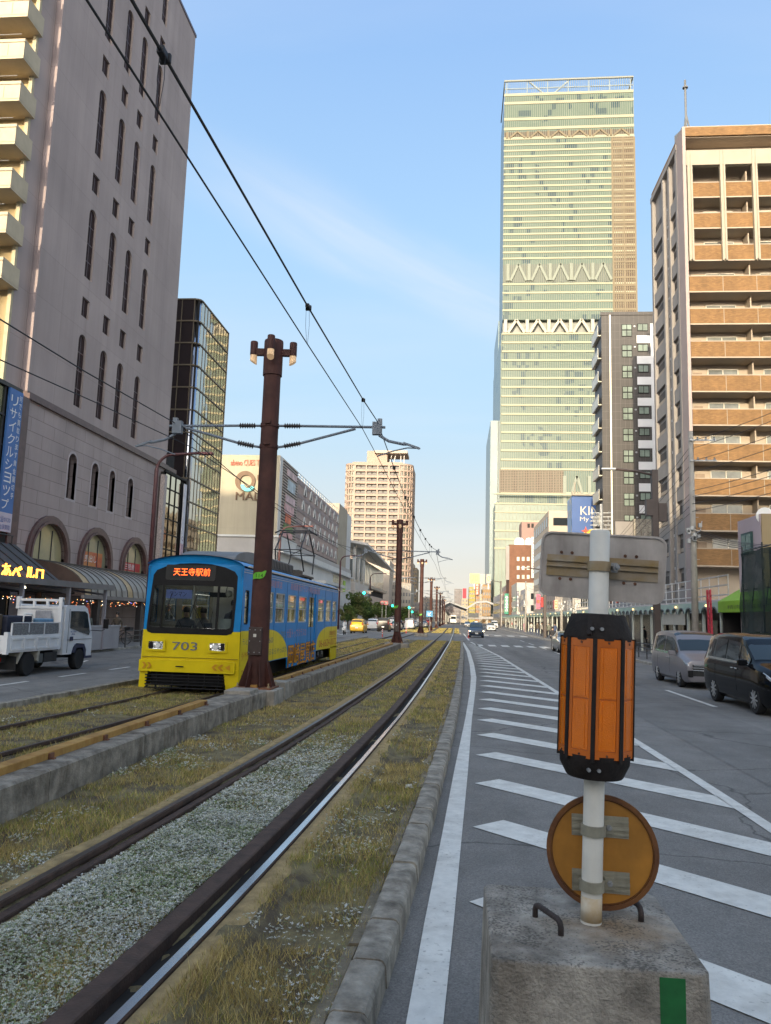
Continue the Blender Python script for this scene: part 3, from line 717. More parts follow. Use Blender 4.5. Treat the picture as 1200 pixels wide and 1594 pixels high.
m = MB(); m.prism(rrect(sw, sh, .045), plate, -.004, 0)
ring(m, plate, rrect(sw+.006, sh+.006, .047), rrect(sw-.012, sh-.012, .040), -.004, .009)
sp = m.build('sign_panel', signback, post)
stain = mat('rusty_bracket', (.36,.31,.25), .5, .3, 7, metal=.3, col2=(.30,.20,.07), dirt=.3)
for u0, u1 in ((-sw/2+.03, -.03), (.03, sw/2-.03)):
    m = MB()
    m.prism(rect(u0,-.055,u1,.045), plate, .0, .007); m.prism(rect(u0+.0,-.012,u1,-.004), plate, .007, .02); m.prism(rect(u0+.0,.014,u1,.022), plate, .007, .02); m.prism(rect(u0,-.004,u1,.014), plate, .0071, .0085)
    m.build('bracket_rail', stain, sp, bevel=.0015, seg=1)
    m = MB()
    for u in (u0+.065, u0+.115) if u0 < 0 else (u0+.075, u0+.125):
        for v in (.058, -.068): m.prism([(u+.0075*math.cos(t*PI/5), v+.0075*math.sin(t*PI/5)) for t in range(10)], plate, 0, .006)
    m.build('rivet', rust, sp)
hb = hz(932, 882)
m = MB(); m.lathe([(.0475,hb-.022),(.053,hb-.022),(.053,hb+.022),(.0475,hb+.022)], n=24); leaned(m).build('clamp_band', stain, sp, smooth=False)
m = MB(); m.tube([LM(.068,.0,hb-.002), LM(.068,-.05,hb-.002)], .015, 12); m.tube([LM(.068,-.05,hb-.002), LM(.068,-.075,hb-.002)], .009, 8); m.bar(LM(.04,.02,hb), LM(.085,.02,hb), .012, .044); m.build('clamp_bolt', grey_metal, sp)
# round sign back
dc = at_y(937, 1325, PY+.06); rdk = .241
dn = Vector((-.10,-1,.06)).normalized(); du = Vector((0,0,1)).cross(dn)*-1; du = du.normalized(); dv = dn.cross(du)*-1
if dv.z < 0: dv = -dv
if du.x < 0: du = -du
def disc(u, v, d=0): return dc+du*u+dv*v+dn*d
circ = lambda r, n=48: [(r*math.cos(2*PI*i/n), r*math.sin(2*PI*i/n)) for i in range(n)]
ochre = mat('ochre_sign_back', (.40,.175,.02), .5, .2, 4, .08, dirt=.45)
m = MB(); m.prism(circ(rdk-.004), disc, -.006, .0)
sd = m.build('round_sign', ochre, post)
m = MB(); ring(m, disc, circ(rdk), circ(rdk-.020), -.008, .012); ring(m, disc, circ(rdk-.022), circ(rdk-.026), 0, .004); m.build('rim', mat('rim_rust', (.085,.03,.010), .7, .4, 9, .2, col2=(.17,.065,.014)), sd)
brk = mat('olive_bracket', (.31,.295,.23), .5, .2, 9, metal=.3, dirt=.4)
for v in (.105, -.125):
    m = MB(); m.prism(rect(-.13,v-.045,.115,v+.045), disc, 0, .005); m.prism(rect(-.13,v-.012,.115,v+.004), disc, .005, .015); m.prism(rect(-.13,v+.02,.115,v+.028), disc, .005, .012); m.prism(rect(-.13,v-.034,.115,v-.026), disc, .005, .012)
    m.prism(rect(.01,v-.026,.05,v+.022), disc, .012, .022); m.build('mounting_rail', brk, sd, bevel=.0015, seg=1)
    c = disc(0, v, .0); hh = (c-P0).dot(AX)
    m = MB(); m.lathe([(.0475,hh-.024),(.0535,hh-.024),(.0535,hh+.020),(.0475,hh+.020)], n=24); leaned(m).build('clamp_band', brk, sd)
    m = MB(); q = Vector(disc(.03, v, .022)); m.tube([q, q+dn*.012], .013, 6); m.tube([q+dn*.012, q+dn*.026], .006, 8); m.build('bolt', grey_metal, sd)
# antenna-like spikes of far wires on the post top are another object (far pole); nothing here

# ------------------------------------------------------------------ brown catenary poles down the median
lamp_glow = emit('warm_diffuser', (.75,.50,.28), .12)
insul = mat('insulator', (.055,.05,.05), .35, .2, 5)
def make_pole():
    t = thing('catenary_pole', 'nearest tall brown steel pole standing on the median beside the tram, with lamps on top', 'pole', (-4.47, 17.5, .42), 0, 'brown catenary poles along the median')
    m = MB(); m.box(-.42,-.42,.0,.42,.42,.035); bp_ = m.build('base_plate', mat('rusty_plate', (.16,.065,.03), .8, .4, 6, .2), t, bevel=.006)
    m = MB()
    for sx_ in (-1, 1):
        for sy_ in (-1, 1): m.lathe([(.03,.035),(.03,.075),(.016,.075),(.016,.13)], (sx_*.35, sy_*.35, 0), 8)
    m.build('anchor_bolt', stain, t)
    m = MB()
    m.lathe([(.235,.03),(.212,3.0),(.200,7.4)], n=20)
    col = m.build('column', brown_steel, t, smooth=True); smooth_by_angle(col, 50)
    for k in range(8):
        a = PI/4*k+PI/8; ca, sa = math.cos(a), math.sin(a)
        f = lambda u, v, d=0: (ca*u-sa*d, sa*u+ca*d, v)
        m = MB(); m.prism([(.20,.035),(.42,.035),(.42,.06),(.235,.62),(.20,.62)], f, -.008, .008); m.build('gusset', brown_steel, t)
    m = MB(); m.lathe([(.20,7.3),(.228,7.3),(.228,8.14),(.22,8.17)], n=24); cp = m.build('cap_sleeve', brown_steel, t, smooth=True); smooth_by_angle(cp, 50)
    for k in range(4):
        a = k*PI/2-PI/2+R(6); x, y = .47*math.cos(a), .47*math.sin(a)
        m = MB(); m.bar((.2*math.cos(a),.2*math.sin(a),7.88), (x*.9,y*.9,7.88), .12, .16); m.lathe([(.086,7.80),(.090,7.80),(.090,8.12),(.08,8.14)], (x,y,0), 16)
        lp = m.build('lamp', brown_steel, t); smooth_by_angle(lp, 40)
        m = MB(); n = 16; vv = []
        for j in range(n): q = 2*PI*j/n; vv.append((x+.082*math.cos(q), y+.082*math.sin(q), 7.81))
        for j in range(n): q = 2*PI*j/n; vv.append((x+.082*math.cos(q), y+.082*math.sin(q), 7.62+.05*math.cos(q-a)))
        m.faces(vv, [(j, (j+1) % n, n+(j+1) % n, n+j) for j in range(n)]+[tuple(range(n, 2*n))]); m.build('diffuser', lamp_glow, lp, smooth=False)
    # inspection cover and its bolts, number leaf
    m = MB(); m.cbox((-.03,-.235,1.05), (.30,.09,.62)); cv = m.build('inspection_cover', mat('cover_brown', (.05,.032,.028), .5, .25, 5, dirt=.3), t, bevel=.006)
    m = MB()
    for u in (-.15,-.03,.09):
        for v in (.80, 1.05, 1.30):
            if u != -.03 or v != 1.05: m.lathe([(.012,-.29),(.012,-.275)], (u,0,v), 8, 'y')
    m.build('cover_bolt', grey_metal, cv)
    m = MB(); m.box(-.07,-.2815,1.14,.0,-.2805,1.21); m.build('data_label', mat('label_grey', (.55,.53,.48), .6), cv)
    # arms
    for s, xe in ((1, 2.75), (-1, -2.45)):
        m = MB(); m.tube([(s*.20,0,6.08),(s*.34,0,6.08)], .03, 8); m.tube([(s*.72,0,6.08),(xe,0,6.06)], .032, 8)
        m.tube([(s*.20,0,5.56),(s*.36,0,5.585)], .03, 8); m.tube([(s*.74,0,5.66),(s*2.05,0,6.02)], .032, 8)
        arm = m.build('bracket_arm', slate_paint, t)
        for p, q in (((s*.34,0,6.08),(s*.74,0,6.08)), ((s*.36,0,5.585),(s*.76,0,5.665))):
            p, q = Vector(p), Vector(q); m = MB(); pts, rs = [], []
            for i in range(29): pts.append(p+(q-p)*i/28); rs.append(.032 if i in (0,1,27,28) else (.072 if i % 4 == 2 else .038))
            m.tube(pts, rs, 10); m.build('insulator', insul, t)
        xb = s*(2.56 if s > 0 else 2.25)
        m = MB(); m.cbox((xb,0,6.03), (.22,.14,.30)); m.cbox((xb+.06*s,0,6.22), (.10,.10,.08)); m.tube([(xb+s*.05,0,5.87),(xb+s*.28,0,5.73),(xb+s*.62,0,5.66),(xb+s*.70,0,5.66)], .035, 8)
        m.bar((xb+s*.62,0,5.69), (xb+s*1.0,0,5.56), .05, .05)
        m.tube([(xb+s*1.02,0,5.56),(xb+s*.72,0,5.575),(xb+s*.40,0,5.50),(xb+s*.02,0,5.37)], .016, 6); m.build('steady_arm', slate_paint, t)
    m = MB(); 
    for h in (6.08, 5.57): m.lathe([(.195,h-.045),(.222,h-.045),(.222,h+.045),(.195,h+.045)], n=20); m.cbox((0,-.24,h+.03), (.14,.05,.05))
    cr_ = m.build('clamp_ring', brown_steel, t)
    return t
pole0 = make_pole(); split_parts(pole0.children_recursive)
leaf_g = mat('leaf_label', (.12,.44,.02), .5, .1, 5)
def leaf(px, py, Y, num, parent, s=1.0):
    c = at_y(px, py, Y); o = parent.location
    f = lambda u, v, d=0: (c.x-o.x+u*s, c.y-o.y-d, c.z-o.z+v*s)
    m = MB(); m.prism([(-.29,-.17),(-.28,.04),(-.2,.13),(-.05,.155),(.1,.15),(.25,.23),(.3,.21),(.26,.1),(.24,0),(.15,-.1),(.02,-.14),(-.12,-.13),(-.24,-.15)], f, 0, .015)
    l = m.build('number_leaf', leaf_g, parent, off=(0,0,0))
    m = MB(); letters(m, num, f, -.15, -.085, .16, .085, .0165); m.build('number', MATS['drum_black'], l, off=(0,0,0))
PLAB = ['', 'second brown steel pole down the median, in front of the apartment tower', 'third brown steel pole down the median, just before the crossing', 'fourth brown steel pole down the median, just past the crossing', 'fifth brown steel pole down the median beyond the crossing', 'sixth brown steel pole down the median, well beyond the crossing', 'seventh brown steel pole down the median, near the station', 'eighth brown steel pole down the median, farthest from the viewer']
PYS = [(17.5,-4.47,.42),(51.3,-3.86,.40),(86,-3.88,.40),(120,-3.9,.15),(154,-3.9,.15),(188,-3.9,.15),(222,-3.9,.15),(256,-3.9,.15)]
for k in range(1, 8):
    q = copy_tree(pole0); q.location = (PYS[k][1], PYS[k][0], PYS[k][2]); q['label'] = PLAB[k]
    if k == 1: leaf(616, 945, 51.3-.26, '115', q, .55)
    if k == 2: leaf(655, 957, 86-.26, '116', q, .55)
leaf(404, 896, 17.5-.235, '114', pole0, .52)
# concrete pads at the pole feet
pad = mat('pad_concrete', (.30,.275,.235), .92, .25, 4, .5, bscale=50, dirt=.6)
for i, (x0,y0,x1,y1,z) in enumerate(((-5.0,16.95,-4.55,17.9,.415),(-4.47,16.95,-3.93,17.9,.415),(-4.75,15.9,-4.2,16.6,.40),(-4.5,18.2,-3.97,18.9,.40))):
    m = MB(); m.box(x0,y0,.05,x1,y1,z if z != .40 else .50); o = m.build('concrete_pad', pad, bevel=.015)
    tag(o, ['left concrete pad under the foot of the nearest brown pole', 'right concrete pad under the foot of the nearest brown pole, streaked with rust', 'low concrete slab on the median in front of the nearest brown pole', 'low concrete slab on the median just behind the nearest brown pole'][i], 'concrete pad')
m = MB(); m.box(-4.6,50.6,.0,-3.1,52.2,.40); tag(m.build('concrete_pad', pad, bevel=.02), 'concrete footing under the second brown pole', 'concrete pad')
m = MB(); m.box(-4.5,85.2,.0,-3.1,86.9,.40); tag(m.build('concrete_pad', pad, bevel=.02), 'concrete footing under the third brown pole', 'concrete pad')
# ------------------------------------------------------------------ overhead wires
wire_m = mat('black_wire', (.012,.012,.016), .6, .2, 3)
def span(a, b, sag, n=16):
    a, b = Vector(a), Vector(b); return [a+(b-a)*i/n-Vector((0,0,sag*4*(i/n)*(1-i/n))) for i in range(n+1)]
def wire(name, label, pts, r, droppers=None, cat='wire', knob=None):
    t = wthing(name, label, cat, tuple(pts[0])); m = MB(); m.tube(pts, r, 6); m.build('strand', wire_m, t)
    return t
mes = [at_x(205,0,-1.9), at_x(253,83,-1.9), at_x(366,280,-1.9), at_x(479,477,-1.9), at_x(565,622,-1.9), Vector((-1.91,17.5,6.62))]
back = mes[0]; far = span((-1.91,17.5,6.62), (-1.42,51.3,6.6), .62)
pts = [Vector((-1.9,-14,6.5)), Vector((-1.9,-2,5.62)), Vector((-1.9,1.5,5.52))]+mes+far[1:]
for a, b in ((1, 2), (2, 3), (3, 4)):
    pts += span((PYS[a][1]+2.45,PYS[a][0],6.6), (PYS[b][1]+2.45,PYS[b][0],6.6 if b < 3 else 6.4), .55)[1:]
t = wthing('messenger_wire', 'thick upper wire above the near track running down to the poles', 'wire', tuple(pts[0])); m = MB(); m.tube(pts, .012, 6); m.build('strand', wire_m, t); near_mes = t
con = [Vector((-1.95,-12,5.1)), at_x(135,0,-1.93), at_y(478,535,9.05), at_y(564,667,14.7), Vector((-1.91,17.5,5.80))]
con[-1] = at_y(586,708,17.5)
pc = con+span(con[-1], (-1.5,51.3,5.75), .1, 6)[1:]+[Vector((-1.42,86,5.75)),Vector((-1.42,120,5.6)),Vector((-1.42,188,5.6))]
m = MB(); m.tube(pc, .008, 6); t = wthing('contact_wire', 'thin lower contact wire above the near track', 'wire', tuple(pc[0])); m.build('strand', wire_m, t)
for (ux, uy), (qx, qy), Y in (((253,83),(247,165),4.27), ((479,477),(478,535),9.03), ((565,622),(564,667),14.67)):
    a = at_y(ux, uy, Y); b = at_y(qx, qy, Y); m = MB()
    for s in (-.018, .018): m.tube([a+Vector((s,0,0)), (a+b)/2+Vector((s*1.3,0,0)), b+Vector((s*.3,0,0))], .0022, 5)
    m.build('dropper', wire_m, near_mes); m = MB(); m.cbox(a, (.05,.09,.055)); m.cbox(a+Vector((0,.05,0)), (.075,.03,.07)); m.build('clip', wire_m, near_mes, bevel=.01)
for Y in (22,26,30,34,38,42,46):
    k = min(range(len(far)), key=lambda i: abs(far[i].y-Y)); a = far[k]; m = MB(); m.cbox(a, (.08,.1,.09)); m.tube([a, Vector((a.x,a.y,5.62))], .005, 5); m.build('dropper', wire_m, near_mes)
lm = [at_x(-120,425,-6.75), at_x(0,497,-6.75), at_x(130,577,-6.75), Vector((-6.78,17.5,6.55))]+span((-6.78,17.5,6.55), (-6.1,51.3,6.55), .8)[1:]+span((-6.1,51.3,6.55), (-6.1,86,6.5), .6)[1:]
m = MB(); m.tube(lm, .012, 6); t = wthing('messenger_wire', 'upper wire above the tram track crossing the pinkish building', 'wire', tuple(lm[0])); m.build('strand', wire_m, t)
lc = [at_x(-120,502,-6.75), at_x(0,560,-6.75), at_x(150,627,-6.75), at_y(300,697,17.5)]+[Vector((-6.2,34,5.75)), Vector((-6.1,51.3,5.75)), Vector((-6.1,86,5.75))]
m = MB(); m.tube(lc, .010, 6); t = wthing('contact_wire', 'lower contact wire above the tram track', 'wire', tuple(lc[0])); m.build('strand', wire_m, t)
# ------------------------------------------------------------------ the tram
TXL, TXR, TY0, TY1 = -7.73, -5.27, 18.7, 34.3
tram = wthing('tram', 'blue and yellow tram numbered 703 on the left track behind the nearest brown pole', 'tram', (-6.5, TY0, .15))
t_blue = mat('tram_blue', (.009,.225,.55), .4, .08, 2, dirt=.12, spec=.2)
t_yel = mat('tram_yellow', (.73,.56,.008), .4, .06, 2, dirt=.15, spec=.25)
t_blk = mat('tram_black', (.009,.009,.010), .55, .2, 4, spec=.2)
t_grey = mat('tram_roof_grey', (.14,.14,.145), .7, .2, 3, dirt=.4)
t_gls = clear_glass('tram_glass', (.55,.60,.60), .045)
t_gls2 = clear_glass('side_glass', (.5,.55,.55), .22)
alu = mat('window_frame', (.5,.52,.54), .35, .1, 5, metal=.6)
side = pX(TXR)
wins = [(19.02,19.42,1.80,2.66)]+[(a,b,1.82,2.70) for a, b in ((19.95,20.75),(21.22,22.12),(22.38,23.62),(24.02,25.32),(25.72,27.12),(29.40,30.80),(31.22,32.50),(32.90,33.98))]
door = (27.55,28.90,.72,2.86)
def rr(u0, v0, u1, v1, r=.06, n=3):
    o = []
    for cx, cy, a0 in ((u1-r,v1-r,0),(u0+r,v1-r,90),(u0+r,v0+r,180),(u1-r,v0+r,270)):
        o += [(cx+r*math.cos(R(a0+90*i/n)), cy+r*math.sin(R(a0+90*i/n))) for i in range(n+1)]
    return o
lining = mat('tram_lining', (.10,.095,.08), .8)
for pl, nm in ((side, 'side_panel'), (pXn(TXL), 'side_panel')):
    m = MB(); m.holed(pl, (TY0+.10,.74,TY1,3.20), [rr(a,c,b,d) for a, b, c, d in wins]+[rect(door[0],door[2]+.03,door[1],door[3])], .05)
    m.build(nm, t_blue, tram)
    m = MB(); m.holed(lambda u, v, d=0, pl=pl: pl(u, v, d-.056), (TY0+.10,.74,TY1,3.20), [rr(a,c,b,d) for a, b, c, d in wins]+[rect(door[0],door[2]+.03,door[1],door[3])], .002); m.build('inner_lining', lining, tram)
    for a, b, c, d in wins:
        m = MB(); ring(m, pl, rr(a,c,b,d), rr(a+.035,c+.035,b-.035,d-.035), -.045, -.012)
        zz = c+(d-c)*.5; m.prism(rect(a+.034,zz-.014,b-.034,zz+.014), pl, -.042, -.02)
        wf = m.build('window', alu if c > 1.81 else t_blk, tram)
        m = MB(); m.poly([pl(u, v, -.04) for u, v in rr(a+.01,c+.01,b-.01,d-.01)]); m.build('pane', t_gls2, wf)
    a, b, c, d = door
    m = MB(); ring(m, pl, rect(a,c+.03,b,d), rect(a+.12,c+.9,b-.12,d-.14), -.05, -.03); m.prism(rect(a,c+.03,b,c+.92), pl, -.05, -.0305)
    dr = m.build('door', t_blue, tram)
    m = MB(); m.poly([pl(u, v, -.045) for u, v in rect(a+.1,c+.88,b-.1,d-.12)]); m.build('pane', t_gls2, dr)
    m = MB(); m.prism(rect((a+b)/2-.012,c+.03,(a+b)/2+.012,d), pl, -.05, -.02); m.build('centre_post', t_blk, dr)
# yellow flanks (livery sheets), blue skirt with the shop's name
def arcpts(cx, cz, rx_, rz_, a0, a1, n=14): return [(cx+rx_*math.cos(R(a0+(a1-a0)*i/n)), cz+rz_*math.sin(R(a0+(a1-a0)*i/n))) for i in range(n+1)]
for pl in (side, pXn(TXL)):
    m = MB(); m.prism([(TY0+.10,.76),(24.25,.76)]+arcpts(21.6,.76,2.65,.88,0,90)+[(TY0+.10,1.64)], pl, .0, .004)
    m.prism([(TY1,.70),(TY1,1.62)]+arcpts(32.0,.95,2.7,.67,90,180)+[(29.3,.76)], pl, 0, .004)
    fl = m.build('yellow_flank', t_yel, tram)
    m = MB(); m.prism([(TY0+.10,.22),(20.4,.34),(20.9,.76),(TY0+.10,.76)], pl, -.03, .004); m.prism([(32.75,.22),(TY1,.22),(TY1,.76),(32.6,.76)], pl, -.03, .004); m.build('corner_skirt', t_yel, tram)
    m = MB(); m.prism([(24.25,.42),(29.2,.42),(29.2,.76),(24.25,.76)], pl, -.03, .001); m.build('middle_skirt', t_blue, tram)
orange = mat('orange_letters', (.85,.34,.02), .5, .1, 4); pinkl = mat('pink_letters', (.55,.24,.27), .5, .1, 4); greyl = mat('grey_letters', (.16,.17,.17), .5, .1, 4); redl = mat('red_letters', (.45,.07,.015), .5, .1, 4)
m = MB(); letters(m, '岡崎屋質店', side, 24.35, .42, 29.0, 1.13, .003)
for dz, dy in ((.018,.06),(-.018,.06),(.018,-.06),(-.018,-.06)): letters(m, '岡崎屋質店', side, 24.35+dy, .42+dz, 29.0+dy, 1.13+dz, .0025)
tl = m.build('shop_name_outline', t_blk, tram)
m = MB(); letters(m, '岡崎屋質店', side, 24.35, .42, 29.0, 1.13, .006)
for dz, dy in ((.010,.03),(-.010,.03),(.010,-.03),(-.010,-.03)): letters(m, '岡崎屋質店', side, 24.35+dy, .42+dz, 29.0+dy, 1.13+dz, .0055)
m.build('shop_name_letters', orange, tram)
m = MB(); letters(m, '大阪トップクラスの', side, 24.0, 1.34, 27.2, 1.62, .004); letters(m, '岡崎屋質店', side, 21.3, 2.84, 23.1, 3.05, .004); letters(m, '高価買取ブランド時計貴金属', side, 24.3, 2.86, 29.6, 3.08, .004); m.build('upper_letters', pinkl, tram)
m = MB(); letters(m, '703', side, 23.2, 1.36, 23.85, 1.56, .004); letters(m, 'テレビ見て', side, 18.98, 1.28, 19.8, 1.46, .008); letters(m, '60', side, 21.7, 1.26, 22.2, 1.42, .008); letters(m, '売るならやっぱり', side, 21.4, .92, 24.0, 1.1, .008); m.build('grey_letters', greyl, tram)
m = MB(); letters(m, 'ダイヤモンド', side, 18.95, .90, 19.8, 1.14, .008); letters(m, 'ローン', side, 19.0, .52, 19.6, .68, .008); m.build('red_letters', redl, tram)
m = MB(); letters(m, '06-6624-0072', side, 29.85, .84, 34.1, 1.12, .008); letters(m, '岡崎屋質店', side, 32.3, 1.24, 34.0, 1.44, .008); m.prism(rect(32.2,1.19,34.1,1.205), side, .004, .008); m.build('phone_number', redl, tram)
m = MB()
for y in (19.72, 21.0, 22.25, 23.85, 25.55, 27.4, 29.1, 31.0, 32.7): m.box(TXR-.02, y, .78, TXR+.0055, y+.012, 3.08)
m.build('panel_seam', mat('seam_navy', (.004,.05,.16), .7), tram, kind='stuff')
# roof
def roofz(x): t = (x-(TXL+TXR)/2)/((TXR-TXL)/2); return 3.20+.30*math.sqrt(max(0, 1-t*t*.97)) - .0
m = MB(); xs = [TXL+(TXR-TXL)*(.5-.5*math.cos(PI*i/18)) for i in range(19)]
pr = [(x, roofz(x)) for x in xs]; base = len(m.v)
for y, k in ((TY0+.02,0),(TY0+.35,.0),(TY1-.1,0),(TY1,.05)):
    for x, z in pr: m.v.append((x, y, z-k))
n = len(pr)
for i in range(3):
    for j in range(n-1): m.f.append((base+i*n+j, base+i*n+j+1, base+(i+1)*n+j+1, base+(i+1)*n+j)); m.m.append(0 if 3 < j < n-5 else 1)
rf = m.build('roof', [t_grey, t_blue], tram, smooth=True)
m = MB()
for x in (TXR+.004, TXL-.012): m.box(x, TY0+.12, 3.09, x+.008, TY1, 3.105); m.box(x, TY0+.12, 3.15, x+.008, TY1, 3.16)
m.box(TXR-.02, TY0+.5, 3.235, TXR+.03, TY1, 3.275); m.box(TXL-.03, TY0+.5, 3.235, TXL+.02, TY1, 3.275)
m.build('rain_gutter', alu, tram)
m = MB(); m.box(-7.1, 24.2, 3.48, -5.9, 27.6, 3.86); m.build('roof_equipment_box', t_grey, tram, bevel=.08)
m = MB(); m.prism([(19.6,3.46),(23.6,3.46)]+arcpts(21.6,3.46,2.0,.32,0,180)[1:-1], lambda u, v, d=0: (-6.5+d, u, v), -.75, .75); m.build('roof_shroud', mat('shroud_grey', (.15,.16,.17), .5, .15, 2), tram)
# windows of the roof vent grille
m = MB()
for k in range(14): m.box(-5.9, 24.35+k*.23, 3.55, -5.885, 24.45+k*.23, 3.8)
m.build('vent_grille', dark_metal, tram)
# pantograph
m = MB(); py = 30.6
for sx_ in (-.55, .55):
    m.tube([(-6.5+sx_,py-.9,3.75),(-6.5+sx_*.9,py-1.45,4.55),(-6.5+sx_*.85,py-.35,5.35)], .028, 6); m.tube([(-6.5+sx_,py+.9,3.75),(-6.5+sx_*.9,py+1.45,4.55),(-6.5+sx_*.85,py+.35,5.35)], .028, 6)
m.tube([(-7.05,py-1.45,4.55),(-5.95,py+1.45,4.55)], .016, 6); m.tube([(-5.95,py-1.45,4.55),(-7.05,py+1.45,4.55)], .016, 6)
m.tube([(-7.0,py-1.45,4.55),(-6.0,py-1.45,4.55)], .02, 6); m.tube([(-7.0,py+1.45,4.55),(-6.0,py+1.45,4.55)], .02, 6)
for d in (-.35, .35): m.tube([(-7.3,py+d,5.30),(-7.1,py+d,5.40),(-5.9,py+d,5.40),(-5.7,py+d,5.30)], .03, 6)
pg = m.build('pantograph', dark_metal, tram)
m = MB(); m.box(-7.1,py-1.0,3.55,-5.9,py+1.0,3.62); m.cbox((-6.5,py,3.7),(.5,.8,.28)); 
for a in (-.5,.5):
    for b in (-.8,.8): m.lathe([(.06,3.47),(.06,3.56)],(-6.5+a,py+b,0),8)
m.build('pantograph_base', dark_metal, pg)
# front: panel with a windscreen opening, black surround, glass
Fp = lambda u, v, d=0: (u, TY0-d+.045*((u+6.5)/1.23)**4+max(0, v-1.6)*.055, v)
top = [(x, roofz(x)-.005) for x in xs]
sc = rr(-7.66,1.545,-5.44,1.56+.2,.001,1)
blk_out = [(-7.50,1.53),(-5.60,1.53),(-5.48,1.57),(-5.44,1.70),(-5.42,2.40),(-5.42,2.98)]+[(-5.5,3.10),(-5.75,3.20),(-6.1,3.27),(-6.5,3.29),(-6.9,3.27),(-7.25,3.20),(-7.5,3.10)]+[(-7.58,2.98),(-7.62,2.40),(-7.65,1.70),(-7.62,1.57)]
win_in = [(-7.50,1.68),(-5.60,1.68),(-5.53,1.71),(-5.505,1.78),(-5.49,2.40),(-5.49,2.66)]+[(-5.52,2.71),(-5.75,2.72),(-6.1,2.725),(-6.5,2.73),(-6.9,2.725),(-7.25,2.72),(-7.5,2.71)]+[(-7.53,2.66),(-7.55,2.40),(-7.58,1.78),(-7.56,1.71)]
xr_ = list(reversed(top))
m = MB(); m.holed(Fp, (0,0,0,0), [], 0) if 0 else None
def loopface(mb, outer, holes, plane, d=0):
    loops = [outer]+[list(reversed(h)) for h in holes]
    t = tessellate_polygon([[Vector((u, v, 0)) for u, v in l] for l in loops]); flat = [p for l in loops for p in l]
    mb.faces([plane(u, v, d) for u, v in flat], [tuple(a) for a in t])
outer_blue = [(TXL,1.62),(TXR,1.62),(TXR,3.20)]+xr_[1:-1]+[(TXL,3.20)]
low_out = [(TXL-.03,.22),(-7.58,.22),(-7.53,.60),(-5.62,.60),(-5.55,.22),(TXR+.02,.22),(TXR+.0,1.62),(TXL,1.62)]
up_bl = [q for q in blk_out if q[1] >= 1.62]
m = MB(); loopface(m, [(-5.442,1.62),(TXR,1.62),(TXR,3.20)]+xr_[1:-1]+[(TXL,3.20),(TXL,1.62),(-7.648,1.62)]+list(reversed(up_bl)), [], Fp)
m.build('front_panel', t_blue, tram)
m = MB(); loopface(m, [(TXL-.03,.22),(-7.58,.22),(-7.53,.60),(-5.62,.60),(-5.55,.22),(TXR+.02,.22),(TXR,1.62),(-5.455,1.62),(-5.48,1.57),(-5.60,1.53),(-7.50,1.53),(-7.62,1.57),(-7.646,1.62),(TXL,1.62)], [], Fp)
fy = m.build('front_panel_lower', t_yel, tram)
m = MB(); ring(m, Fp, blk_out, win_in, -.04, .006); ws = m.build('windscreen_surround', t_blk, tram)
m = MB()
Fg = lambda u, v, d=0: Fp(u, v, -.03+d)
m.poly([Fg(u, v) for u, v in win_in]); m.build('windscreen', t_gls, ws)
m = MB(); m.prism(rect(-5.90,1.66,-5.85,2.74), Fp, -.03, .008); m.prism(rect(-7.30,1.66,-7.27,2.74), Fp, -.03, .008); m.build('windscreen_pillar', t_blk, ws)
m = MB(); Fw = lambda u, v, d=0: Fp(u, v, d+.004)
for a, b in ((-6.75,-7.15),(-6.15,-6.5)): m.bar(Fw(a,1.66,.02), Fw(b,2.25,.0), .014, .014); m.bar(Fw(b-.05,1.95,.0), Fw(b+.09,2.52,.0), .016, .012)
m.build('wiper', t_blk, ws)
m = MB(); m.box(-7.70,TY0-.006,.955,-5.30,TY0+.05,.962); m.build('panel_seam', mat('seam_brown', (.16,.11,.01), .7), fy)
m = MB(); m.prism(rr(-7.26,2.86,-5.98,3.24,.05), Fp, 0, .015); ds = m.build('destination_box', mat('display_black', (.02,.02,.02), .3), tram)
m = MB(); letters(m, '天王寺駅前', Fp, -7.06, 2.97, -6.12, 3.16, .018)
m.build('destination_letters', emit('led_orange', (1,.11,.015), 1.5), ds)
# number, headlights, bumper and chevrons
m = MB(); letters(m, '703', Fp, -6.95, 1.14, -6.32, 1.34, .004)
for o_ in (.008,): letters(m, '703', Fp, -6.95+o_, 1.14, -6.32+o_, 1.34, .0035)
m.build('fleet_number', greyl, fy)
for x0, x1 in ((-7.62,-7.12),(-6.06,-5.56)):
    m = MB(); ring(m, Fp, rr(x0,1.10,x1,1.38,.03), rr(x0+.06,1.15,x1-.06,1.335,.02), 0, .03); hl = m.build('headlight', t_yel, tram)
    m = MB(); m.prism(rr(x0+.06,1.15,x1-.06,1.335,.02), Fp, .0, .012); m.build('reflector', mirror('chrome', (.75,.76,.76), .12, .5, 14), hl)
    m = MB(); m.prism(rr(x0+.07,1.16,x0+.17,1.325,.015) if x0 < -7 else rr(x1-.17,1.16,x1-.07,1.325,.015), Fp, .012, .02); m.build('tail_lamp', mat('smoked_lens', (.02,.015,.015), .1), hl)
    m = MB(); c = Fp((x0+x1)/2+(.06 if x0 < -7 else -.05), 1.235, .014); m.lathe([(.065,0),(.06,.012),(.02,.005)], (c[0], c[1]-.02, c[2]), 16, 'y'); m.build('lamp_lens', white_gloss, hl)
m = MB(); bo = [(-7.76,.62),(-5.34,.62),(-5.34,.88),(-7.76,.88)]; m.prism([(-7.75,.61),(-5.36,.61),(-5.34,.64),(-5.34,.86),(-5.37,.89),(-7.75,.89)], Fp, .0, .09); bmp = m.build('bumper', t_yel, tram, bevel=.02)
m = MB(); Fb = lambda u, v, d=0: Fp(u, v, .0915+d)
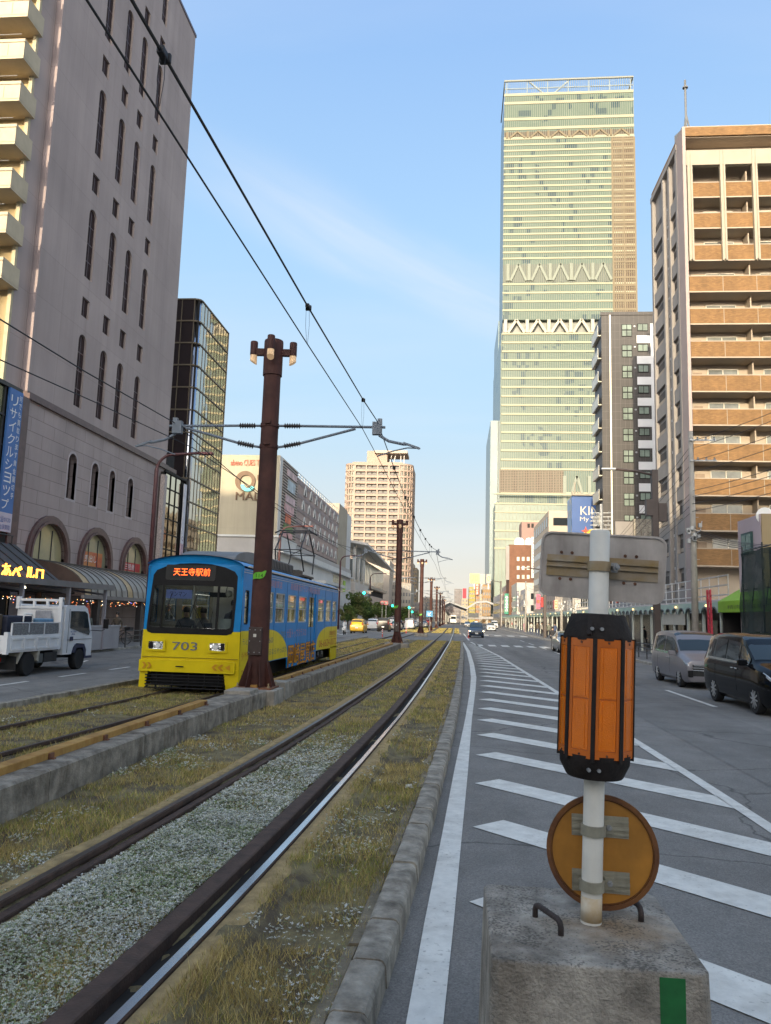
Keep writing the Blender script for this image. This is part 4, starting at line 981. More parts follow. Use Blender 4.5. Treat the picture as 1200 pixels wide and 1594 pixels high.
for k in range(2): a = -7.66+k*.13; m.prism([(a,.68),(a+.06,.68),(a+.12,.755),(a+.06,.83),(a,.83),(a+.06,.755)], Fb, 0, .003)
for k in range(2): a = -5.50-.1-k*.15; m.prism([(a,.68),(a-.07,.68),(a-.15,.755),(a-.07,.83),(a,.83),(a-.08,.755)], Fb, 0, .003)
m.prism([(-5.45,.68),(-5.45,.83),(-5.57,.755)], Fb, 0, .003)
m.build('chevron', mat('chevron_orange', (.55,.27,.005), .5), bmp)
m = MB(); m.prism(rr(-6.80,.735,-6.60,.765,.01), Fb, 0, .004); m.build('coupler_slot', t_blk, bmp)
# lifeguard / underframe / wheels
m = MB(); m.box(-7.5,18.85,.28,-5.6,34.0,.74); uf = m.build('underframe', t_blk, tram)
m = MB()
for k in range(5): z = .23+k*.075; m.tube([(-7.62,18.95,z),(-7.55,18.62,z),(-5.62,18.62,z),(-5.55,18.95,z)], .018, 6)
for x in (-7.3,-6.9,-6.5,-6.1,-5.75): m.box(x,18.63,.2,x+.03,18.66,.58)
m.build('lifeguard', t_blk, tram)
for y in (20.9, 22.5, 30.2, 31.8):
    for x in (-7.22, -5.78):
        m = MB(); m.lathe([(.30,-.06),(.33,-.05),(.33,.05),(.30,.06)], (x,y,.485), 24, 'x'); m.lathe([(.12,-.1),(.12,.1)], (x,y,.485), 12, 'x'); m.build('wheel', dark_metal, tram)
for y in (21.7, 31.0):
    m = MB(); m.box(-5.62,y-1.25,.40,-5.50,y+1.25,.60); m.box(-7.5,y-1.25,.40,-7.38,y+1.25,.60)
    for d in (-.8,.8): m.cbox((-5.5,y+d,.5),(.12,.3,.24)); m.lathe([(.05,.44),(.05,.66)],(-5.47,y+d*.4,0),8)
    m.build('bogie_frame', mat('bogie_grey', (.035,.035,.038), .6, .3, 6), tram)
m = MB()
for y in (21.2,21.9,30.6,31.5): m.cbox((-5.42,y,.58),(.03,.09,.14))
m.build('axle_box_cover', alu, tram)
# back end and interior
m = MB(); loopface(m, [(TXL,.25),(TXR,.25),(TXR,3.2)]+xr_[1:-1]+[(TXL,3.2)], [], lambda u, v, d=0: (u, TY1, v)); m.build('back_panel', t_yel, tram)
B('cab_floor', mat('lino', (.09,.09,.085), .7), tram, (TXL+.06,18.9,.74,TXR-.06,34.2,.80))
B('ceiling_panel', mat('ceiling_cream', (.22,.21,.18), .6), tram, (TXL+.06,19.2,3.10,TXR-.06,34.2,3.13))
m = MB(); m.box(-7.5,18.95,.8,-5.5,19.22,1.60); m.build('driver_desk', mat('desk_grey', (.05,.055,.055), .6), tram, bevel=.03)
m = MB(); m.box(-6.55,20.45,.8,-6.0,20.5,3.0); m.box(-6.0,20.45,.8,-5.4,20.5,1.75); m.build('cab_partition', mat('partition_white', (.55,.55,.52), .6), tram)
m = MB(); m.box(-7.65,21,.8,-7.2,33.5,1.25); m.box(-5.8,21,.8,-5.35,27,1.25); m.box(-7.66,21,1.25,-7.56,33.5,1.7); m.build('bench_seat', mat('seat_green', (.03,.09,.06), .9), tram)
m = MB()
for y in (20.6,22.6,25.2,29.3): m.tube([(-7.15,y,.8),(-7.15,y,3.1)], .02, 8); m.tube([(-5.85,y,.8),(-5.85,y,3.1)], .02, 8)
for x in (-7.1,-5.9): m.tube([(x,20.6,2.55),(x,33,2.55)], .016, 6)
m.build('grab_rail', alu, tram)
m = MB(); m.box(-7.0,20.0,3.085,-6.6,33,3.1); m.box(-6.3,20.0,3.085,-5.95,33,3.1); m.build('ceiling_lamp', emit('tube_light', (1,.93,.75), 1.2), tram)
m = MB(); m.prism(rr(-7.25,2.40,-6.58,2.62,.02), Fp, -.10, -.09); wm = m.build('one_man_sign', mat('sign_blue_paper', (.30,.38,.85), .6), tram)
m = MB(); letters(m, 'ワンマン', Fp, -7.15, 2.45, -6.72, 2.57, -.088); m.build('one_man_letters', mat('navy_letters', (.01,.015,.06), .6), wm)
m = MB(); m.cbox((-5.95,18.98,2.52),(.42,.06,.12)); m.tube([(-5.75,18.98,2.58),(-5.72,18.98,2.8)], .01, 6); m.build('interior_mirror', t_blk, tram)
m = MB(); m.lathe([(.0,-.09),(.07,-.06),(.09,0),(.07,.06),(0,.09)], (-5.68,19.0,2.55), 12); m.build('speaker_ball', mat('ivory', (.45,.43,.35), .6), tram)
m = MB(); m.cbox((-6.18,19.0,1.70),(.18,.1,.22)); m.tube([(-6.12,19,1.8),(-6.08,19,2.1)], .006, 6); m.build('fare_unit', t_blk, tram)
m = MB(); m.cbox((-5.72,18.97,1.78),(.28,.05,.30)); m.build('notice_card', mat('card_white', (.5,.55,.55), .6), tram)
# ------------------------------------------------------------------ left side of the street
def put(proto, parent, loc):
    """linked copy of a part (and its sub-parts) moved by loc"""
    c = copy_tree(proto, parent); c.location = loc; return c
# --- arcaded department building, pinkish granite
WX = -22.94
pb = wthing('arched_building', 'tall pinkish stone building with columns of arched slit windows above an arcade', 'building', (WX-8, 48, 0))
g_up = tile_mat('pink_tile', (.395,.325,.305), (.30,.245,.232), 'yz', 2.9, 2.7, .75, .012, .03, 0, .0, noise=.10, nscale=.25)
g_lo = tile_mat('pink_granite', (.355,.288,.275), (.19,.146,.142), 'yz', 2.4, .76, .55, .018, .05, .5, .15, noise=.12, nscale=.35)
g_side = tile_mat('pink_tile_side', (.33,.27,.27), (.24,.19,.2), 'xz', 3, 2.7, .75, .012, .03, 0, noise=.1)
dk_trim = mat('brown_granite', (.10,.058,.058), .4, .2, 3)
slit = mat('bronze_glazing', (.042,.026,.025), .7, .25, 3, spec=.12)
cols = [(42.8,43.76),(45.66,46.62),(48.14,49.1),(51.0,51.96)]
holes, wl = [], []
for k in range(5):
    z0 = 14.08+8.1*k
    for a, b in cols:
        z1 = min(z0+4.52, 50.0) if k < 4 else z0+3.3
        holes.append(arch(a, z0, b, z1)); wl.append(('arch', a, z0, b, z1))
        if k < 4: holes.append(rect(a+.02, z0+5.62, b-.02, z0+6.82)); wl.append(('sq', a+.02, z0+5.62, b-.02, z0+6.82))
m = MB(); m.holed(pX(WX), (37.9,13.3,57.9,50.6), holes, .16); m.build('upper_wall', g_up, pb)
for kind, a, z0, b, z1 in wl:
    m = MB(); m.poly([(WX-.14, u, v) for u, v in (arch(a,z0,b,z1) if kind == 'arch' else rect(a,z0,b,z1))])
    wn = m.build('window', slit, pb)
    m = MB()
    if kind == 'arch':
        m.box(WX-.15, (a+b)/2-.025, z0, WX-.12, (a+b)/2+.025, z1-.1)
        for q in range(1, 4): m.box(WX-.15, a, z0+q*(z1-z0)/4-.03, WX-.125, b, z0+q*(z1-z0)/4+.03)
    else: m.box(WX-.15, (a+b)/2-.025, z0, WX-.12, (a+b)/2+.025, z1)
    m.build('frame', dk_trim, wn)
small = [(42.65,43.62),(45.56,46.46),(48.05,48.88),(50.92,51.80)]
bigs = [(39.35,43.05),(45.05,48.75),(50.95,54.65)]
hl = [arch(a,8.45,b,11.17) for a, b in small]+[arch(a,4.4,b,6.72,14) for a, b in bigs]
m = MB(); m.holed(pX(WX+.10), (37.9,.1,59.4,13.0), hl, .55); m.build('lower_wall', g_lo, pb)
pale = mat('pale_reveal', (.42,.36,.36), .6, .1, 3)
for a, b in small:
    m = MB(); ring(m, pX(WX+.10), arch(a-.14,8.31,b+.14,11.31), arch(a,8.45,b,11.17), -.2, .012); wn = m.build('arch_surround', pale, pb)
    m = MB(); m.poly([(WX-.30,u,v) for u, v in arch(a,8.45,b,11.17)]); wn = m.build('window', slit, pb)
    m = MB(); m.box(WX-.31,a,9.7,WX-.27,b,9.76); m.box(WX-.31,(a+b)/2-.03,8.45,WX-.27,(a+b)/2+.03,11.1); m.build('frame', dark_metal, wn)
refl_glass = mat('painted_reflection_glass', (.46,.40,.22), .12, .3, .6, spec=.6, col2=(.30,.29,.20))  # yellowish base colour paints in the reflection of sunlit buildings opposite
for i, (a, b) in enumerate(bigs):
    m = MB(); ring(m, pX(WX+.10), arch(a-.46,4.2,b+.46,7.18,14), arch(a,4.4,b,6.72,14), -.3, .16); ring(m, pX(WX+.10), arch(a-.16,4.3,b+.16,6.88,14), arch(a-.02,4.4,b+.02,6.74,14), .0, .22)
    m.build('arch_surround', dk_trim, pb)
    m = MB(); m.poly([(WX-.08,u,v) for u, v in arch(a,4.4,b,6.72,14)]); wn = m.build('arched_window', refl_glass, pb)
    m = MB()
    for q in (1/3, 2/3): y = a+(b-a)*q; m.box(WX-.09,y-.03,4.4,WX-.04,y+.03,6.4)
    m.build('mullion', dark_metal, wn)
    if i:
        m = MB(); m.box(WX-.075,a+.05,4.75 if i == 2 else 4.7,WX-.068,b-.5 if i == 1 else b-.3,5.35 if i == 2 else 5.6); bn = m.build('red_banner', mat('red_banner', (.50,.055,.05), .6, .15, 2) if i == 2 else mat('orange_banner', (.62,.28,.09), .6, .3, 1.2, col2=(.55,.10,.06)), wn)
        m = MB(); letters(m, '南三陸産' if i == 2 else '大売出し', pX(WX-.06), a+.3, 4.85 if i == 2 else 4.95, b-1.3, 5.27 if i == 2 else 5.4, 0); m.build('banner_letters', white_gloss, bn)
B('cornice', dk_trim, pb, (WX-.1,37.7,13.0,WX+.28,59.4,13.3), (WX-.1,37.7,13.3,WX+.14,58.0,13.42))
B('roof_coping', dk_trim, pb, (-30.5,37.8,50.6,WX+.06,58.0,50.85))
m = MB(); m.box(-30.5,38.0,.1,WX-.5,57.8,50.59); m.box(-30.5,57.8,.1,WX+.05,59.38,14.4); m.build('inner_block', dark_void, pb)
m = MB(); m.poly([(WX,37.9,13.3),(WX,37.9,50.6),(-30.5,37.9,50.6),(-30.5,37.9,13.3)]); m.poly([(WX,57.9,13.3),(WX,57.9,50.6),(-30.5,57.9,50.6),(-30.5,57.9,13.3)]); m.poly([(-30.5,37.9,50.6),(WX,37.9,50.6),(WX,57.9,50.6),(-30.5,57.9,50.6)]); m.build('side_wall', g_side, pb)
B('corner_pilaster', dk_trim, pb, (WX-.6,36.95,3,WX+.24,37.85,13.0))
# arcade canopy of purple-grey sheet on curved ribs
m = MB(); can = lambda t: (WX+.1+3.65*math.sin(t*PI/2*.98), 2.72+1.85*math.cos(t*PI/2)**.8 if t < 1 else 2.72)
NS_ = 10
for k in range(26):
    y0 = 38.6+k*.76; y1 = y0+.76; m.k = 1 if k % 7 in (0,) else 0
    for i in range(NS_):
        a, b = can(i/NS_), can((i+1)/NS_); m.poly([(a[0],y0,a[1]),(b[0],y0,b[1]),(b[0],y1-.02,b[1]),(a[0],y1-.02,a[1])])
t = wthing('arcade_canopy', 'curved ribbed grey canopy over the arcade of the pinkish building', 'canopy', (WX+2, 48, 2.7))
cmetal = mat('canopy_grey', (.30,.285,.26), .5, .12, 1.5, metal=.2, dirt=.3)
m.build('canopy_sheet', [cmetal, mat('canopy_tan', (.42,.31,.17), .55, .1, 2)], t)
m = MB()
for k in range(27):
    y = 38.6+k*.76; m.tube([(can(i/NS_)[0]+.02, y-.01, can(i/NS_)[1]+.02) for i in range(NS_+1)], .022, 5)
m.build('seam_ribs', mat('rib_dark', (.07,.065,.06), .6), t, kind='stuff')
B('eave_beam', mat('eave_grey', (.20,.18,.17), .6, .1, 2), t, (WX+3.6,38.5,2.58,WX+3.78,58.4,2.78)); B('ridge_beam', dark_metal, t, (WX+.1,38.5,4.52,WX+.35,58.4,4.66))
m = MB(); m.poly([(WX+.1,38.59,2.7)]+[(can(i/NS_)[0],38.59,can(i/NS_)[1]) for i in range(NS_+1)]); m.build('end_wall', mat('end_brown', (.09,.06,.05), .7), t)
t = wthing('neon_sign', 'orange neon lettering on the dark canopy above the bus shelter', 'neon sign', (-19.5, 33, 3.4))
m = MB(); letters(m, 'あべ ルロ', pX(-19.45), 31.55, 3.22, 34.9, 3.92, .0, thick=.05); m.build('neon_letters', emit('neon_orange', (1,.36,.03), 3.0), t)
t = wthing('dark_canopy', 'dark sloping sheet metal canopy at the left edge with neon letters on it', 'canopy', (-20.5, 34, 3))
m = MB(); m.poly([(-19.5,24,3.1),(-19.5,37.4,3.1),(-22.5,37.4,5.2),(-22.5,24,5.2)]); m.poly([(-19.5,37.4,2.8),(-19.5,37.4,3.1),(-22.5,37.4,5.2),(-22.5,37.4,2.8)]); m.poly([(-19.5,24,2.85),(-19.5,37.4,2.85),(-19.5,37.4,3.1),(-19.5,24,3.1)]); m.poly([(-19.5,24,2.84),(-19.5,37.4,2.84),(-22.6,37.4,2.84),(-22.6,24,2.84)])
m.build('roof_sheet', mat('dark_sheet', (.06,.062,.066), .5, .15, 2, dirt=.3), t)
m = MB()
for k in range(14): y = 24.4+k*.96; m.bar((-19.5,y,3.13),(-22.5,y,5.23),.05,.05)
m.tube([(-22.4,24,5.6),(-22.4,37,5.6)], .03, 6); m.tube([(-22.4,36.9,5.2),(-22.4,36.9,5.6)], .03, 6); m.build('standing_seam', dark_metal, t, kind='stuff')
# arcade interior: dark shopfronts behind, with columns and strings of lights
t = wthing('arcade_shopfront', 'dim shopfronts inside the arcade behind the low wall and shelter', 'shopfront', (WX, 45, 0))
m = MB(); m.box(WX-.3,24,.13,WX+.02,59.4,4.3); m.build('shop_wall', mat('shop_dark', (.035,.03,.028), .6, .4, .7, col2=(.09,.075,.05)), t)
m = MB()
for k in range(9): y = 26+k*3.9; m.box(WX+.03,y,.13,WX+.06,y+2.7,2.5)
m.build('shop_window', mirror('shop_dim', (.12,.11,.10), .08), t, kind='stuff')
for k in range(6):
    y = 29+k*5.8; m = MB(); m.box(WX+3.3,y-.16,.13,WX+3.62,y+.16,2.75); m.build('arcade_column', mat('column_dark', (.05,.045,.045), .5), t)
cols_ = [(1,.25,.08),(1,.6,.2),(.9,.85,.7),(.25,.25,1)]
for k, cc_ in enumerate(cols_):
    m = MB(); r = random.Random(k)
    for i in range((120,70,50,16)[k]):
        y = r.uniform(25,57.5); z = 2.52-abs(r.gauss(0,.16)); m.lathe([(0,-.015),(.014,0),(0,.015)], (WX+3.4+r.uniform(-.1,.1), y, z), 5)
    o = m.build('light_string', emit('bulb%s' % 'abcd'[k], cc_, 3.0), t, kind='stuff')
# --- apartment tower with cream balconies at the left edge
ab = wthing('balcony_block', 'sunlit cream apartment block with stacked balconies at the left edge', 'building', (-30, 36.3, 0))
cream_w = mat('cream_wall', (.50,.38,.20), .8, .08, 1.0, dirt=.2); balc_m = mat('balcony_cream', (.52,.44,.31), .7, .06, 1.5, dirt=.15)
m = MB(); m.box(-31.5,36.5,13.2,-23.33,37.88,62); m.build('end_wall', g_up, ab)
m = MB(); m.poly([(-31.5,36.49,13),(-23.36,36.49,13),(-23.36,36.49,62),(-31.5,36.49,62)]); m.build('back_wall', cream_w, ab)
B('corner_strip', mat('cream_strip', (.48,.42,.28), .7), ab, (-23.55,36.3,13,-23.34,36.49,62))
dk_door = mat('door_brown', (.07,.05,.035), .4, .2, 2)
for k in range(9):
    zt = 34.15+4.86-2.43*k
    m = MB(); m.box(-31.5,34.95,zt-1.0,-23.1,35.07,zt-.2); m.box(-31.5,34.93,zt-.17,-23.08,35.09,zt-.0); m.box(-23.22,35.07,zt-1.0,-23.1,36.48,zt); m.box(-31.5,34.95,zt-1.12,-23.1,36.48,zt-.98)
    for i in range(24): m.box(-31.4+i*.33,34.98,zt-.21,-31.23+i*.33,35.05,zt-.16)
    bc = m.build('balcony', balc_m, ab)
    m = MB()
    for i in range(8): m.box(-31+i*1.0,34.945,zt-.92,-30.97+i*1.0,34.951,zt-.28)
    m.build('panel_joint', mat('joint_tan', (.22,.19,.14), .9), bc)  # joint lines in a darker tan than the parapet
    m = MB(); m.box(-31,36.44,zt-.95,-28.6,36.485,zt+1.0); m.box(-27.6,36.44,zt-.95,-25.4,36.485,zt+1.0); m.build('balcony_door', dk_door, bc)
    if k in (1, 2, 7): m = MB(); m.cbox((-24.6,36.2,zt-.6),(.75,.3,.55)); m.build('air_conditioner', white_gloss, bc)
    m = MB(); m.tube([(-31,35.5,zt+.75),(-23.7,35.5,zt+.75)], .018, 6); m.build('drying_pole', alu, bc)
# --- glass-fronted shop below it with the blue vertical banner
gs = wthing('glass_shop', 'glass fronted shop building at the left edge below the cream balconies', 'building', (-24, 30, 0))
m = MB(); m.box(-31.5,20,3,-22.75,36.86,13.1); m.build('shop_body', dark_void, gs)
m = MB(); m.poly([(-22.7,20,4),(-22.7,35.6,4),(-22.7,35.6,13.05),(-22.7,20,13.05)]); m.build('glass_front', mirror('green_glass', (.30,.36,.28), .08, .35, .35), gs)
m = MB()
for k in range(7): m.box(-22.72,20,4+k*1.5,-22.62,35.65,4.09+k*1.5)
for k in range(11): m.box(-22.72,20+k*1.55,4,-22.63,20.07+k*1.55,13.05)
m.box(-22.75,20,13.0,-22.55,36.9,13.2); m.build('mullions', dark_metal, gs)
t = wthing('vertical_banner', 'blue vertical shop banner with white lettering beside the pinkish building', 'banner', (-22.6, 36.3, 6))
B('banner_board', mat('banner_blue', (.055,.16,.42), .5, .08, 1), t, (-22.62,35.72,6.7,-22.5,36.88,13.0)); B('banner_foot', mat('banner_pale', (.50,.47,.55), .5, .1, 1), t, (-22.62,35.72,5.75,-22.5,36.88,6.7))
m = MB()
for i, ch_ in enumerate('リサイクルショップ'): letters(m, ch_, pX(-22.49), 35.85, 12.15-i*.66, 36.45, 12.68-i*.66, 0)
for i, ch_ in enumerate('何でも買取ります貴金属切手'): letters(m, ch_, pX(-22.49), 36.55, 12.5-i*.42, 36.8, 12.8-i*.42, 0)
m.build('banner_letters', white_gloss, t)
m = MB(); letters(m, '☎0120', pX(-22.49), 35.85, 6.2, 36.75, 6.5, 0); letters(m, '出張買取', pX(-22.49), 35.85, 5.85, 36.75, 6.1, 0); m.build('foot_letters', mat('banner_text_blue', (.04,.08,.3), .5), t)
# --- small glazed building with a slim pink sign, and the bronze glass tower
sg = wthing('small_glazed_building', 'narrow glazed shop building with black mullions between stone building and bronze tower', 'building', (-24, 59, 0))
gold_glass = mirror('gold_glass', (.52,.47,.38), .03, .30, .22)
B('body', dark_void, sg, (-29,56.6,0,-22.6,61.2,12.7))
m = MB(); m.poly([(-22.55,56.9,3),(-22.55,60.35,3),(-22.55,60.35,12.6),(-22.55,56.9,12.6)]); m.build('glass_front', mirror('olive_glass', (.62,.54,.38), .04, .3, .3), sg)
m = MB()
for k in range(9): m.box(-22.57,56.8,3.2+k*1.18,-22.48,60.4,3.28+k*1.18)
for y in (56.8,57.95,59.1,60.3): m.box(-22.57,y,3,-22.49,y+.06,12.7)
m.build('mullions', t_blk, sg); B('stone_edge', mat('speckled_stone', (.42,.36,.34), .7, .35, 14), sg, (-22.7,56.3,.1,-22.35,56.8,12.4))
B('black_frame', t_blk, sg, (-22.6,61.1,3,-22.40,61.35,12.8), (-22.6,56.6,12.68,-22.42,61.35,12.84))
m = MB(); m.box(-22.55,60.5,7.6,-22.42,61.1,12.4); m.box(-22.55,60.5,2.6,-22.42,61.1,7.4)
ps = wthing('slim_sign', 'slim vertical white and pink sign on the edge of the narrow glazed building', 'sign', (-22.45,60.8,7))
m = MB(); m.box(-22.39,60.5,7.5,-22.32,61.1,12.4); m.build('white_board', mat('pale_board', (.62,.62,.68), .5), ps)
m = MB(); m.box(-22.39,60.5,2.6,-22.32,61.1,7.5); m.build('pink_board', mat('pink_board', (.60,.42,.47), .5), ps)
m = MB()
for i, ch_ in enumerate('のるっく美容室'): letters(m, ch_, pX(-22.31), 60.62, 7.0-i*.55, 60.98, 7.4-i*.55, 0)
letters(m, 'Q', pX(-22.31), 60.6, 7.7, 61.0, 8.1, 0); m.build('sign_letters', mat('mauve_letters', (.2,.08,.2), .5), ps)
gt = wthing('bronze_glass_tower', 'bronze mirrored glass office block behind the pinkish building', 'building', (-26, 68, 0))
bz_frame = mat('bronze_frame', (.17,.135,.09), .55, .15, 2, metal=.2)
B('core', dark_void, gt, (-27,63.6,0,-23.15,71.9,29.55))
south = mirror('dark_bronze_glass', (.028,.02,.02), .1, .2, .3, metal=0)
zs = [29.6-2.02*k for k in range(15)]
m = MB(); m.poly([(-27,63.55,1),(-23.5,63.55,1),(-23.5,63.55,29.6),(-27,63.55,29.6)]); m.build('south_glass', south, gt)
m = MB(); m.poly([(-23.05,64.0,1),(-23.05,71.95,1),(-23.05,71.95,29.6),(-23.05,64.0,29.6)]); m.build('street_glass', gold_glass, gt)
m = MB(); m.lathe([(.45,1),(.45,29.6)], (-23.5,64.0,0), 20); m.build('corner_glass', mirror('steel_glass', (.45,.47,.52), .06, .15, .4), gt, smooth=True)
m = MB()
for z in zs:
    m.box(-27,63.46,z-.07,-23.5,63.60,z+.05); m.box(-23.1,64.0,z-.07,-22.98,72.0,z+.05); m.lathe([(.49,z-.07),(.49,z+.05)], (-23.5,64.0,0), 16)
m.build('floor_rail', bz_frame, gt, kind='stuff')
m = MB()
for k in range(4): m.box(-27+k*1.13,63.48,1,-26.93+k*1.13,63.6,29.6)
for k in range(1, 10): m.box(-23.1,64.0+k*.8-.02,1,-23.015,64.0+k*.8+.02,29.6)
m.box(-23.15,71.9,.1,-22.98,72.0,29.65); m.build('mullions', bz_frame, gt)
B('street_base', bz_frame, gt, (-23.6,63.4,0,-22.96,72.0,3.4))
# --- shopping mall with the big letters
mall = wthing('mall_building', 'cream shopping mall with a large brown Q and MALL lettering on its end wall', 'building', (-30, 110, 0))
mall_cream = tile_mat('mall_panels', (.42,.37,.27), (.36,.31,.23), 'xz', 1.9, 3.2, .7, .012, .02, 0, noise=.05); mall_grey = mat('mall_grey', (.42,.40,.38), .7, .06, .5, dirt=.15); mall_white = mat('mall_white', (.60,.60,.58), .6, .05, .5, dirt=.1)
m = MB(); m.box(-60,96,11.9,-22.95,107,22.35); m.build('end_block', mall_cream, mall)
m = MB(); m.box(-60,96.15,0,-22.8,165,11.75); m.build('base_block', mall_grey, mall); B('base_cornice', mall_white, mall, (-60,95.9,11.7,-22.65,107.5,11.95))
m = MB(); m.poly([(-22.70,96.15,4),(-22.70,165,4),(-22.70,165,11.0),(-22.70,96.15,11.0)]); m.build('street_panel', mall_white, mall)
m = MB(); m.poly([(-22.69,96,10.0),(-22.69,107,10),(-22.69,107,11.95),(-22.69,96,11.95)]); m.build('street_band', mall_white, mall)
plain = MB(); plain.box(-23.0,96.05,11.95,-22.90,97.6,22.3); plain.build('corner_panel', mall_white, mall)
m = MB()
for k in range(27): z = 12.1+k*.38; m.box(-22.94,97.6,z,-22.78,106.9,z+.2)
m.build('louvres', mat('louvre_tan', (.36,.31,.27), .6, .1, 1), mall)
B('louvre_back', mat('louvre_dark', (.09,.075,.065), .8), mall, (-22.99,97.6,11.95,-22.93,107,22.3))
sign_cols = [(.55,.40,.40),(.42,.50,.55),(.55,.40,.42),(.62,.38,.38),(.62,.16,.08),(.15,.24,.08),(.60,.33,.32)]
for k, (y0, y1, z0, z1) in enumerate(((99.5,105.6,20.4,21.3),(100.3,104.9,18.5,20.0),(99.2,105.2,16.9,17.8),(99.0,104.6,15.4,16.6),(99.8,103.0,14.1,15.3),(99.0,104.4,13.0,13.9),(98.8,104.4,12.2,12.9))):
    B('shop_panel', mat('panel%s' % 'abcdefg'[k], sign_cols[k], .6, .25, .8), mall, (-22.78,y0,z0,-22.70,y1,z1))
m = MB(); f = pYn(95.98); circp = lambda cx, cz, r, n=40: [(cx+r*math.cos(2*PI*i/n), cz+r*math.sin(2*PI*i/n)) for i in range(n)]
ring(m, f, circp(-27.35,18.88,1.32), circp(-27.25,18.88,.78), 0, .25); m.build('letter_ring', mat('mall_brown', (.15,.085,.045), .6), mall)
m = MB(); a = [(-26.95+.95*math.cos(t), 18.45+.95*math.sin(t)) for t in [PI*1.02+i*PI*.85/12 for i in range(13)]]; b = [(-26.95+.5*math.cos(t), 18.45+.5*math.sin(t)) for t in [PI*1.02+i*PI*.85/12 for i in range(13)]]
for i in range(12): m.prism([a[i],a[i+1],b[i+1],b[i]], f, .2, .32)
m.build('letter_tail', mat('turquoise', (.10,.55,.60), .5), mall)
m = MB(); letters(m, "'s", f, -25.8, 17.75, -24.75, 19.7, .2, thick=.2); letters(m, 'MALL', f, -28.5, 16.42, -24.5, 17.45, .2, thick=.2); m.build('mall_letters', MATS['mall_brown'], mall)
m = MB(); letters(m, 'abeno CUES TOWN', f, -29.4, 20.95, -24.0, 21.7, .15, thick=.12); m.build('red_letters', mat('mall_red', (.55,.16,.10), .6), mall)
dotted = mat('mall_mauve', (.34,.28,.27), .7, .12, .6, dirt=.2)
m = MB(); m.box(-60,107,11.95,-23.0,146.3,21.6); m.build('patterned_block', dotted, mall)
m = MB()
for k in range(50): y = 107.2+k*.78; m.box(-23.02,y,12.0,-22.9,y+.34,21.5)
m.build('vertical_fins', mat('fin_pinkgrey', (.40,.33,.31), .7, .1, .6), mall)
m = MB()
for k in range(5): z = 12.9+k*1.95; m.box(-23.01,107.1,z,-22.87,146.2,z+.55)
m.build('band', mat('band_mauve', (.28,.225,.22), .7, .1, .6), mall)
for r_ in range(4):
    for k in range(8):
        y = 110.5+k*4.6+(r_ % 2)*1.2; z = 12.6+r_*2.35
        if z+1.5 > 21.6: continue
        m = MB(); ring(m, pX(-22.86), [(y,z),(y+1.9,z),(y+1.55,z+1.0),(y+.95,z+1.5),(y+.35,z+1.0)], [(y+.35,z+.02),(y+1.55,z+.02),(y+1.3,z+.8),(y+.95,z+1.1),(y+.6,z+.8)], -.05, .1); wn = m.build('arched_window', mall_white, mall)
        m = MB(); m.poly([(-22.84,u,v) for u, v in [(y+.35,z+.02),(y+1.55,z+.02),(y+1.3,z+.8),(y+.95,z+1.1),(y+.6,z+.8)]]); m.build('pane', dark_void, wn)
m = MB(); m.tube([(-23.1,107,22.4),(-23.1,146,22.4)], .05, 6); m.tube([(-23.1,107,22.0),(-23.1,146,22.0)], .04, 6)
for k in range(20): m.tube([(-23.1,107+k*2,21.6),(-23.1,107+k*2,22.4)], .04, 5)
m.build('roof_railing', mall_white, mall)
B('tan_stair_tower', mat('tan_block', (.36,.31,.24), .7, .08, .5), mall, (-60,146.3,0,-22.85,157.5,23.6)); B('white_stair_tower', mat('pale_block', (.55,.55,.55), .6, .06, .5), mall, (-60,157.5,0,-22.9,164,23.2))
B('ledge', mall_white, mall, (-22.7,96,9.8,-21.9,164,10.05)); B('entrance_canopy', mall_white, mall, (-22.7,120,7.0,-20.4,141,7.5)); B('poster_wall', mat('poster_cream', (.62,.56,.40), .5, .25, 1.6), mall, (-22.69,141,6.6,-22.6,153,9.4)); B('green_poster', mat('poster_green', (.35,.62,.05), .5), mall, (-22.6,153.2,6.8,-22.5,156,9.0))
m = MB()
for r_ in range(5): letters(m, 'シネマ・食・専門店街', pX(-22.59), 141.5, 9.0-r_*.5, 151.5, 9.25-r_*.5, 0)
m.build('poster_letters', mat('poster_text', (.2,.15,.1), .6), mall)
# --- far pavilion with a sweeping white roof
pv = wthing('pavilion_building', 'pale glazed building with a big tilted white roof slab on slim columns', 'building', (-30, 210, 0))
m = MB(); m.faces([(-20,171,17.8),(-40,171,21.0),(-40,262,24),(-21,262,17.0),(-20,171,18.3),(-40,171,21.5),(-40,262,24.5),(-21,262,17.5)], [(0,1,2,3),(4,5,6,7),(0,1,5,4),(1,2,6,5),(2,3,7,6),(3,0,4,7)]); m.build('roof_slab', mat('roof_offwhite', (.55,.53,.50), .6), pv)
for y in (174,182,191): 
    m = MB(); m.tube([(-23.3,y,9),(-23.3,y,18.2)], .42, 10); m.build('column', mall_white, pv, smooth=True)
B('glass_hall', mirror('hall_glass', (.45,.42,.35), .15, .2, .2), pv, (-40,196,10.4,-24.3,255,16.6)); B('floor_slab', mat('slab_tan', (.45,.38,.29), .7), pv, (-40,172,9.6,-23.2,258,10.4))
B('base_wall', mat('base_pale', (.55,.50,.45), .7, .08, .4), pv, (-40,171,0,-22.6,198,9.6)); B('recess', dark_void, pv, (-40,198,4.5,-24.5,258,9.6)); B('base_pink', mat('base_pinkish', (.55,.42,.33), .7, .1, .4), pv, (-40,199,0,-22.7,258,7.5)); B('blue_strip', mat('teal_strip', (.08,.16,.20), .5), pv, (-22.6,197,0,-22.4,200,9))
m = MB()
for k in range(16): m.box(-24.3,196+k*3.7,10.4,-24.22,196.3+k*3.7,16.6)
m.build('mullions', mall_white, pv)
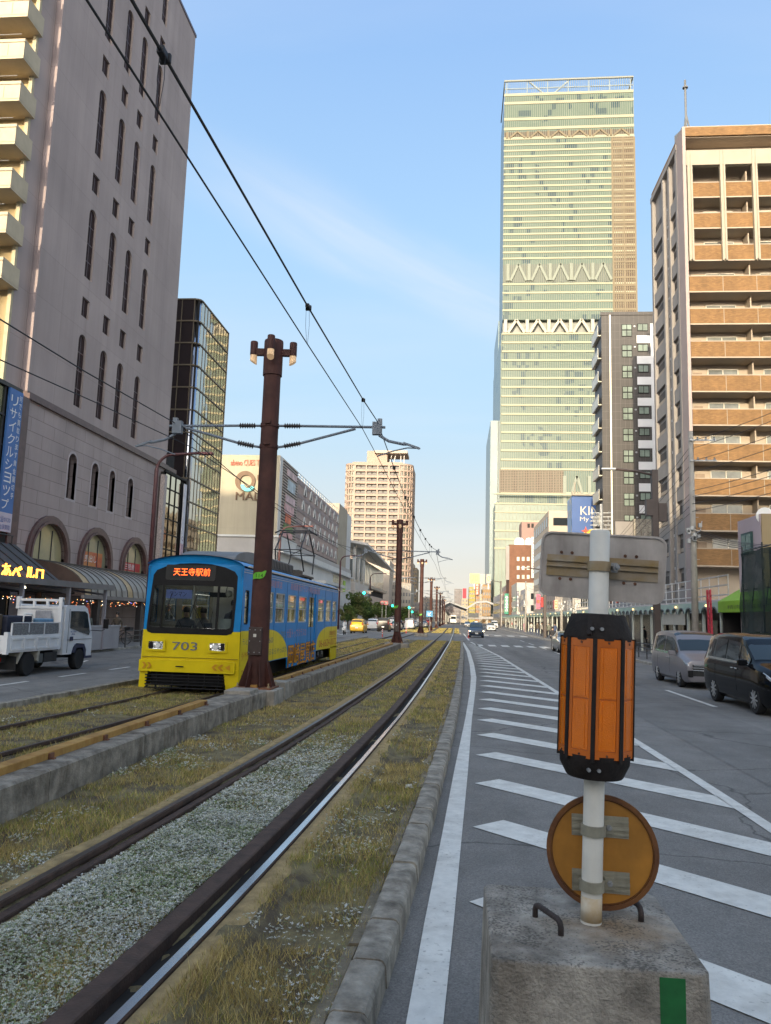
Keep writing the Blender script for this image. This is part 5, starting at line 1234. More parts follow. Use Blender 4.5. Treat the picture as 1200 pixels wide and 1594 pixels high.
for k in range(9):
    m = MB(); m.box(-22.72,204+k*5.6,2.6,-22.6,206.6+k*5.6,5.6); m.build('window', dark_glass, pv)
# --- cream apartment tower
at_ = wthing('apartment_tower', 'tall cream apartment tower with a grid of dark balconies and rounded corners', 'building', (-35, 335, 0))
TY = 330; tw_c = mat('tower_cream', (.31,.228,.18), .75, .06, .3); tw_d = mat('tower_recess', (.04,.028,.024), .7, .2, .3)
bays = [(551.6,567),(569,584.6),(587,601.7),(605,619)]
bx = [(at_y(a,800,TY).x, at_y(b,800,TY).x) for a, b in bays]; zt = 68.6; pit = 2.72
xl, xr2 = at_y(549.5,800,TY).x, at_y(621,800,TY).x
hls = []
for f_ in range(24):
    for a, b in bx:
        z = zt-1.0-pit*f_-1.75; hls.append((a, z, b, z+1.75))
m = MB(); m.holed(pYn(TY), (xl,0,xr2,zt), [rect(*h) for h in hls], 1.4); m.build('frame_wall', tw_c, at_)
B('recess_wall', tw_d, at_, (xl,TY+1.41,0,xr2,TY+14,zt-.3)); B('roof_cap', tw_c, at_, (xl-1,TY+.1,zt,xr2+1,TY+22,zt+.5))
gpan = mat('tower_window', (.10,.095,.09), .5, .3, .2); par = mat('tower_parapet', (.05,.04,.038), .5)
m = MB(); a, b = bx[0]; w_ = b-a; m.box(.0,1.3,.1,w_*.42,1.38,1.5); m.box(w_*.55,1.3,.1,w_*.95,1.38,1.5); pw = m.build('window', gpan, at_, off=(0,0,0)); m = MB(); m.box(0,.1,0,w_,.2,.62); m.build('parapet', par, pw, off=(0,0,0))
for i, (a, z, b, z1) in enumerate(hls[:-1]):
    if i < 95: put(pw, at_, Vector((a,TY,z))-OFF[at_.name])
pw.location = Vector((hls[-1][0],TY,hls[-1][1]))-OFF[at_.name]
for cx, r, s in ((xl, 4.6, -1), (xr2, 5.6, 1)):
    m = MB(); n = 10
    def cpt(rr_, i): t_ = PI/2*i/n; return (cx+s*rr_*math.sin(t_), TY+r-rr_*math.cos(t_)+.05)
    for f_ in range(25):
        z0 = zt-.8-pit*f_; 
        for i in range(n):
            p, q = cpt(r, i), cpt(r, i+1); m.poly([(*p,z0),(*q,z0),(*q,z0+.8),(*p,z0+.8)]); p2, q2 = cpt(r-1,i), cpt(r-1,i+1); m.poly([(*p,z0),(*q,z0),(*q2,z0),(*p2,z0)])
    m.build('corner_balconies', tw_c, at_)
    m = MB()
    for i in range(n): p, q = cpt(r-.6, i), cpt(r-.6, i+1); m.poly([(*p,0),(*q,0),(*q,zt-.3),(*p,zt-.3)])
    m.build('corner_glass', mat('corner_glazing', (.15,.145,.12), .45, .5, .35), at_)
    m = MB()
    for i in range(0, n+1, 2): p = cpt(r-.3, i); m.box(p[0]-.2,p[1]-.2,0,p[0]+.2,p[1]+.2,zt)
    m.build('corner_posts', tw_c, at_)
B('side_wall', tw_c, at_, (xl-4.5,TY+4.8,0,xl-.1,TY+22,zt-.5), (xr2+.1,TY+5.8,0,xr2+5.5,TY+22,zt-.5))
p = at_y(571,718,TY+4); q = at_y(603,702,TY+4); B('penthouse', tw_c, at_, (p.x,TY+4,zt,q.x,TY+16,q.z))
p = at_y(583,704,TY+2); q = at_y(634,700,TY+2); B('canopy_roof', mat('canopy_tan2', (.38,.31,.24), .7), at_, (p.x,TY+2,p.z-.3,q.x,TY+16,p.z+.9))
m = MB(); zc = p.z
for px in (606, 612, 624, 629): a = at_y(px, 710, TY+5); m.bar((a.x,TY+5,zt),(a.x+(1.2 if px in (606,612) else 0),TY+5,zc), .35)
m.build('canopy_strut', mat('strut', (.4,.38,.36), .6), at_)
# ------------------------------------------------------------------ right side of the street
# --- brown-banded apartment block
RX, RY = 18.05, 61.2
rb = wthing('balcony_apartment', 'brown balconied apartment block with white columns and a rooftop antenna mast', 'building', (26, 66, 0))
brown_t = tile_mat('brown_tile', (.20,.108,.04), (.17,.095,.04), 'xz', .25, .08, .75, .012, .20, .5, 0, noise=.12, nscale=2.0)
rb_grey = mat('rb_grey', (.26,.24,.225), .8, .06, .4, dirt=.2); rb_beige = mat('rb_beige', (.36,.30,.235), .8, .06, .5); rb_pink = mat('rb_mauve', (.34,.275,.26), .8, .06, .5, dirt=.15); rb_cream = mat('rb_cream', (.30,.27,.215), .7, .05, .6)
yz = lambda py: at_y(1150, py, RY).z
par = [(280,303),(328,351.6),(378,402),(428,452.5),(479,503),(530,555),(583,608.5),(636,661),(690,717),(744.5,771),(799,826),(854,881)]
topz = at_y(1061,197,RY).z
m = MB(); m.box(RX+.9,RY+1.9,0,40,RY+10.3,topz-.6); m.build('core_wall', rb_beige, rb)
B('top_fascia', brown_t, rb, (RX+.06,RY+.12,yz(208),40,RY+10.4,topz)); B('roof_slab', rb_beige, rb, (RX+.1,RY+.2,topz,40,RY+10.3,topz+.12))
B('recess_ceiling', rb_beige, rb, (RX+.3,RY+.3,yz(208)-.06,40,RY+1.9,yz(208)-.02)); B('top_beam', rb_cream, rb, (RX+.25,RY-.05,yz(255.5),40,RY+.3,yz(232.5)))
m = MB(); m.box(RX+.2,RY+.3,yz(232),40,RY+1.9,yz(231)); m.build('top_ceiling', rb_beige, rb)
# side-wall corner pier (mauve), next to the balconies
B('corner_pier', rb_pink, rb, (RX+.0,RY+.0,0,RX+.26,RY+1.9,topz-.05))
wn_f = mat('balcony_window', (.16,.17,.16), .15, .35, .5); alu_w = mat('alu_white', (.55,.52,.45), .5, .08, 3)
for i, (a, b) in enumerate(par):
    z1, z0 = yz(a), yz(b); dd = .0 if i > 2 else .18
    x0 = RX+.30 if i > 2 else RX+.55
    m = MB(); m.box(x0,RY+.02+dd,z0,40,RY+.16+dd,z1-.07); bc = m.build('balcony', brown_t, rb)
    m = MB(); m.box(x0-.02,RY-.0+dd,z1-.07,40,RY+.19+dd,z1); m.box(x0-.02,RY+.0+dd,z0-.10,40,RY+1.9,z0); m.build('coping', rb_beige, bc)
    m = MB()
    for k in range(7): m.box(x0+2.6+k*2.62,RY+.005+dd,z0+.02,x0+2.635+k*2.62,RY+.03+dd,z1-.08)
    m.build('joint', rb_cream, bc)
    zc = (yz(par[i-1][1]) if i else yz(255.5))-.14
    for j, xw in enumerate((20.2, 24.6, 29.0)):
        m = MB(); m.box(xw,RY+1.84,z1-1.0,xw+2.3,RY+1.89,zc-.35); wn = m.build('window', wn_f, rb)
        m = MB(); m.box(xw-.06,RY+1.80,z1-1.0,xw,RY+1.88,zc-.3); m.box(xw+1.12,RY+1.80,z1-1.0,xw+1.18,RY+1.88,zc-.3); m.box(xw+2.3,RY+1.8,z1-1.0,xw+2.36,RY+1.88,zc-.3); m.box(xw-.06,RY+1.8,zc-.36,xw+2.36,RY+1.88,zc-.29); m.build('frame', alu_w, wn)
    B('partition', rb_beige, rb, (23.3,RY+.8,z0,23.4,RY+1.9,zc))
    m = MB(); m.box(19.0,RY+1.8,z1-.8,19.7,RY+1.89,zc-.6); m.build('pipe_door', mat('door_tan', (.24,.18,.13), .7), rb)
    if i in (2, 5, 8): m = MB(); m.cbox((20.9+i*.5,RY+1.2,z1-.3),(.8,.35,.9)); m.build('air_conditioner', white_gloss, rb)
for xw in (RX+.33, 17.49*1.2+.0, 19.61*1.2, 26.2, 28.8, 31.4):
    m = MB(); z0 = yz(405); m.box(xw,RY-.10,z0,xw+.14,RY+.22,yz(233)); m.box(xw+.26,RY-.10,z0,xw+.40,RY+.22,yz(233)); m.box(xw+.14,RY-.02,z0+.15,xw+.26,RY+.2,yz(233)); m.build('white_column', rb_cream, rb)
# side wall facing the street
m = MB(); m.box(RX+.30,RY+1.9,0,RX+.9,RY+10.3,topz-1.0); m.build('street_wall', rb_grey, rb)
for y in (RY+1.75, RY+4.1, RY+6.1, RY+9.9):
    m = MB(); m.box(RX-.02,y,0,RX+.32,y+.5,topz-.55); m.build('pilaster', rb_grey, rb)
B('street_coping', rb_grey, rb, (RX-.06,RY+1.7,topz-1.0,RX+.5,RY+10.45,topz-.5))
dk = mat('painted_recess_shade', (.07,.06,.055), .8)  # flat dark sheets: balcony recess shade put into the colour
for i in range(13):
    z = yz(280)-1.4+2.77*(.55)-2.77*i
    for y0, y1 in ((RY+2.3,RY+4.05),(RY+6.7,RY+9.85)):
        m = MB(); m.box(RX+.05,y0,z-1.35,RX+.25,y1,z-.15); bc = m.build('side_balcony', rb_grey, rb)
        m = MB(); m.box(RX+.27,y0,z-.15,RX+.295,y1,z+1.05); m.build('recess', dk, bc); m = MB(); m.box(RX+.2,y0+.3,z+.0,RX+.28,y1-.25,z+.3); m.build('sill_wall', rb_beige, bc)
    m = MB(); m.box(RX+.2,RY+4.95,z-1.3,RX+.29,RY+5.75,z+.55); wn = m.build('side_window', mat('pale_frame', (.46,.44,.42), .6), rb)
    m = MB(); m.box(RX+.18,RY+5.12,z-1.1,RX+.205,RY+5.58,z+.3); m.build('pane', dark_glass, wn)
m = MB(); m.tube([(RX+.25,RY+1.65,0),(RX+.25,RY+1.65,topz-.8)], .06, 6); m.tube([(RX+.22,RY+4.75,0),(RX+.22,RY+4.75,topz-.8)], .05, 6); m.build('downpipe', rb_pink, rb)
# antenna mast
am = wthing('antenna_mast', 'grey antenna mast with two dishes on the roof of the brown apartment block', 'antenna', (20, 68, topz))
q = at_y(1068,195,68); t_ = at_y(1067,125,68); m = MB(); m.tube([(q.x,68,topz),(q.x,68,t_.z)], .10, 8); m.tube([(q.x,68,q.z+1.2),(q.x+1.3,68.3,topz)], .07, 6); m.tube([(q.x,68,q.z+1.2),(q.x-.4,69,topz)], .07, 6); m.lathe([(.25,t_.z-.8),(.25,t_.z-.7)], (q.x,68,0), 12); m.lathe([(.16,topz+2.1),(.16,topz+2.5)], (q.x,68,0), 10); m.build('mast', mat('mast_grey', (.13,.135,.14), .6), am)
for zz in (1.6, 3.4):
    m = MB(); m.cbox((q.x-.75,68,topz+zz),(.12,.9,1.0), rz=R(20)); m.tube([(q.x,68,topz+zz),(q.x-.7,68,topz+zz)], .05, 6); m.build('panel_antenna', mat('antenna_grey', (.14,.145,.15), .5), am)
# --- dark tiled apartment block with a white right flank
db = wthing('dark_apartment', 'dark grey tiled apartment block with paired windows and white panels', 'building', (21, 105, 0))
DY = 101.0; dk_tile = tile_mat('charcoal_tile', (.05,.045,.043), (.11,.10,.095), 'xz', .62, 1.1, .5, .012, .06, 0, noise=.08)
p = lambda px, py: at_y(px, py, DY)
zt = p(950,491).z; xA = p(936,520).x; xB = p(1018,520).x
B('front_wall', dk_tile, db, (xA,DY,0,xB+3,DY+5.2,zt)); B('parapet', MATS['charcoal_tile'], db, (xA-.1,DY-.12,zt,xB+3,DY+.2,zt+.45))
m = MB(); x = p(950,600).x; m.box(x-.09,DY-.18,0,x+.09,DY-.02,zt); m.build('drain_pipe', mat('bright_steel', (.70,.66,.55), .35, metal=.3), db)
fl = 3.18; zw0 = p(982,505).z
whp = mat('white_panel', (.62,.62,.63), .6, .05, .6)
x0w, x1w = p(967.5,520).x, p(983.5,520).x; x2w, x3w = p(992,520).x, p(1008.5,520).x
gl_b = mat('blind_glass', (.16,.20,.17), .35, .3, .6, spec=.3)
for i in range(13):
    z = zw0-(p(982,505).z-p(982,537).z)*i
    if z < 5: break
    h = p(982,505).z-p(982,524).z
    m = MB(); m.box(x0w,DY-.07,z-h,x1w,DY-.02,z); wf = m.build('window', t_blk, db)
    m = MB(); xm = (x0w+x1w)/2
    for a, b, c, d in ((x0w+.08,xm-.05,z-h+.08,z-h*.52),(xm+.05,x1w-.08,z-h+.08,z-h*.52),(x0w+.08,xm-.05,z-h*.42,z-.08),(xm+.05,x1w-.08,z-h*.42,z-.08)): m.box(a,DY-.085,c,b,DY-.07,d)
    m.build('pane', gl_b, wf)
    h2 = h*.5; m = MB(); m.box(x2w,DY-.07,z-h2-.1,x3w,DY-.02,z+.1); wf = m.build('window', t_blk, db); m = MB(); m.box(x2w+.08,DY-.085,z-h2,x2w+(x3w-x2w)/2-.04,DY-.07,z); m.box(x2w+(x3w-x2w)/2+.04,DY-.085,z-h2,x3w-.08,DY-.07,z); m.build('pane', gl_b, wf)
    m = MB(); m.box(x2w-.1,DY-.05,z-h-.9,x3w+.3,DY-.01,z-h+.15); m.build('white_panel', whp, db)
    m = MB(); c = p(987.5,520).x; m.cbox((c,DY-.06,z-.3),(.22,.12,.2)); m.build('vent_hood', grey_metal, db)
B('white_flank', whp, db, (x3w+.3,DY-.06,0,xB+2.8,DY-.005,zt-1.2))
m = MB(); m.box(xA+.02,DY+.1,0,xA+.06,DY+5.1,zt); m.build('side_wall', MATS['charcoal_tile'], db)
for i in range(14):
    z = zt-1.3-3.18*i
    if z < 3: break
    m = MB(); m.box(xA-.42,DY+.4,z-1.3,xA-.36,DY+5,z-.1); m.box(xA-.42,DY+.4,z-1.42,xA+.05,DY+5,z-1.28); bc = m.build('side_balcony', mat('glass_rail', (.50,.46,.36), .3, .1, 1), db); m = MB(); m.tube([(xA-.4,DY+.4,z),(xA-.4,DY+5,z)], .05, 5); m.build('rail', alu, bc)
# --- rooftop advertising board, blue with white letters
kb = wthing('rooftop_billboard', 'blue rooftop billboard reading KIN beside the dark apartment block', 'billboard', (19, 126, 15)); KY = 125.0
k = lambda px, py: at_y(px, py, KY)
x0, x1, z0, z1 = k(890,800).x, k(934,800).x, k(905,832).z, k(905,772).z
bil = mat('billboard_blue', (.008,.065,.24), .45, .05, .5)
B('board', bil, kb, (x0,KY,z0,x1+2.5,KY+.3,z1)); xs_ = x0-.05
m = MB(); m.poly([(xs_,KY+.05,z0),(xs_,KY+4.6,z0),(xs_,KY+4.6,z1-.2),(xs_,KY+.05,z1-.2)]); sbd = m.build('side_board', mat('billboard_sky', (.20,.32,.50), .5, .08, .6), kb)
B('lamp_gantry', rb_cream, kb, (x0,KY-.5,z1,x1+2.5,KY+.3,z1+.25))
f = pYn(KY-.02); q0, q1 = k(903.5,801), k(938,787)
m = MB(); u0 = k(903.5,800).x; letters(m, 'KINTETSU'[0:3], f, u0, k(905,801.5).z, k(932.5,800).x, k(905,788).z, .0); u2 = k(902.8,812).x; letters(m, 'My Sm', f, u2, k(905,813).z, k(934,812).x, k(905,804.5).z, .0); m.build('billboard_letters', mat('letter_cream', (.52,.48,.40), .5), kb)
m = MB(); letters(m, 'KINDS', pXn(xs_-.02), KY+.6, z0+2.8, KY+4.0, z0+4.2, .02, flip=True); ring(m, pXn(xs_-.02), [(KY+1.5+1.0*math.cos(t), z0+5.0+.8*math.sin(t)) for t in [PI*i/10 for i in range(11)]], [(KY+1.5+.8*math.cos(t), z0+5.0+.6*math.sin(t)) for t in [PI*i/10 for i in range(11)]], 0, .02); m.build('side_letters', MATS['letter_cream'], sbd)
c = k(930,852); m = MB(); m.prism([(c.x+3.3*math.cos(t), c.z+3.0*math.sin(t)) for t in [PI*i/20 for i in range(21)]], f, .02, .08); m.build('yellow_disc', mat('sign_yellow', (.80,.50,.01), .5), kb)
c = k(911.5,826.5); m = MB(); m.prism([((.75 if i % 2 == 0 else .25)*math.cos(PI/2+PI*i/4)+c.x, (.75 if i % 2 == 0 else .25)*math.sin(PI/2+PI*i/4)+c.z) for i in range(8)], f, .085, .1); m.build('red_star', mat('sign_red', (.55,.05,.01), .5), kb)
m = MB(); a = k(897,770)
for dx_ in (-.4,0,.45,.9): m.tube([(a.x+dx_,KY+1.5,z1-1),(a.x+dx_,KY+1.5,z1+1.0+(.0 if dx_ else 1.5))], .13, 6)
m.build('cell_antenna', rb_cream, kb)
B('host_building', mat('pale_beige', (.42,.37,.31), .8, .1, .5), kb, (x0-.0,KY+.4,0,x1+6,KY+12,z0+.2)); 
# --- white office with ribbon windows
WY = 155.0; wb = wthing('ribbon_office', 'white office building with dark ribbon windows behind the blue billboard', 'building', (22, 165, 0))
w0 = lambda px, py: at_y(px, py, WY); x0 = w0(854,800).x; zt = w0(866,795).z
wh = mat('office_white', (.42,.35,.275), .75, .05, .5)
B('body', wh, wb, (x0,WY,0,x0+14,WY+30,zt)); 
for z0_, z1_ in ((w0(866,818).z, w0(866,806).z),):
    for kx in range(2): m = MB(); m.box(x0+.9+kx*6,WY-.06,z0_,x0+6.2+kx*6,WY+.02,z1_); m.build('window', dark_glass, wb)
for i in range(8):
    z = w0(866,826).z-2.75*i
    m = MB(); m.box(x0-.05,WY+1,z-.3-1.3,x0+.02,WY+29,z-.3); m.build('ribbon_window', dark_glass, wb)
for i in range(7): m = MB(); y = WY+2+i*4; m.box(x0-.06,y,w0(866,818).z,x0+.02,y+2.2,w0(866,803).z); m.build('window', dark_glass, wb)
# --- brown brick block and its mauve neighbour
BY = 228.0; bb = wthing('brick_block', 'brown brick building with three columns of small pale windows', 'building', (18, 235, 0))
b0 = lambda px, py: at_y(px, py, BY); x0, x1, zt = b0(792.5,900).x, b0(834,900).x, b0(810,848).z
brk_m = mat('brick_brown', (.15,.07,.04), .85, .12, .8)
B('body', brk_m, bb, (x0,BY,0,x1,BY+14,zt))
winm = mat('pale_window', (.45,.46,.38), .3, .25, .6)
for r_ in range(6):
    for c_ in range(3):
        a, b = b0(804.5+c_*7.8, 867+r_*14), b0(808.5+c_*7.8, 873+r_*14); m = MB(); m.box(a.x,BY-.05,b.z,b.x,BY+.02,a.z); m.build('window', winm, bb)
B('white_strip', rb_grey, bb, (x0-1.0,BY-.1,b0(800,903).z,x0,BY+.4,b0(800,850).z))
for dx_, w_ in ((4.2,2.2),(7.0,1.6)): 
    m = MB(); m.lathe([(w_*.7,zt),(w_*.7,zt+1.6),(w_*.4,zt+2.4),(.2,zt+2.5)], (x0+dx_-1,BY+4,0), 14); m.build('water_tank', white_gloss, bb)
hs = wthing('hanging_sign', 'tall narrow white vertical sign with dark lettering in front of the brick building', 'sign', (b0(828,870).x, BY-3, 12))
a, b = b0(826.3,900), b0(831,837); B('sign_board', mat('sign_white', (.6,.57,.55), .6), hs, (a.x,BY-2,a.z,b.x,BY-1.4,b.z)); m = MB()
for i, ch_ in enumerate('近畿大阪不動産法律事務所'): z = b.z-.6-i*.86; letters(m, ch_, pYn(BY-2.02), a.x+.15, z-.62, b.x-.15, z, 0)
m.build('sign_letters', t_blk, hs)
MY = 290.0; mb_ = wthing('mauve_block', 'plain mauve brown block rising behind the brick building', 'building', (24, 295, 0)); a, b = at_y(812,812,MY), at_y(834,812,MY)
B('body', mat('mauve_brown', (.24,.155,.13), .8, .06, .4), mb_, (a.x,MY,0,b.x+6,MY+12,a.z)); 
for i in range(2): q = at_y(821+i*6,815,MY); m = MB(); m.box(q.x,MY-.05,q.z-1.6,q.x+.9,MY+.02,q.z); m.build('window', dark_void, mb_)
# --- supertall glass tower
HY = 400.0; h0 = lambda px, py: at_y(px, py, HY)
hk = wthing('glass_skyscraper', 'very tall pale green glass skyscraper with truss bands', 'building', (57, 440, 0))
Xl, Xr, Zt = 22.3, 92.4, 302.0
g_panel = mat('sky_glass', (.105,.142,.120), .25, .10, .02, spec=.18); 
nt = g_panel.node_tree; N, L = nt.nodes, nt.links
# a few panes with the blinds up: floor-and-bay cells picked by white noise
ge = N.new('ShaderNodeNewGeometry'); sp_ = N.new('ShaderNodeSeparateXYZ'); L.new(ge.outputs['Position'], sp_.inputs[0])
cx = N.new('ShaderNodeMath'); cx.operation = 'MULTIPLY'; cx.inputs[1].default_value = 1/2.3; L.new(sp_.outputs[0], cx.inputs[0]); fx = N.new('ShaderNodeMath'); fx.operation = 'FLOOR'; L.new(cx.outputs[0], fx.inputs[0])
cz = N.new('ShaderNodeMath'); cz.operation = 'MULTIPLY'; cz.inputs[1].default_value = 1/3.5; L.new(sp_.outputs[2], cz.inputs[0]); fz = N.new('ShaderNodeMath'); fz.operation = 'FLOOR'; L.new(cz.outputs[0], fz.inputs[0])
cc_ = N.new('ShaderNodeCombineXYZ'); L.new(fx.outputs[0], cc_.inputs[0]); L.new(fz.outputs[0], cc_.inputs[1])
wn_ = N.new('ShaderNodeTexWhiteNoise'); wn_.noise_dimensions = '2D'; L.new(cc_.outputs[0], wn_.inputs['Vector'])
lf = N.new('ShaderNodeTexNoise'); lf.inputs['Scale'].default_value = .055; lf.inputs['Detail'].default_value = 1; L.new(ge.outputs['Position'], lf.inputs['Vector'])
ad = N.new('ShaderNodeMath'); ad.operation = 'MULTIPLY_ADD'; ad.inputs[1].default_value = 1.6; L.new(lf.outputs['Fac'], ad.inputs[0]); L.new(wn_.outputs['Value'], ad.inputs[2])
gt_ = N.new('ShaderNodeMath'); gt_.operation = 'GREATER_THAN'; gt_.inputs[1].default_value = 1.70; L.new(ad.outputs[0], gt_.inputs[0])
mxh = N.new('ShaderNodeMix'); mxh.data_type = 'RGBA'; mxh.inputs[7].default_value = (.045,.075,.085,1)
pp = N['Principled BSDF']; L.new(gt_.outputs[0], mxh.inputs[0]); L.new(pp.inputs['Base Color'].links[0].from_socket, mxh.inputs[6]); L.new(mxh.outputs[2], pp.inputs['Base Color'])
spn = mat('spandrel_cream', (.30,.285,.20), .7, .05, .1); mul = mat('mullion_cream', (.20,.21,.165), .7, .05, .1); truss = mat('truss_white', (.34,.32,.26), .6, .05, .1); lat = mat('lattice_tan', (.155,.125,.078), .7, .08, .1)
zD1, zD2 = 185.5, 163.0   # bottom / top of the mid truss handled below
def face(nm, x0, x1, z0, z1, m_, d=0): B(nm, m_, hk, (x0,HY-d,z0,x1,HY+1.0-d,z1))
zz = lambda py: at_y(800, py, HY).z
B('upper_core', g_panel, hk, (Xl,HY,zz(498),Xr,HY+36,zz(150))); B('lower_core', g_panel, hk, (Xl-.9,HY+.2,0,Xr,HY+86,zz(518))); B('waist_core', mat('waist_dark', (.16,.17,.15), .4), hk, (Xl+.2,HY+3,zz(518),Xr,HY+60,zz(498)))
B('rear_block', mat('rear_glass', (.14,.20,.22), .3, .1, .1, spec=.3), hk, (Xl-.5,HY+36,zz(518),Xr,HY+86,zz(460)))
def spandrel(z, h=1.15, x0=Xl, x1=Xr): B('spandrel', spn, hk, (x0-.25,HY-.35,z,x1+.2,HY+.1,z+h))
floors = []
z = zz(218)
while z > zz(408): floors.append(z); z -= 3.5
z = zz(444)
while z > zz(496): floors.append(z); z -= 4.9
z = zz(521)
while z > zz(738): floors.append(z); z -= 4.9
for py in (150, 163, 188, 203): floors.append(zz(py))
for py in (768, 793, 806, 822, 838, 852): floors.append(zz(py))
for z in floors: spandrel(z, .95 if z < zz(218) else 1.5)
m = MB(); n = 62
for k in range(n+1):
    x = Xl+(Xr-Xl)*k/n; m.box(x-.08,HY-.40,zz(498),x+.08,HY-.05,Zt-.3)
for k in range(n+1):
    x = Xl-.6+(Xr-Xl)*k/n; m.box(x-.08,HY-.25,30,x+.08,HY+.15,zz(519))
m.build('mullions', mul, hk)
# crown: open screen with trusses
B('crown_top_rail', mat('crown_grey', (.19,.20,.18), .6), hk, (Xl-.3,HY-.5,Zt-.9,Xr+.3,HY+.3,Zt)); B('crown_side_rail', MATS['crown_grey'], hk, (Xl-.3,HY,Zt-.9,Xl+.3,HY+36,Zt), (Xr-.3,HY,Zt-.9,Xr+.3,HY+36,Zt))
m = MB(); zc0, zc1 = zz(148), Zt-.6
for k in range(7): x = Xl+1.2+(Xr-Xl-2.4)*k/6; m.bar((x,HY+.6,zc0),(x,HY+.6,zc1),.6)
m.bar((Xl,HY+.6,(zc0+zc1)/2),(Xr,HY+.6,(zc0+zc1)/2),.45); xa = Xl+13.5; m.bar((xa,HY+.8,zc1),(xa+9,HY+.8,zc0),.7); m.bar((xa+22,HY+.8,zc1),(xa+13,HY+.8,zc0),.7)
m.build('crown_truss', mat('steel_blue', (.22,.27,.30), .5), hk); B('plant_room', mat('plant_grey', (.33,.32,.26), .6), hk, (Xl+45,HY+8,zc0,Xl+63,HY+20,zc1-1.5))
def vtruss(z0, z1, x0, x1, n, w_, m_, y, nm):
    m = MB()
    for k in range(n):
        a = x0+(x1-x0)*k/n; b = x0+(x1-x0)*(k+1)/n; c = (a+b)/2
        m.bar((a+1.4,y,z0),(c,y,z1),w_); m.bar((c,y,z1),(b-1.4,y,z0),w_); m.bar((a,y,z0),(a,y,z1),w_*1.25)
    m.build(nm, m_, hk)
lat_d = mat('truss_back', (.07,.055,.04), .7); B('truss_zone', lat_d, hk, (Xl,HY-.15,zz(217),Xr,HY+.5,zz(206))); vtruss(zz(216), zz(206), Xl+1.5, Xr-1, 6, .9, lat, HY-.3, 'belt_truss')
B('truss_zone', mat('truss_back_green', (.085,.10,.085), .6), hk, (Xl,HY-.12,zz(440),Xr-11,HY+.5,zz(412))); vtruss(zz(438), zz(412), Xl+2.5, Xr-11.5, 5, 1.3, mat('truss_green', (.17,.19,.155), .6), HY-.3, 'belt_truss')
vtruss(zz(518), zz(498), Xl+1.5, Xr, 6, 1.35, truss, HY+.2, 'waist_truss')
# tan lattice strip on the right edge
xq = h0(953.5,300).x
B('lattice_back', mat('lattice_dark', (.075,.05,.034), .7), hk, (xq,HY-.25,zz(492),Xr,HY+.2,zz(218))); m = MB()
z = zz(218)-1.0
while z > zz(492): m.box(xq,HY-.55,z-1.0,Xr+.1,HY-.2,z); m.box(xq,HY-.5,z-2.3,Xr+.1,HY-.2,z-2.05); z -= 4.42
for k in range(11): x = xq+(Xr-xq)*k/10; m.box(x-.2 if k % 5 else x-.5,HY-.6,zz(492),x+.2 if k % 5 else x+.5,HY-.2,zz(219))
m.build('lattice', lat, hk)
# lower zone: louvred plant floor, glazed podium floors
xv = h0(877,755).x; B('louvre_zone', mat('louvre_back', (.05,.04,.033), .7), hk, (Xl-.95,HY-.1,zz(768),xv,HY+.5,zz(732))); m = MB()
for k in range(14): z = zz(766)+(zz(733)-zz(766))*k/13; m.box(Xl-1.0,HY-.45,z-.22,xv,HY-.1,z+.22)
for k in range(24): x = Xl-.9+(xv-Xl)*k/23; m.box(x-.18,HY-.6,zz(767),x+.18,HY-.1,zz(731))
m.build('plant_louvres', mat('louvre_cream', (.17,.14,.105), .7), hk); vtruss(zz(790), zz(740), xv+.5, Xr, 3, 1.3, MATS['truss_green'], HY+.05, 'podium_truss')
pod = mat('podium_glass', (.085,.12,.095), .4, .25, .08); B('podium', pod, hk, (Xl-3.2,HY-4,0,Xr,HY+80,zz(785)))
for py in (772, 787, 800, 814, 829, 842, 856): B('podium_ledge', spn, hk, (Xl-3.6,HY-4.5,zz(py),Xr,HY-3.6,zz(py)+.75))
m = MB()
for k in range(40): x = Xl-3.2+(Xr-Xl)*k/39; m.box(x-.1,HY-4.25,20,x+.1,HY-3.95,zz(785))
m.build('podium_mullions', mul, hk)
B('side_facet', mat('side_facet_glass', (.14,.19,.20), .3, .1, .1, spec=.3), hk, (Xl-5.0,HY+20,0,Xl-1,HY+84,zz(640)))
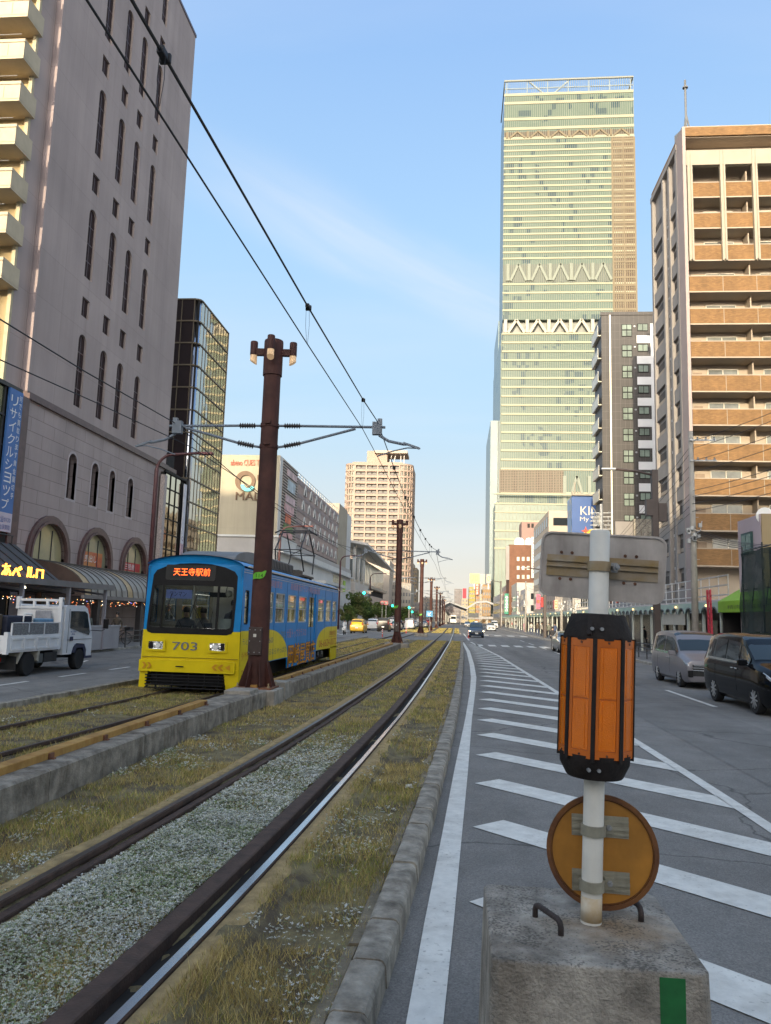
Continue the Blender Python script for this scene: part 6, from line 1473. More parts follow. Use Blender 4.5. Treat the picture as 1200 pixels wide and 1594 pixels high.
# --- shops along the right pavement
SHX = 17.0
sh_c = [(.40,.37,.33),(.33,.33,.34),(.46,.43,.38),(.28,.25,.23),(.42,.40,.40),(.50,.46,.40),(.36,.30,.26),(.44,.42,.40)]
slab_ = ['two storey grey shop building with a mint arcade in front, beside the brown apartment block', 'low concrete shop building under utility wires, right of the dark apartment block', 'cream shop building below the dark apartment block', 'dark brown shop building under the blue billboard', 'light grey shop building with a pink vertical banner', 'beige shop building next to the brick building', 'brown shop building with a green vertical sign far down the right side', 'pale shop building farthest down the right pavement']
for i, (y0, y1, h_, x0) in enumerate(((73,84,6.5,18.4),(84.3,99,9.0,18.3),(118,124,7.2,17.5),(138,153,11.5,17.2),(187,205,9.8,16.6),(206,226,12,15.8),(244,268,13,15.5),(270,320,11,15.0))):
    t = wthing('shop_building', slab_[i], 'building', (x0+5, (y0+y1)/2, 0)); bd = B('body', mat('shop%s' % 'abcdefgh'[i], sh_c[i], .8, .1, .6, dirt=.25), t, (x0,y0,0,x0+10,y1,h_))
    for r_ in range(max(1, int((h_-3.8)/2.8))):
        for k in range(max(1, int((y1-y0)/4))):
            m = MB(); y = y0+1+k*4; z = 4.4+r_*2.8; m.box(x0-.05,y,z,x0+.03,y+2.2,z+1.4); m.build('window', dark_glass, t)
        m = MB(); m.box(x0+1,y0-.05,4.4+r_*2.8,x0+3.2,y0+.03,5.8+r_*2.8); m.build('window', dark_glass, t)
    m = MB(); m.box(x0-.04,y0+.4,.13,x0+.02,y1-.4,3.0); m.build('shop_window', mat('shop_glass_dark', (.05,.045,.04), .2, .8, .5), t)
# roof clutter and shop signs far down the right side
sgn = [('sign_board','blue and white shop sign board projecting over the far right pavement',(845,908,851,918),150,(.05,.12,.45),'市'),('sign_board','pink and red vertical shop banner down the right side',(835,925,841,948),150,(.60,.12,.22),'セール'),('sign_board','small blue direction sign on the right side',(851,910,862,914),140,(.06,.22,.42),''),('sign_board','green vertical sign at the far end of the right side',(785,924,792,956),230,(.02,.22,.14),'薬'),('sign_board','dark vertical shop sign with white characters',(804,920,808,945),200,(.05,.05,.09),'大衆酒場'),('sign_board','red square shop sign below the rusty sign back',(842,930,850,945),118,(.50,.03,.03),'')
    ,('sign_board','red lettered cream shop sign right of the white post far back',(863,934,868,948),120,(.62,.48,.30),'日')]
for nm, lab, (a, b, c, d), Y, col, tx in sgn:
    p_, q_ = at_y(a, d, Y), at_y(c, b, Y); t = wthing(nm, lab, 'sign', (p_.x,Y,p_.z)); mm_ = mat('sg_%s' % lab[:9].replace(' ','_')+str(len(lab)), col, .6, .1, 2); B('board', mm_, t, (p_.x,Y,p_.z,q_.x,Y+.25,q_.z))
    if tx:
        m = MB(); n = len(tx); hh = (q_.z-p_.z)/n
        for i, ch_ in enumerate(tx): letters(m, ch_, pYn(Y-.02), p_.x+(q_.x-p_.x)*.15, q_.z-hh*(i+.9), q_.x-(q_.x-p_.x)*.15, q_.z-hh*(i+.1), 0)
        m.build('sign_letters', white_gloss if col[0] < .6 else redl, t)
# ------------------------------------------------------------------ mint arcade along the right pavement
AX_ = 13.5
mint = mat('mint_fascia', (.42,.56,.49), .6, .06, .8, dirt=.2); mintw = mat('mint_white', (.55,.58,.53), .6, .06, 1)
zb, zt_ = 2.78, 3.36
ac = wthing('mint_arcade', 'long mint green arcade canopy with arched valance over the right pavement', 'canopy', (AX_, 80, 2.8))
m = MB()
def valance(y0, y1, n):
    for k in range(n):
        a = y0+(y1-y0)*k/n; b = y0+(y1-y0)*(k+1)/n; w_ = b-a
        o = [(a,zt_),(a,zb-.0)]+[(a+w_/2-w_*.40*math.cos(PI*i/8), zb+.34*math.sin(PI*i/8)) for i in range(9)]+[(b,zb),(b,zt_)]
        m.prism(list(reversed(o)), pXn(AX_), -.05, .03)
valance(41.5, 68, 18); valance(68, 230, 80)
m.build('arched_valance', mint, ac)
m = MB()
for k in range(18): y = 41.5+26.5*(k+.5)/18; ww = 26.5/18; ring(m, pXn(AX_-.032), [(y-ww*.40*math.cos(PI*i/8), zb+.34*math.sin(PI*i/8)) for i in range(9)]+[(y+ww*.33,zb),(y-ww*.33,zb)][:0], [(y-ww*.33*math.cos(PI*i/8), zb+.27*math.sin(PI*i/8)) for i in range(9)], 0, .04)
m.build('valance_trim', mat('trim_dark', (.12,.14,.15), .6), ac, kind='stuff')
m = MB(); m.poly([(AX_,41.5,zt_),(AX_,230,zt_),(AX_+4.2,230,3.9),(AX_+4.2,41.5,3.9)]); m.poly([(AX_+.05,41.5,zt_-.05),(AX_+.05,230,zt_-.05),(AX_+4.2,230,3.8),(AX_+4.2,41.5,3.8)]); m.build('canopy_roof', mat('arcade_roof', (.34,.32,.30), .7, .15, 1.5, dirt=.4), ac)
for k in range(40):
    y = 41.6+k*(2.9 if k < 12 else 5.2) if k < 12 else 76.4+(k-12)*5.2
    m = MB(); m.box(AX_+.1,y,.13,AX_+.24,y+.14,zb+.2); m.build('canopy_post', mintw, ac)
m = MB()
for a, b in ((41.5, 100),):
    for zz_ in (3.75, 4.25, 4.75): m.tube([(AX_+.5,a,zz_),(AX_+.5,b,zz_)], .035, 5)
    for k in range(40): y = a+k*1.5; m.tube([(AX_+.5,y,3.5),(AX_+.5,y,4.8)], .03, 5)
m.build('roof_railing', mat('rail_white', (.55,.55,.55), .5), ac)
bulbm = emit('arcade_bulb', (1,.62,.22), 1.3)
for k in range(22):
    y = 43.2+k*5.8; m = MB(); m.lathe([(0,-.07),(.055,-.03),(.06,.02),(.03,.06)], (AX_-.12,y,zt_-.18), 10); m.build('bulb', bulbm, ac)
# dim shop interiors under the arcade
t = wthing('shopfront_row', 'dark shopfronts with goods in the shade under the mint arcade', 'shopfront', (17.5, 60, 0))
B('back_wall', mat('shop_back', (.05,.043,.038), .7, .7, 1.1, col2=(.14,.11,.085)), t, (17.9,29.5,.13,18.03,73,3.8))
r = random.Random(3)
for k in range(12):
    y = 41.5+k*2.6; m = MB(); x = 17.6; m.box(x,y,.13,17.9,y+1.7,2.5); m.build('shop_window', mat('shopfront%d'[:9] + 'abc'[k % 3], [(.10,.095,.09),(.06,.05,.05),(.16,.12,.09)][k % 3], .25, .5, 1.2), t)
t = wthing('cloth_awning', 'cream cloth hung between the arcade posts', 'awning', (AX_+.1, 48, 2.2)); a, b = at_x(1031,954,AX_+.05), at_x(1066,973,AX_+.05)
B('cloth', mat('cloth_cream', (.52,.49,.42), .9, .06, 1), t, (AX_+.05,b.y,b.z,AX_+.09,a.y,a.z+.05))
# --- green shop awning and red frontage near the right edge
ga = wthing('green_awning', 'lime green shop awning at the right edge', 'awning', (AX_, 37, 2.8))
B('awning_front', mat('lime_green', (.25,.48,.02), .6, .06, 1), ga, (AX_-.08,26,2.80,AX_+.06,41.4,3.36)); m = MB(); m.poly([(AX_-.08,26,3.36),(AX_-.08,41.4,3.36),(AX_+3,41.4,5.2),(AX_+3,26,5.2)]); m.poly([(AX_-.08,41.4,3.36),(AX_-.08,41.4,2.8),(AX_+3,41.4,2.8),(AX_+3,41.4,5.2)]); m.build('awning_slope', MATS['lime_green'], ga)
m = MB(); letters(m, '精肉惣菜専門店', pXn(AX_-.09), 33.4, 2.95, 40.0, 3.15, .0, flip=True); m.build('awning_letters', mat('olive_letters', (.12,.2,.03), .6), ga)
rf_ = wthing('red_shop', 'red walled shop interior under the lime green awning', 'shopfront', (16, 37, 0))
B('red_wall', mat('shop_red', (.26,.025,.02), .6, .2, .8), rf_, (15.6,36.5,.13,15.75,41.2,2.8)); B('dark_wall', dark_void, rf_, (15.65,26,.13,15.8,36.5,2.8), (13.6,41.2,.13,15.7,41.35,2.8))
m = MB(); letters(m, 'いろは', pXn(15.59), 37.0, 2.0, 39.2, 2.5, .0, flip=True); m.build('wall_letters', rb_grey, rf_)
m = MB()
for k in range(3): m.lathe([(0,-.06),(.06,0),(0,.06)], (15.5,36.4+k*.35,1.75), 8)
m.build('lamp', bulbm, rf_)
st = wthing('red_ladder_frame', 'red steel lattice mast standing by the utility pole on the right pavement', 'mast', (12.6, 39.5, .13)); a, b = at_x(1107,1010,12.6), at_x(1102,915,12.6); m = MB()
for dy in (-.22, .22): m.bar((12.6,a.y+dy,.13),(12.6,a.y+dy+.15,3.9),.09)
for k in range(9): m.bar((12.6,a.y-.22,.4+k*.4),(12.6,a.y+.24,.6+k*.4),.05)
m.build('frame', mat('frame_red', (.42,.02,.045), .5), st)
# --- scaffold wrapped in dark net at the right edge
sc_ = wthing('netted_scaffold', 'scaffold wrapped in dark green netting at the right edge', 'scaffold', (12.2, 30, 0)); X0 = 12.4
net = clear_glass('scaffold_net', (.035,.05,.05), .02, .6)
nn_ = net.node_tree; 
for n_ in list(nn_.nodes):
    if n_.type == 'BSDF_GLOSSY': n_.inputs[0].default_value = (.03,.04,.04,1)
    if n_.type == 'BSDF_TRANSPARENT': n_.inputs[0].default_value = (.30,.36,.35,1)
df = nn_.nodes.new('ShaderNodeBsdfDiffuse'); df.inputs[0].default_value = (.06,.075,.072,1); ms2 = nn_.nodes.new('ShaderNodeMixShader'); 
tc = nn_.nodes.new('ShaderNodeTexCoord'); no = nn_.nodes.new('ShaderNodeTexNoise'); no.inputs['Scale'].default_value = 1.1; no.inputs['Detail'].default_value = 4; nn_.links.new(tc.outputs['Object'], no.inputs['Vector'])
mr = nn_.nodes.new('ShaderNodeMapRange'); mr.inputs[1].default_value = .3; mr.inputs[2].default_value = .7; mr.inputs[3].default_value = .35; mr.inputs[4].default_value = .85; nn_.links.new(no.outputs['Fac'], mr.inputs[0])
tr_ = [n_ for n_ in nn_.nodes if n_.type == 'BSDF_TRANSPARENT'][0]; nn_.links.new(mr.outputs[0], ms2.inputs[0]); nn_.links.new(tr_.outputs[0], ms2.inputs[1]); nn_.links.new(df.outputs[0], ms2.inputs[2]); nn_.links.new(ms2.outputs[0], nn_.nodes['Material Output'].inputs[0])
def wav(y, z): return X0+.07*math.sin(y*4.1+z*1.7)+.05*math.sin(y*9+z*3.1)*math.sin(z*2.3)
m = MB(); ys = [24+i*.14 for i in range(81)]; zs_ = [.3+i*.2 for i in range(26)]
ys = [y for y in ys if y <= 35.2]; ny_, nz_ = len(ys), len(zs_)
m.faces([(wav(y,z), y, z) for y in ys for z in zs_], [(i*nz_+j, (i+1)*nz_+j, (i+1)*nz_+j+1, i*nz_+j+1) for i in range(ny_-1) for j in range(nz_-1)]); m.build('net', net, sc_, smooth=True)
m = MB()
for y in (24.2, 26.4, 28.6, 30.8, 33.0, 35.25): m.tube([(X0+.12,y,.13),(X0+.12,y,5.6)], .035, 6); m.tube([(X0+1.3,y,.13),(X0+1.3,y,5.6)], .035, 6)
for z in (1.9, 3.7, 5.4): m.tube([(X0+.12,24,z),(X0+.12,35.3,z)], .03, 6); m.tube([(X0+1.3,24,z),(X0+1.3,35.3,z)], .03, 6)
m.build('pipe_frame', dark_metal, sc_)
# pinkish house behind the netting
ph = wthing('pink_house', 'small pale pink house with a tall window behind the scaffold', 'building', (17, 38, 0))
a = at_x(1148,812,14.2); b = at_x(1183,800,14.2)
B('front_wall', mat('pale_pink', (.55,.44,.46), .8, .05, .6, dirt=.15), ph, (14.2,b.y,0,16.5,a.y,a.z)); B('side_wall', mat('ochre_wall', (.30,.22,.13), .8, .08, .6), ph, (14.22,b.y-.1,0,22,b.y-.02,a.z)); 
p_, q_ = at_x(1157,858,14.2), at_x(1172,827,14.2); m = MB(); m.box(14.1,q_.y,p_.z-.2,14.19,p_.y,q_.z); wn = m.build('window', mat('teal_frame', (.02,.07,.07), .5), ph); m = MB(); m.box(14.08,q_.y+.1,p_.z-.1,14.1,(p_.y+q_.y)/2-.05,q_.z-.1); m.box(14.08,(p_.y+q_.y)/2+.05,p_.z-.1,14.1,p_.y-.1,q_.z-.1); m.build('pane', mirror('teal_pane', (.35,.52,.48), .1, metal=.6), wn)
m = MB(); c = at_x(1191,800,14.5); m.lathe([(.42,0),(.40,.1),(.25,.2),(0,.24)], (c.x,c.y,c.z-.1), 16, 'y'); m.build('satellite_dish', white_gloss, ph)
gb = wthing('grey_roof_block', 'low grey rooftop blocks between the dark apartment block and the sign back', 'building', (20, 92, 10)); p1_, p2_, p3_ = at_y(958,832,100), at_y(985,812,100), at_y(1025,812,100)
B('white_block', rb_grey, gb, (p1_.x,100,0,p2_.x,100.6,p2_.z)); B('grey_block', old_concrete, gb, (p2_.x,99.5,0,p3_.x,100.5,p2_.z+.3))
# ------------------------------------------------------------------ utility poles, lamps, wires
util_m = mat('utility_concrete', (.33,.31,.28), .9, .12, 2, dirt=.3)
def utility(px, pb, ptop, X, lab, n_arm=2, r0=.19, grp='concrete utility poles on the right pavement', sz=1):
    a = at_x(px, pb, X); zt2 = at_x(px, ptop, X).z; t = wthing('utility_pole', lab, 'utility pole', (X, a.y, .13), grp)
    m = MB(); m.tube([(X,a.y,.13),(X,a.y,zt2)], [r0,r0*.62], 12); m.build('pole', util_m, t, smooth=True)
    for k in range(n_arm):
        z = zt2-.5-k*1.1; m = MB(); m.bar((X-.1,a.y-.15,z),(X+1.25*sz,a.y-.15,z),.07)
        for j in range(3): m.lathe([(.05,0),(.07,.05),(.03,.1),(.06,.16)], (X+.3+j*.42,a.y-.15,z), 8)
        m.build('crossarm', grey_metal, t)
    m = MB()
    for k in range(9): m.cbox((X+random.uniform(-.35,.35), a.y-.2, zt2*.56+random.uniform(-.5,.5)), (.16,.16,.2))
    m.tube([(X-.35,a.y-.2,zt2*.56-.4),(X+.3,a.y-.25,zt2*.56+.1),(X+.4,a.y-.2,zt2*.56+.6)], .025, 5); m.build('junction_boxes', grey_metal, t)
    m = MB()
    for k in range(14): z = 2.2+k*.55; m.tube([(X-(.3 if k % 2 else -.3),a.y,z),(X,a.y,z)], .012, 5)
    m.build('step_bolts', grey_metal, t, kind='stuff'); return (X, a.y, zt2)
u1 = utility(1083, 1000, 665, 12.2, 'tall concrete utility pole in front of the brown apartment block')
u2 = utility(893, 990, 905, 12.0, 'sunlit concrete utility pole just left of the amber drum', 1)
u3 = utility(874, 986, 900, 11.8, 'concrete utility pole left of the sign post, under the sign back', 1)
u4 = utility(818, 978, 905, 12, 'far concrete utility pole near the brick building', 1)
brn_l = mat('lamp_post_brown', (.05,.035,.032), .5, .15, 2)
def street_lamp(px, X, pbot, ptop, lab, s=-1, box=False):
    a = at_x(px, pbot, X); z1 = at_x(px, ptop, X).z; t = wthing('street_lamp', lab, 'street lamp', (X, a.y, .13), 'dark brown street lamps along the right kerb'); m = MB(); m.box(X-.17,a.y-.17,.13,X+.17,a.y+.17,z1); m.build('post', brn_l, t, bevel=.02)
    m = MB(); m.tube([(X,a.y,z1-.3),(X+s*.9,a.y,z1-.1),(X+s*2.3,a.y,z1+.05)], .07, 8); m.build('arm', brn_l, t); m = MB(); m.cbox((X+s*2.5,a.y,z1+.03),(.8,.26,.12)); m.build('lamp_head', grey_metal, t, bevel=.03)
    if box: B('control_box', brn_l, t, (X-.5,a.y-.25,z1-2.6,X-.17,a.y+.2,z1-1.7)); B('control_box', brn_l, t, (X+.17,a.y-.2,z1-2.9,X+.6,a.y+.2,z1-1.9))
    return t
street_lamp(1023, 10.9, 992, 728, 'dark brown street lamp right of the sign back', box=True)
street_lamp(848, 10.7, 990, 885, 'dark brown street lamp left of the sign post')
street_lamp(779, 10.8, 968, 905, 'dark brown street lamp far down the right kerb')
wt = wthing('overhead_cables', 'bundle of overhead cables strung along the right pavement poles', 'cables', (12.2, 40, 8))
wdark = mat('cable_grey', (.045,.045,.05), .6)
m = MB()
x1, y1, z1 = u1
for dz in (-.5,-.9,-1.6,-2.2,-3.2,-3.5,-3.9,-4.3):
    for (xx, yy, zz2), sg_ in (((11.9,4,9.2),.7),((u2[0],u2[1],6.2),.45)): m.tube(span((x1+.35*(1+dz*.3)*.6,y1-.15,z1+dz), (xx+.3,yy,zz2+.45*dz+.3), sg_, 12), .014, 4)
for dz in (-.4,-.9,-1.3): m.tube(span((u2[0]+.3,u2[1],u2[2]+dz), (u4[0],u4[1],u4[2]+dz), .6, 12), .02, 4)
for k in range(5): m.tube(span((x1,y1,z1*.56+.3-k*.15), (14.2+k*.4,36-k*1.6,5.8-.3*k), .25, 10), .012, 4)
m.build('cable_bundle', wdark, wt)
# tangle of wires behind the top of the sign post
tg = wthing('pole_hardware', 'tangle of crossarms and insulators of a far pole behind the sign post top', 'pole hardware', (14.5, 80, 10)); m = MB(); c = at_y(936,815,80)
m.tube([(c.x,80,.13),(c.x,80,c.z+2)], .16, 8)
for k in range(5): z = c.z-.6+k*.42; m.bar((c.x-1.1,80,z),(c.x+1.0,80,z+.05),.06)
for k in range(18): x = c.x+random.uniform(-1,.95); z = c.z-.7+random.uniform(0,1.9); m.lathe([(.05,0),(.09,.06),(.04,.12),(.07,.2)], (x,79.9,z), 6)
m.build('hardware', grey_metal, tg)
# left curved street lamps
lampb = mat('lamp_maroon', (.075,.025,.028), .5, .15, 2)
def curved_lamp(px, pbot, ptop, X, lab, L_=2.4):
    a = at_x(px, pbot, X); z1 = at_x(px, ptop, X).z; t = wthing('curved_street_lamp', lab, 'street lamp', (X, a.y, .13), 'maroon curved street lamps on the left pavement'); m = MB()
    pts = [(X,a.y,.13),(X,a.y,z1-1.0)]+[(X+.9*(1-math.cos(R(t_))), a.y, z1-1.0+.9*math.sin(R(t_))) for t_ in range(15, 91, 15)]+[(X+L_,a.y,z1+.0)]; m.tube(pts, [.12]*2+[.08]*(len(pts)-2), 8); m.build('post', lampb, t, smooth=True)
    m = MB(); m.cbox((X+L_+.35,a.y,z1-.03),(.8,.3,.16)); m.build('lamp_head', mat('lamp_red', (.16,.05,.05), .5), t, bevel=.05)
curved_lamp(232, 900, 697, -16.6, 'nearest maroon curved street lamp in front of the pinkish building')
curved_lamp(433, 900, 816, -16.8, 'second maroon curved street lamp, in front of the mall')
curved_lamp(528, 930, 863, -16.8, 'third maroon curved street lamp beyond the tram')
curved_lamp(575, 950, 891, -16.8, 'farthest maroon curved street lamp by the trees')
# traffic signals on the left
sig_box = mat('signal_box', (.03,.04,.05), .5)
def signal(px, py, Y, X0_, lab, mast=True):
    c = at_y(px, py, Y); t = wthing('traffic_signal', lab, 'traffic signal', (X0_, Y, 0)); m = MB(); m.tube([(X0_,Y,.0),(X0_,Y,c.z+.6)], .11, 8)
    if abs(c.x-X0_) > .4: m.tube([(X0_,Y,c.z+.25),(c.x+1.2,Y,c.z+.25)], .06, 6)
    m.build('mast', util_m, t); m = MB(); m.box(c.x-.2,Y-.2,c.z-.2,c.x+1.0,Y,c.z+.2); m.build('housing', sig_box, t, bevel=.06)
    m = MB(); m.lathe([(.17,-.22),(.13,-.26),(.0,-.28)], (c.x,Y,c.z), 14, 'y'); m.build('green_lens', emit('signal_green', (.02,1,.55), 4.0), t)
    for k in (1, 2): m = MB(); m.lathe([(.14,-.215),(.0,-.22)], (c.x+.4*k,Y,c.z), 12, 'y'); m.build('dark_lens', mat('lens_off', (.06,.02,.01), .3), t)
signal(567, 923, 105, -18.0, 'green traffic signal on a long arm above the left road')
signal(611, 943, 128, -10.0, 'green traffic signal left of the second brown pole')
signal(637, 946, 132, -8.0, 'green traffic signal right of the second brown pole')
signal(641.5, 952.5, 150, -8.6, 'small green pedestrian signal below another, right of the second brown pole')
bs = wthing('blue_sign', 'blue road sign on the median between the brown poles', 'sign', (-4.3, 125, 3)); c = at_y(669, 955.5, 118); B('sign_plate', mat('sign_blue', (.02,.22,.45), .5), bs, (c.x-.55,118,c.z-.45,c.x+.45,118.1,c.z+.45)); m = MB(); m.tube([(c.x,118.15,.1),(c.x,118.15,c.z+.5)], .04, 6); m.build('post', grey_metal, bs); m = MB(); letters(m, '↙', pYn(117.98), c.x-.3, c.z-.25, c.x+.2, c.z+.25, 0); m.build('arrow', white_gloss, bs)
for i, (px, lab) in enumerate(((595, 'round no-entry style road sign on the left pavement, left of a square one'), (601, 'square red bordered road sign on the left pavement'))):
    c = at_y(px, 938.5, 112); t = wthing('road_sign', lab, 'road sign', (c.x,112,0)); m = MB(); m.tube([(c.x,112.1,0),(c.x,112.1,c.z+.3)], .04, 6); m.build('post', grey_metal, t); m = MB(); ff = pYn(112)
    o = [(c.x+.32*math.cos(t_), c.z+.32*math.sin(t_)) for t_ in [2*PI*j/16 for j in range(16)]] if i == 0 else rect(c.x-.28,c.z-.28,c.x+.28,c.z+.28); inn = [(c.x+(u-c.x)*.65, c.z+(v-c.z)*.65) for u, v in o]; m.prism(inn, ff, 0, .02); m.build('sign_face', rb_grey, t); m = MB(); ring(m, ff, o, inn, 0, .03); m.build('red_border', mat('border_red', (.35,.05,.06), .5), t)
# ------------------------------------------------------------------ bus shelter, low wall, railings on the left pavement
bsx = -17.6
sh_ = wthing('bus_shelter', 'long dark flat roofed bus shelter beside the white truck', 'bus shelter', (-18.5, 32, .13))
m = MB(); m.box(-19.4,20,3.02,-16.9,37.0,3.12); m.box(-17.0,20,2.98,-16.86,37.0,3.24); m.build('roof', mat('shelter_grey', (.16,.155,.16), .5, .15, 1.5, dirt=.2), sh_)
for y in (21.5, 25.3, 29.1, 32.8, 36.4): 
    m = MB(); m.box(-17.12,y-.07,.13,-16.98,y+.07,3.05); m.bar((-17.05,y,2.75),(-19.0,y,2.98),.1); m.build('post', mat('shelter_post', (.30,.28,.30), .5, .1, 2), sh_)
for y in (28.2, 34.6): m = MB(); m.box(-18.2,y-.6,2.72,-18.0,y+.6,2.85); m.build('hanging_sign', dark_metal, sh_)
m = MB(); m.lathe([(0,-.09),(.09,-.02),(.06,.06)], (-17.3,29.6,2.85), 10); m.build('spot_lamp', emit('spot_white', (1,.9,.6), 8.0), sh_)
lw = wthing('low_wall', 'plain grey low wall beside the kerb behind the truck cab', 'wall', (-17.2, 34, .13)); m = MB(); m.box(-17.25,22,.13,-17.05,38.3,1.22); m.build('panel', mat('wall_grey', (.33,.32,.33), .7, .06, .6, dirt=.3), lw, bevel=.01); B('capping', mat('cap_grey', (.42,.41,.41), .6), lw, (-17.28,22,1.22,-17.02,38.35,1.28))
gr = mat('guard_dark', (.045,.045,.045), .5, .2, 3)
def guard(x, y0, y1, lab, m_=gr, h=.85):
    t = wthing('guard_rail', lab, 'guard rail', (x, (y0+y1)/2, .13), 'pavement guard rails'); m = MB()
    for z in (.35, .6, h): m.tube([(x,y0,.13+z),(x,y1,.13+z)], .028, 6)
    k = y0
    while k <= y1+.01: m.tube([(x,k,.13),(x,k,.13+h)], .035, 6); k += 2.0
    m.build('rail_frame', m_, t)
guard(-17.0, 39, 57, 'dark pavement guard rail behind the tram'); guard(10.9, 40, 56, 'dark pavement guard rail left of the grey minivan'); guard(10.9, 58, 92, 'dark pavement guard rail along the far right kerb'); guard(10.9, 22, 38.5, 'dark pavement guard rail behind the minivans')
# red flexible posts
def bollard(px, py, lab):
    a = at_z(px, py, .02); t = wthing('flexible_post', lab, 'bollard', (a.x, a.y, 0), 'red flexible lane posts'); m = MB(); m.lathe([(.20,.0),(.16,.04),(.05,.06),(.05,.80),(.03,.84)], (a.x,a.y,0), 12); m.build('post', mat('post_red', (.55,.06,.04), .5), t); m = MB()
    for z in (.35, .55, .72): m.lathe([(.052,z),(.052,z+.08)], (a.x,a.y,0), 12)
    m.build('reflective_band', white_gloss, t)
bollard(595, 992, 'red flexible post at the end of the kerb left of the second brown pole'); bollard(632, 986, 'red flexible post right of the second brown pole'); bollard(729, 993, 'red flexible post beside the oncoming dark taxi')
# ------------------------------------------------------------------ trees on the left pavement
leafm = [mat('foliage_dark', (.055,.09,.025), .8, .3, 3, spec=.2), mat('foliage_mid', (.09,.135,.035), .8, .3, 3, spec=.2), mat('foliage_olive', (.13,.145,.05), .8, .3, 3, spec=.2)]
bark = mat('bark', (.09,.06,.04), .9, .3, 4, .3)
def tree(x, y, h, rr_, lab, seed, trunk=.3, n=2600, name='street_tree'):
    r = np.random.default_rng(seed); rd_ = random.Random(seed); t = wthing(name, lab, 'tree', (x, y, .13), 'clipped trees on the left pavement' if name == 'street_tree' else None)
    m = MB(); m.tube([(x,y,.1),(x+.05,y,h*trunk),(x,y+.05,h*.8)], [.14,.10,.03], 8)
    for k in range(6): a = rd_.uniform(0,2*PI); z = h*(trunk+.05*k); m.tube([(x,y,z),(x+math.cos(a)*rr_*.55,y+math.sin(a)*rr_*.55,z+h*.2)], [.05,.015], 5)
    m.build('trunk', bark, t)
    nc = 16; C_ = np.stack([r.normal(0,rr_*.5,nc), r.normal(0,rr_*.5,nc), h*(trunk+.1)+r.random(nc)*h*(.85-trunk)], -1); Rr = r.uniform(.28,.5,nc)*rr_
    ci = r.integers(0,nc,n); d = r.normal(0,1,(n,3)); d /= np.linalg.norm(d,axis=1)[:,None]; P = C_[ci]+d*(Rr[ci]*r.uniform(.55,1.12,n)**.5)[:,None]
    s = r.uniform(.10,.22,n)*(.6+rr_*.25); a = r.normal(0,1,(n,3)); a /= np.linalg.norm(a,axis=1)[:,None]; b = np.cross(a, d); b /= np.linalg.norm(b,axis=1)[:,None]+1e-9
    V = np.stack([P-a*s[:,None], P+b*s[:,None]*.6, P+a*s[:,None], P-b*s[:,None]*.6], 1).reshape(-1,3)+np.array([0,0,0]); mi = r.integers(0,3,nc)[ci]
    o = np_mesh('crown', V+np.array([0,0,0]), np.arange(n*4).reshape(n,4), leafm, mi, None); o.parent = t; o.location = (0,0,-.13)
    return t
TL = ['leftmost leafy tree on the left pavement, just right of the tram', 'bushy tree second from the tram on the left pavement', 'bushy tree behind the round and square road signs', 'dark tree left of the second brown pole', 'tree right of the second brown pole in the distance', 'small bare shrub by the mall corner']
for i, (px, py, Y, h, rr_) in enumerate(((551,968,130,6.6,2.3),(567,970,134,5.8,2.1),(589,972,146,5.2,2.0),(601,972,160,5.0,2.0),(631,972,200,5.2,2.6),(541,965,120,4.4,1.2))):
    c = at_y(px, py, Y); tree(c.x, Y, h*.86, rr_*.88, TL[i], 30+i)
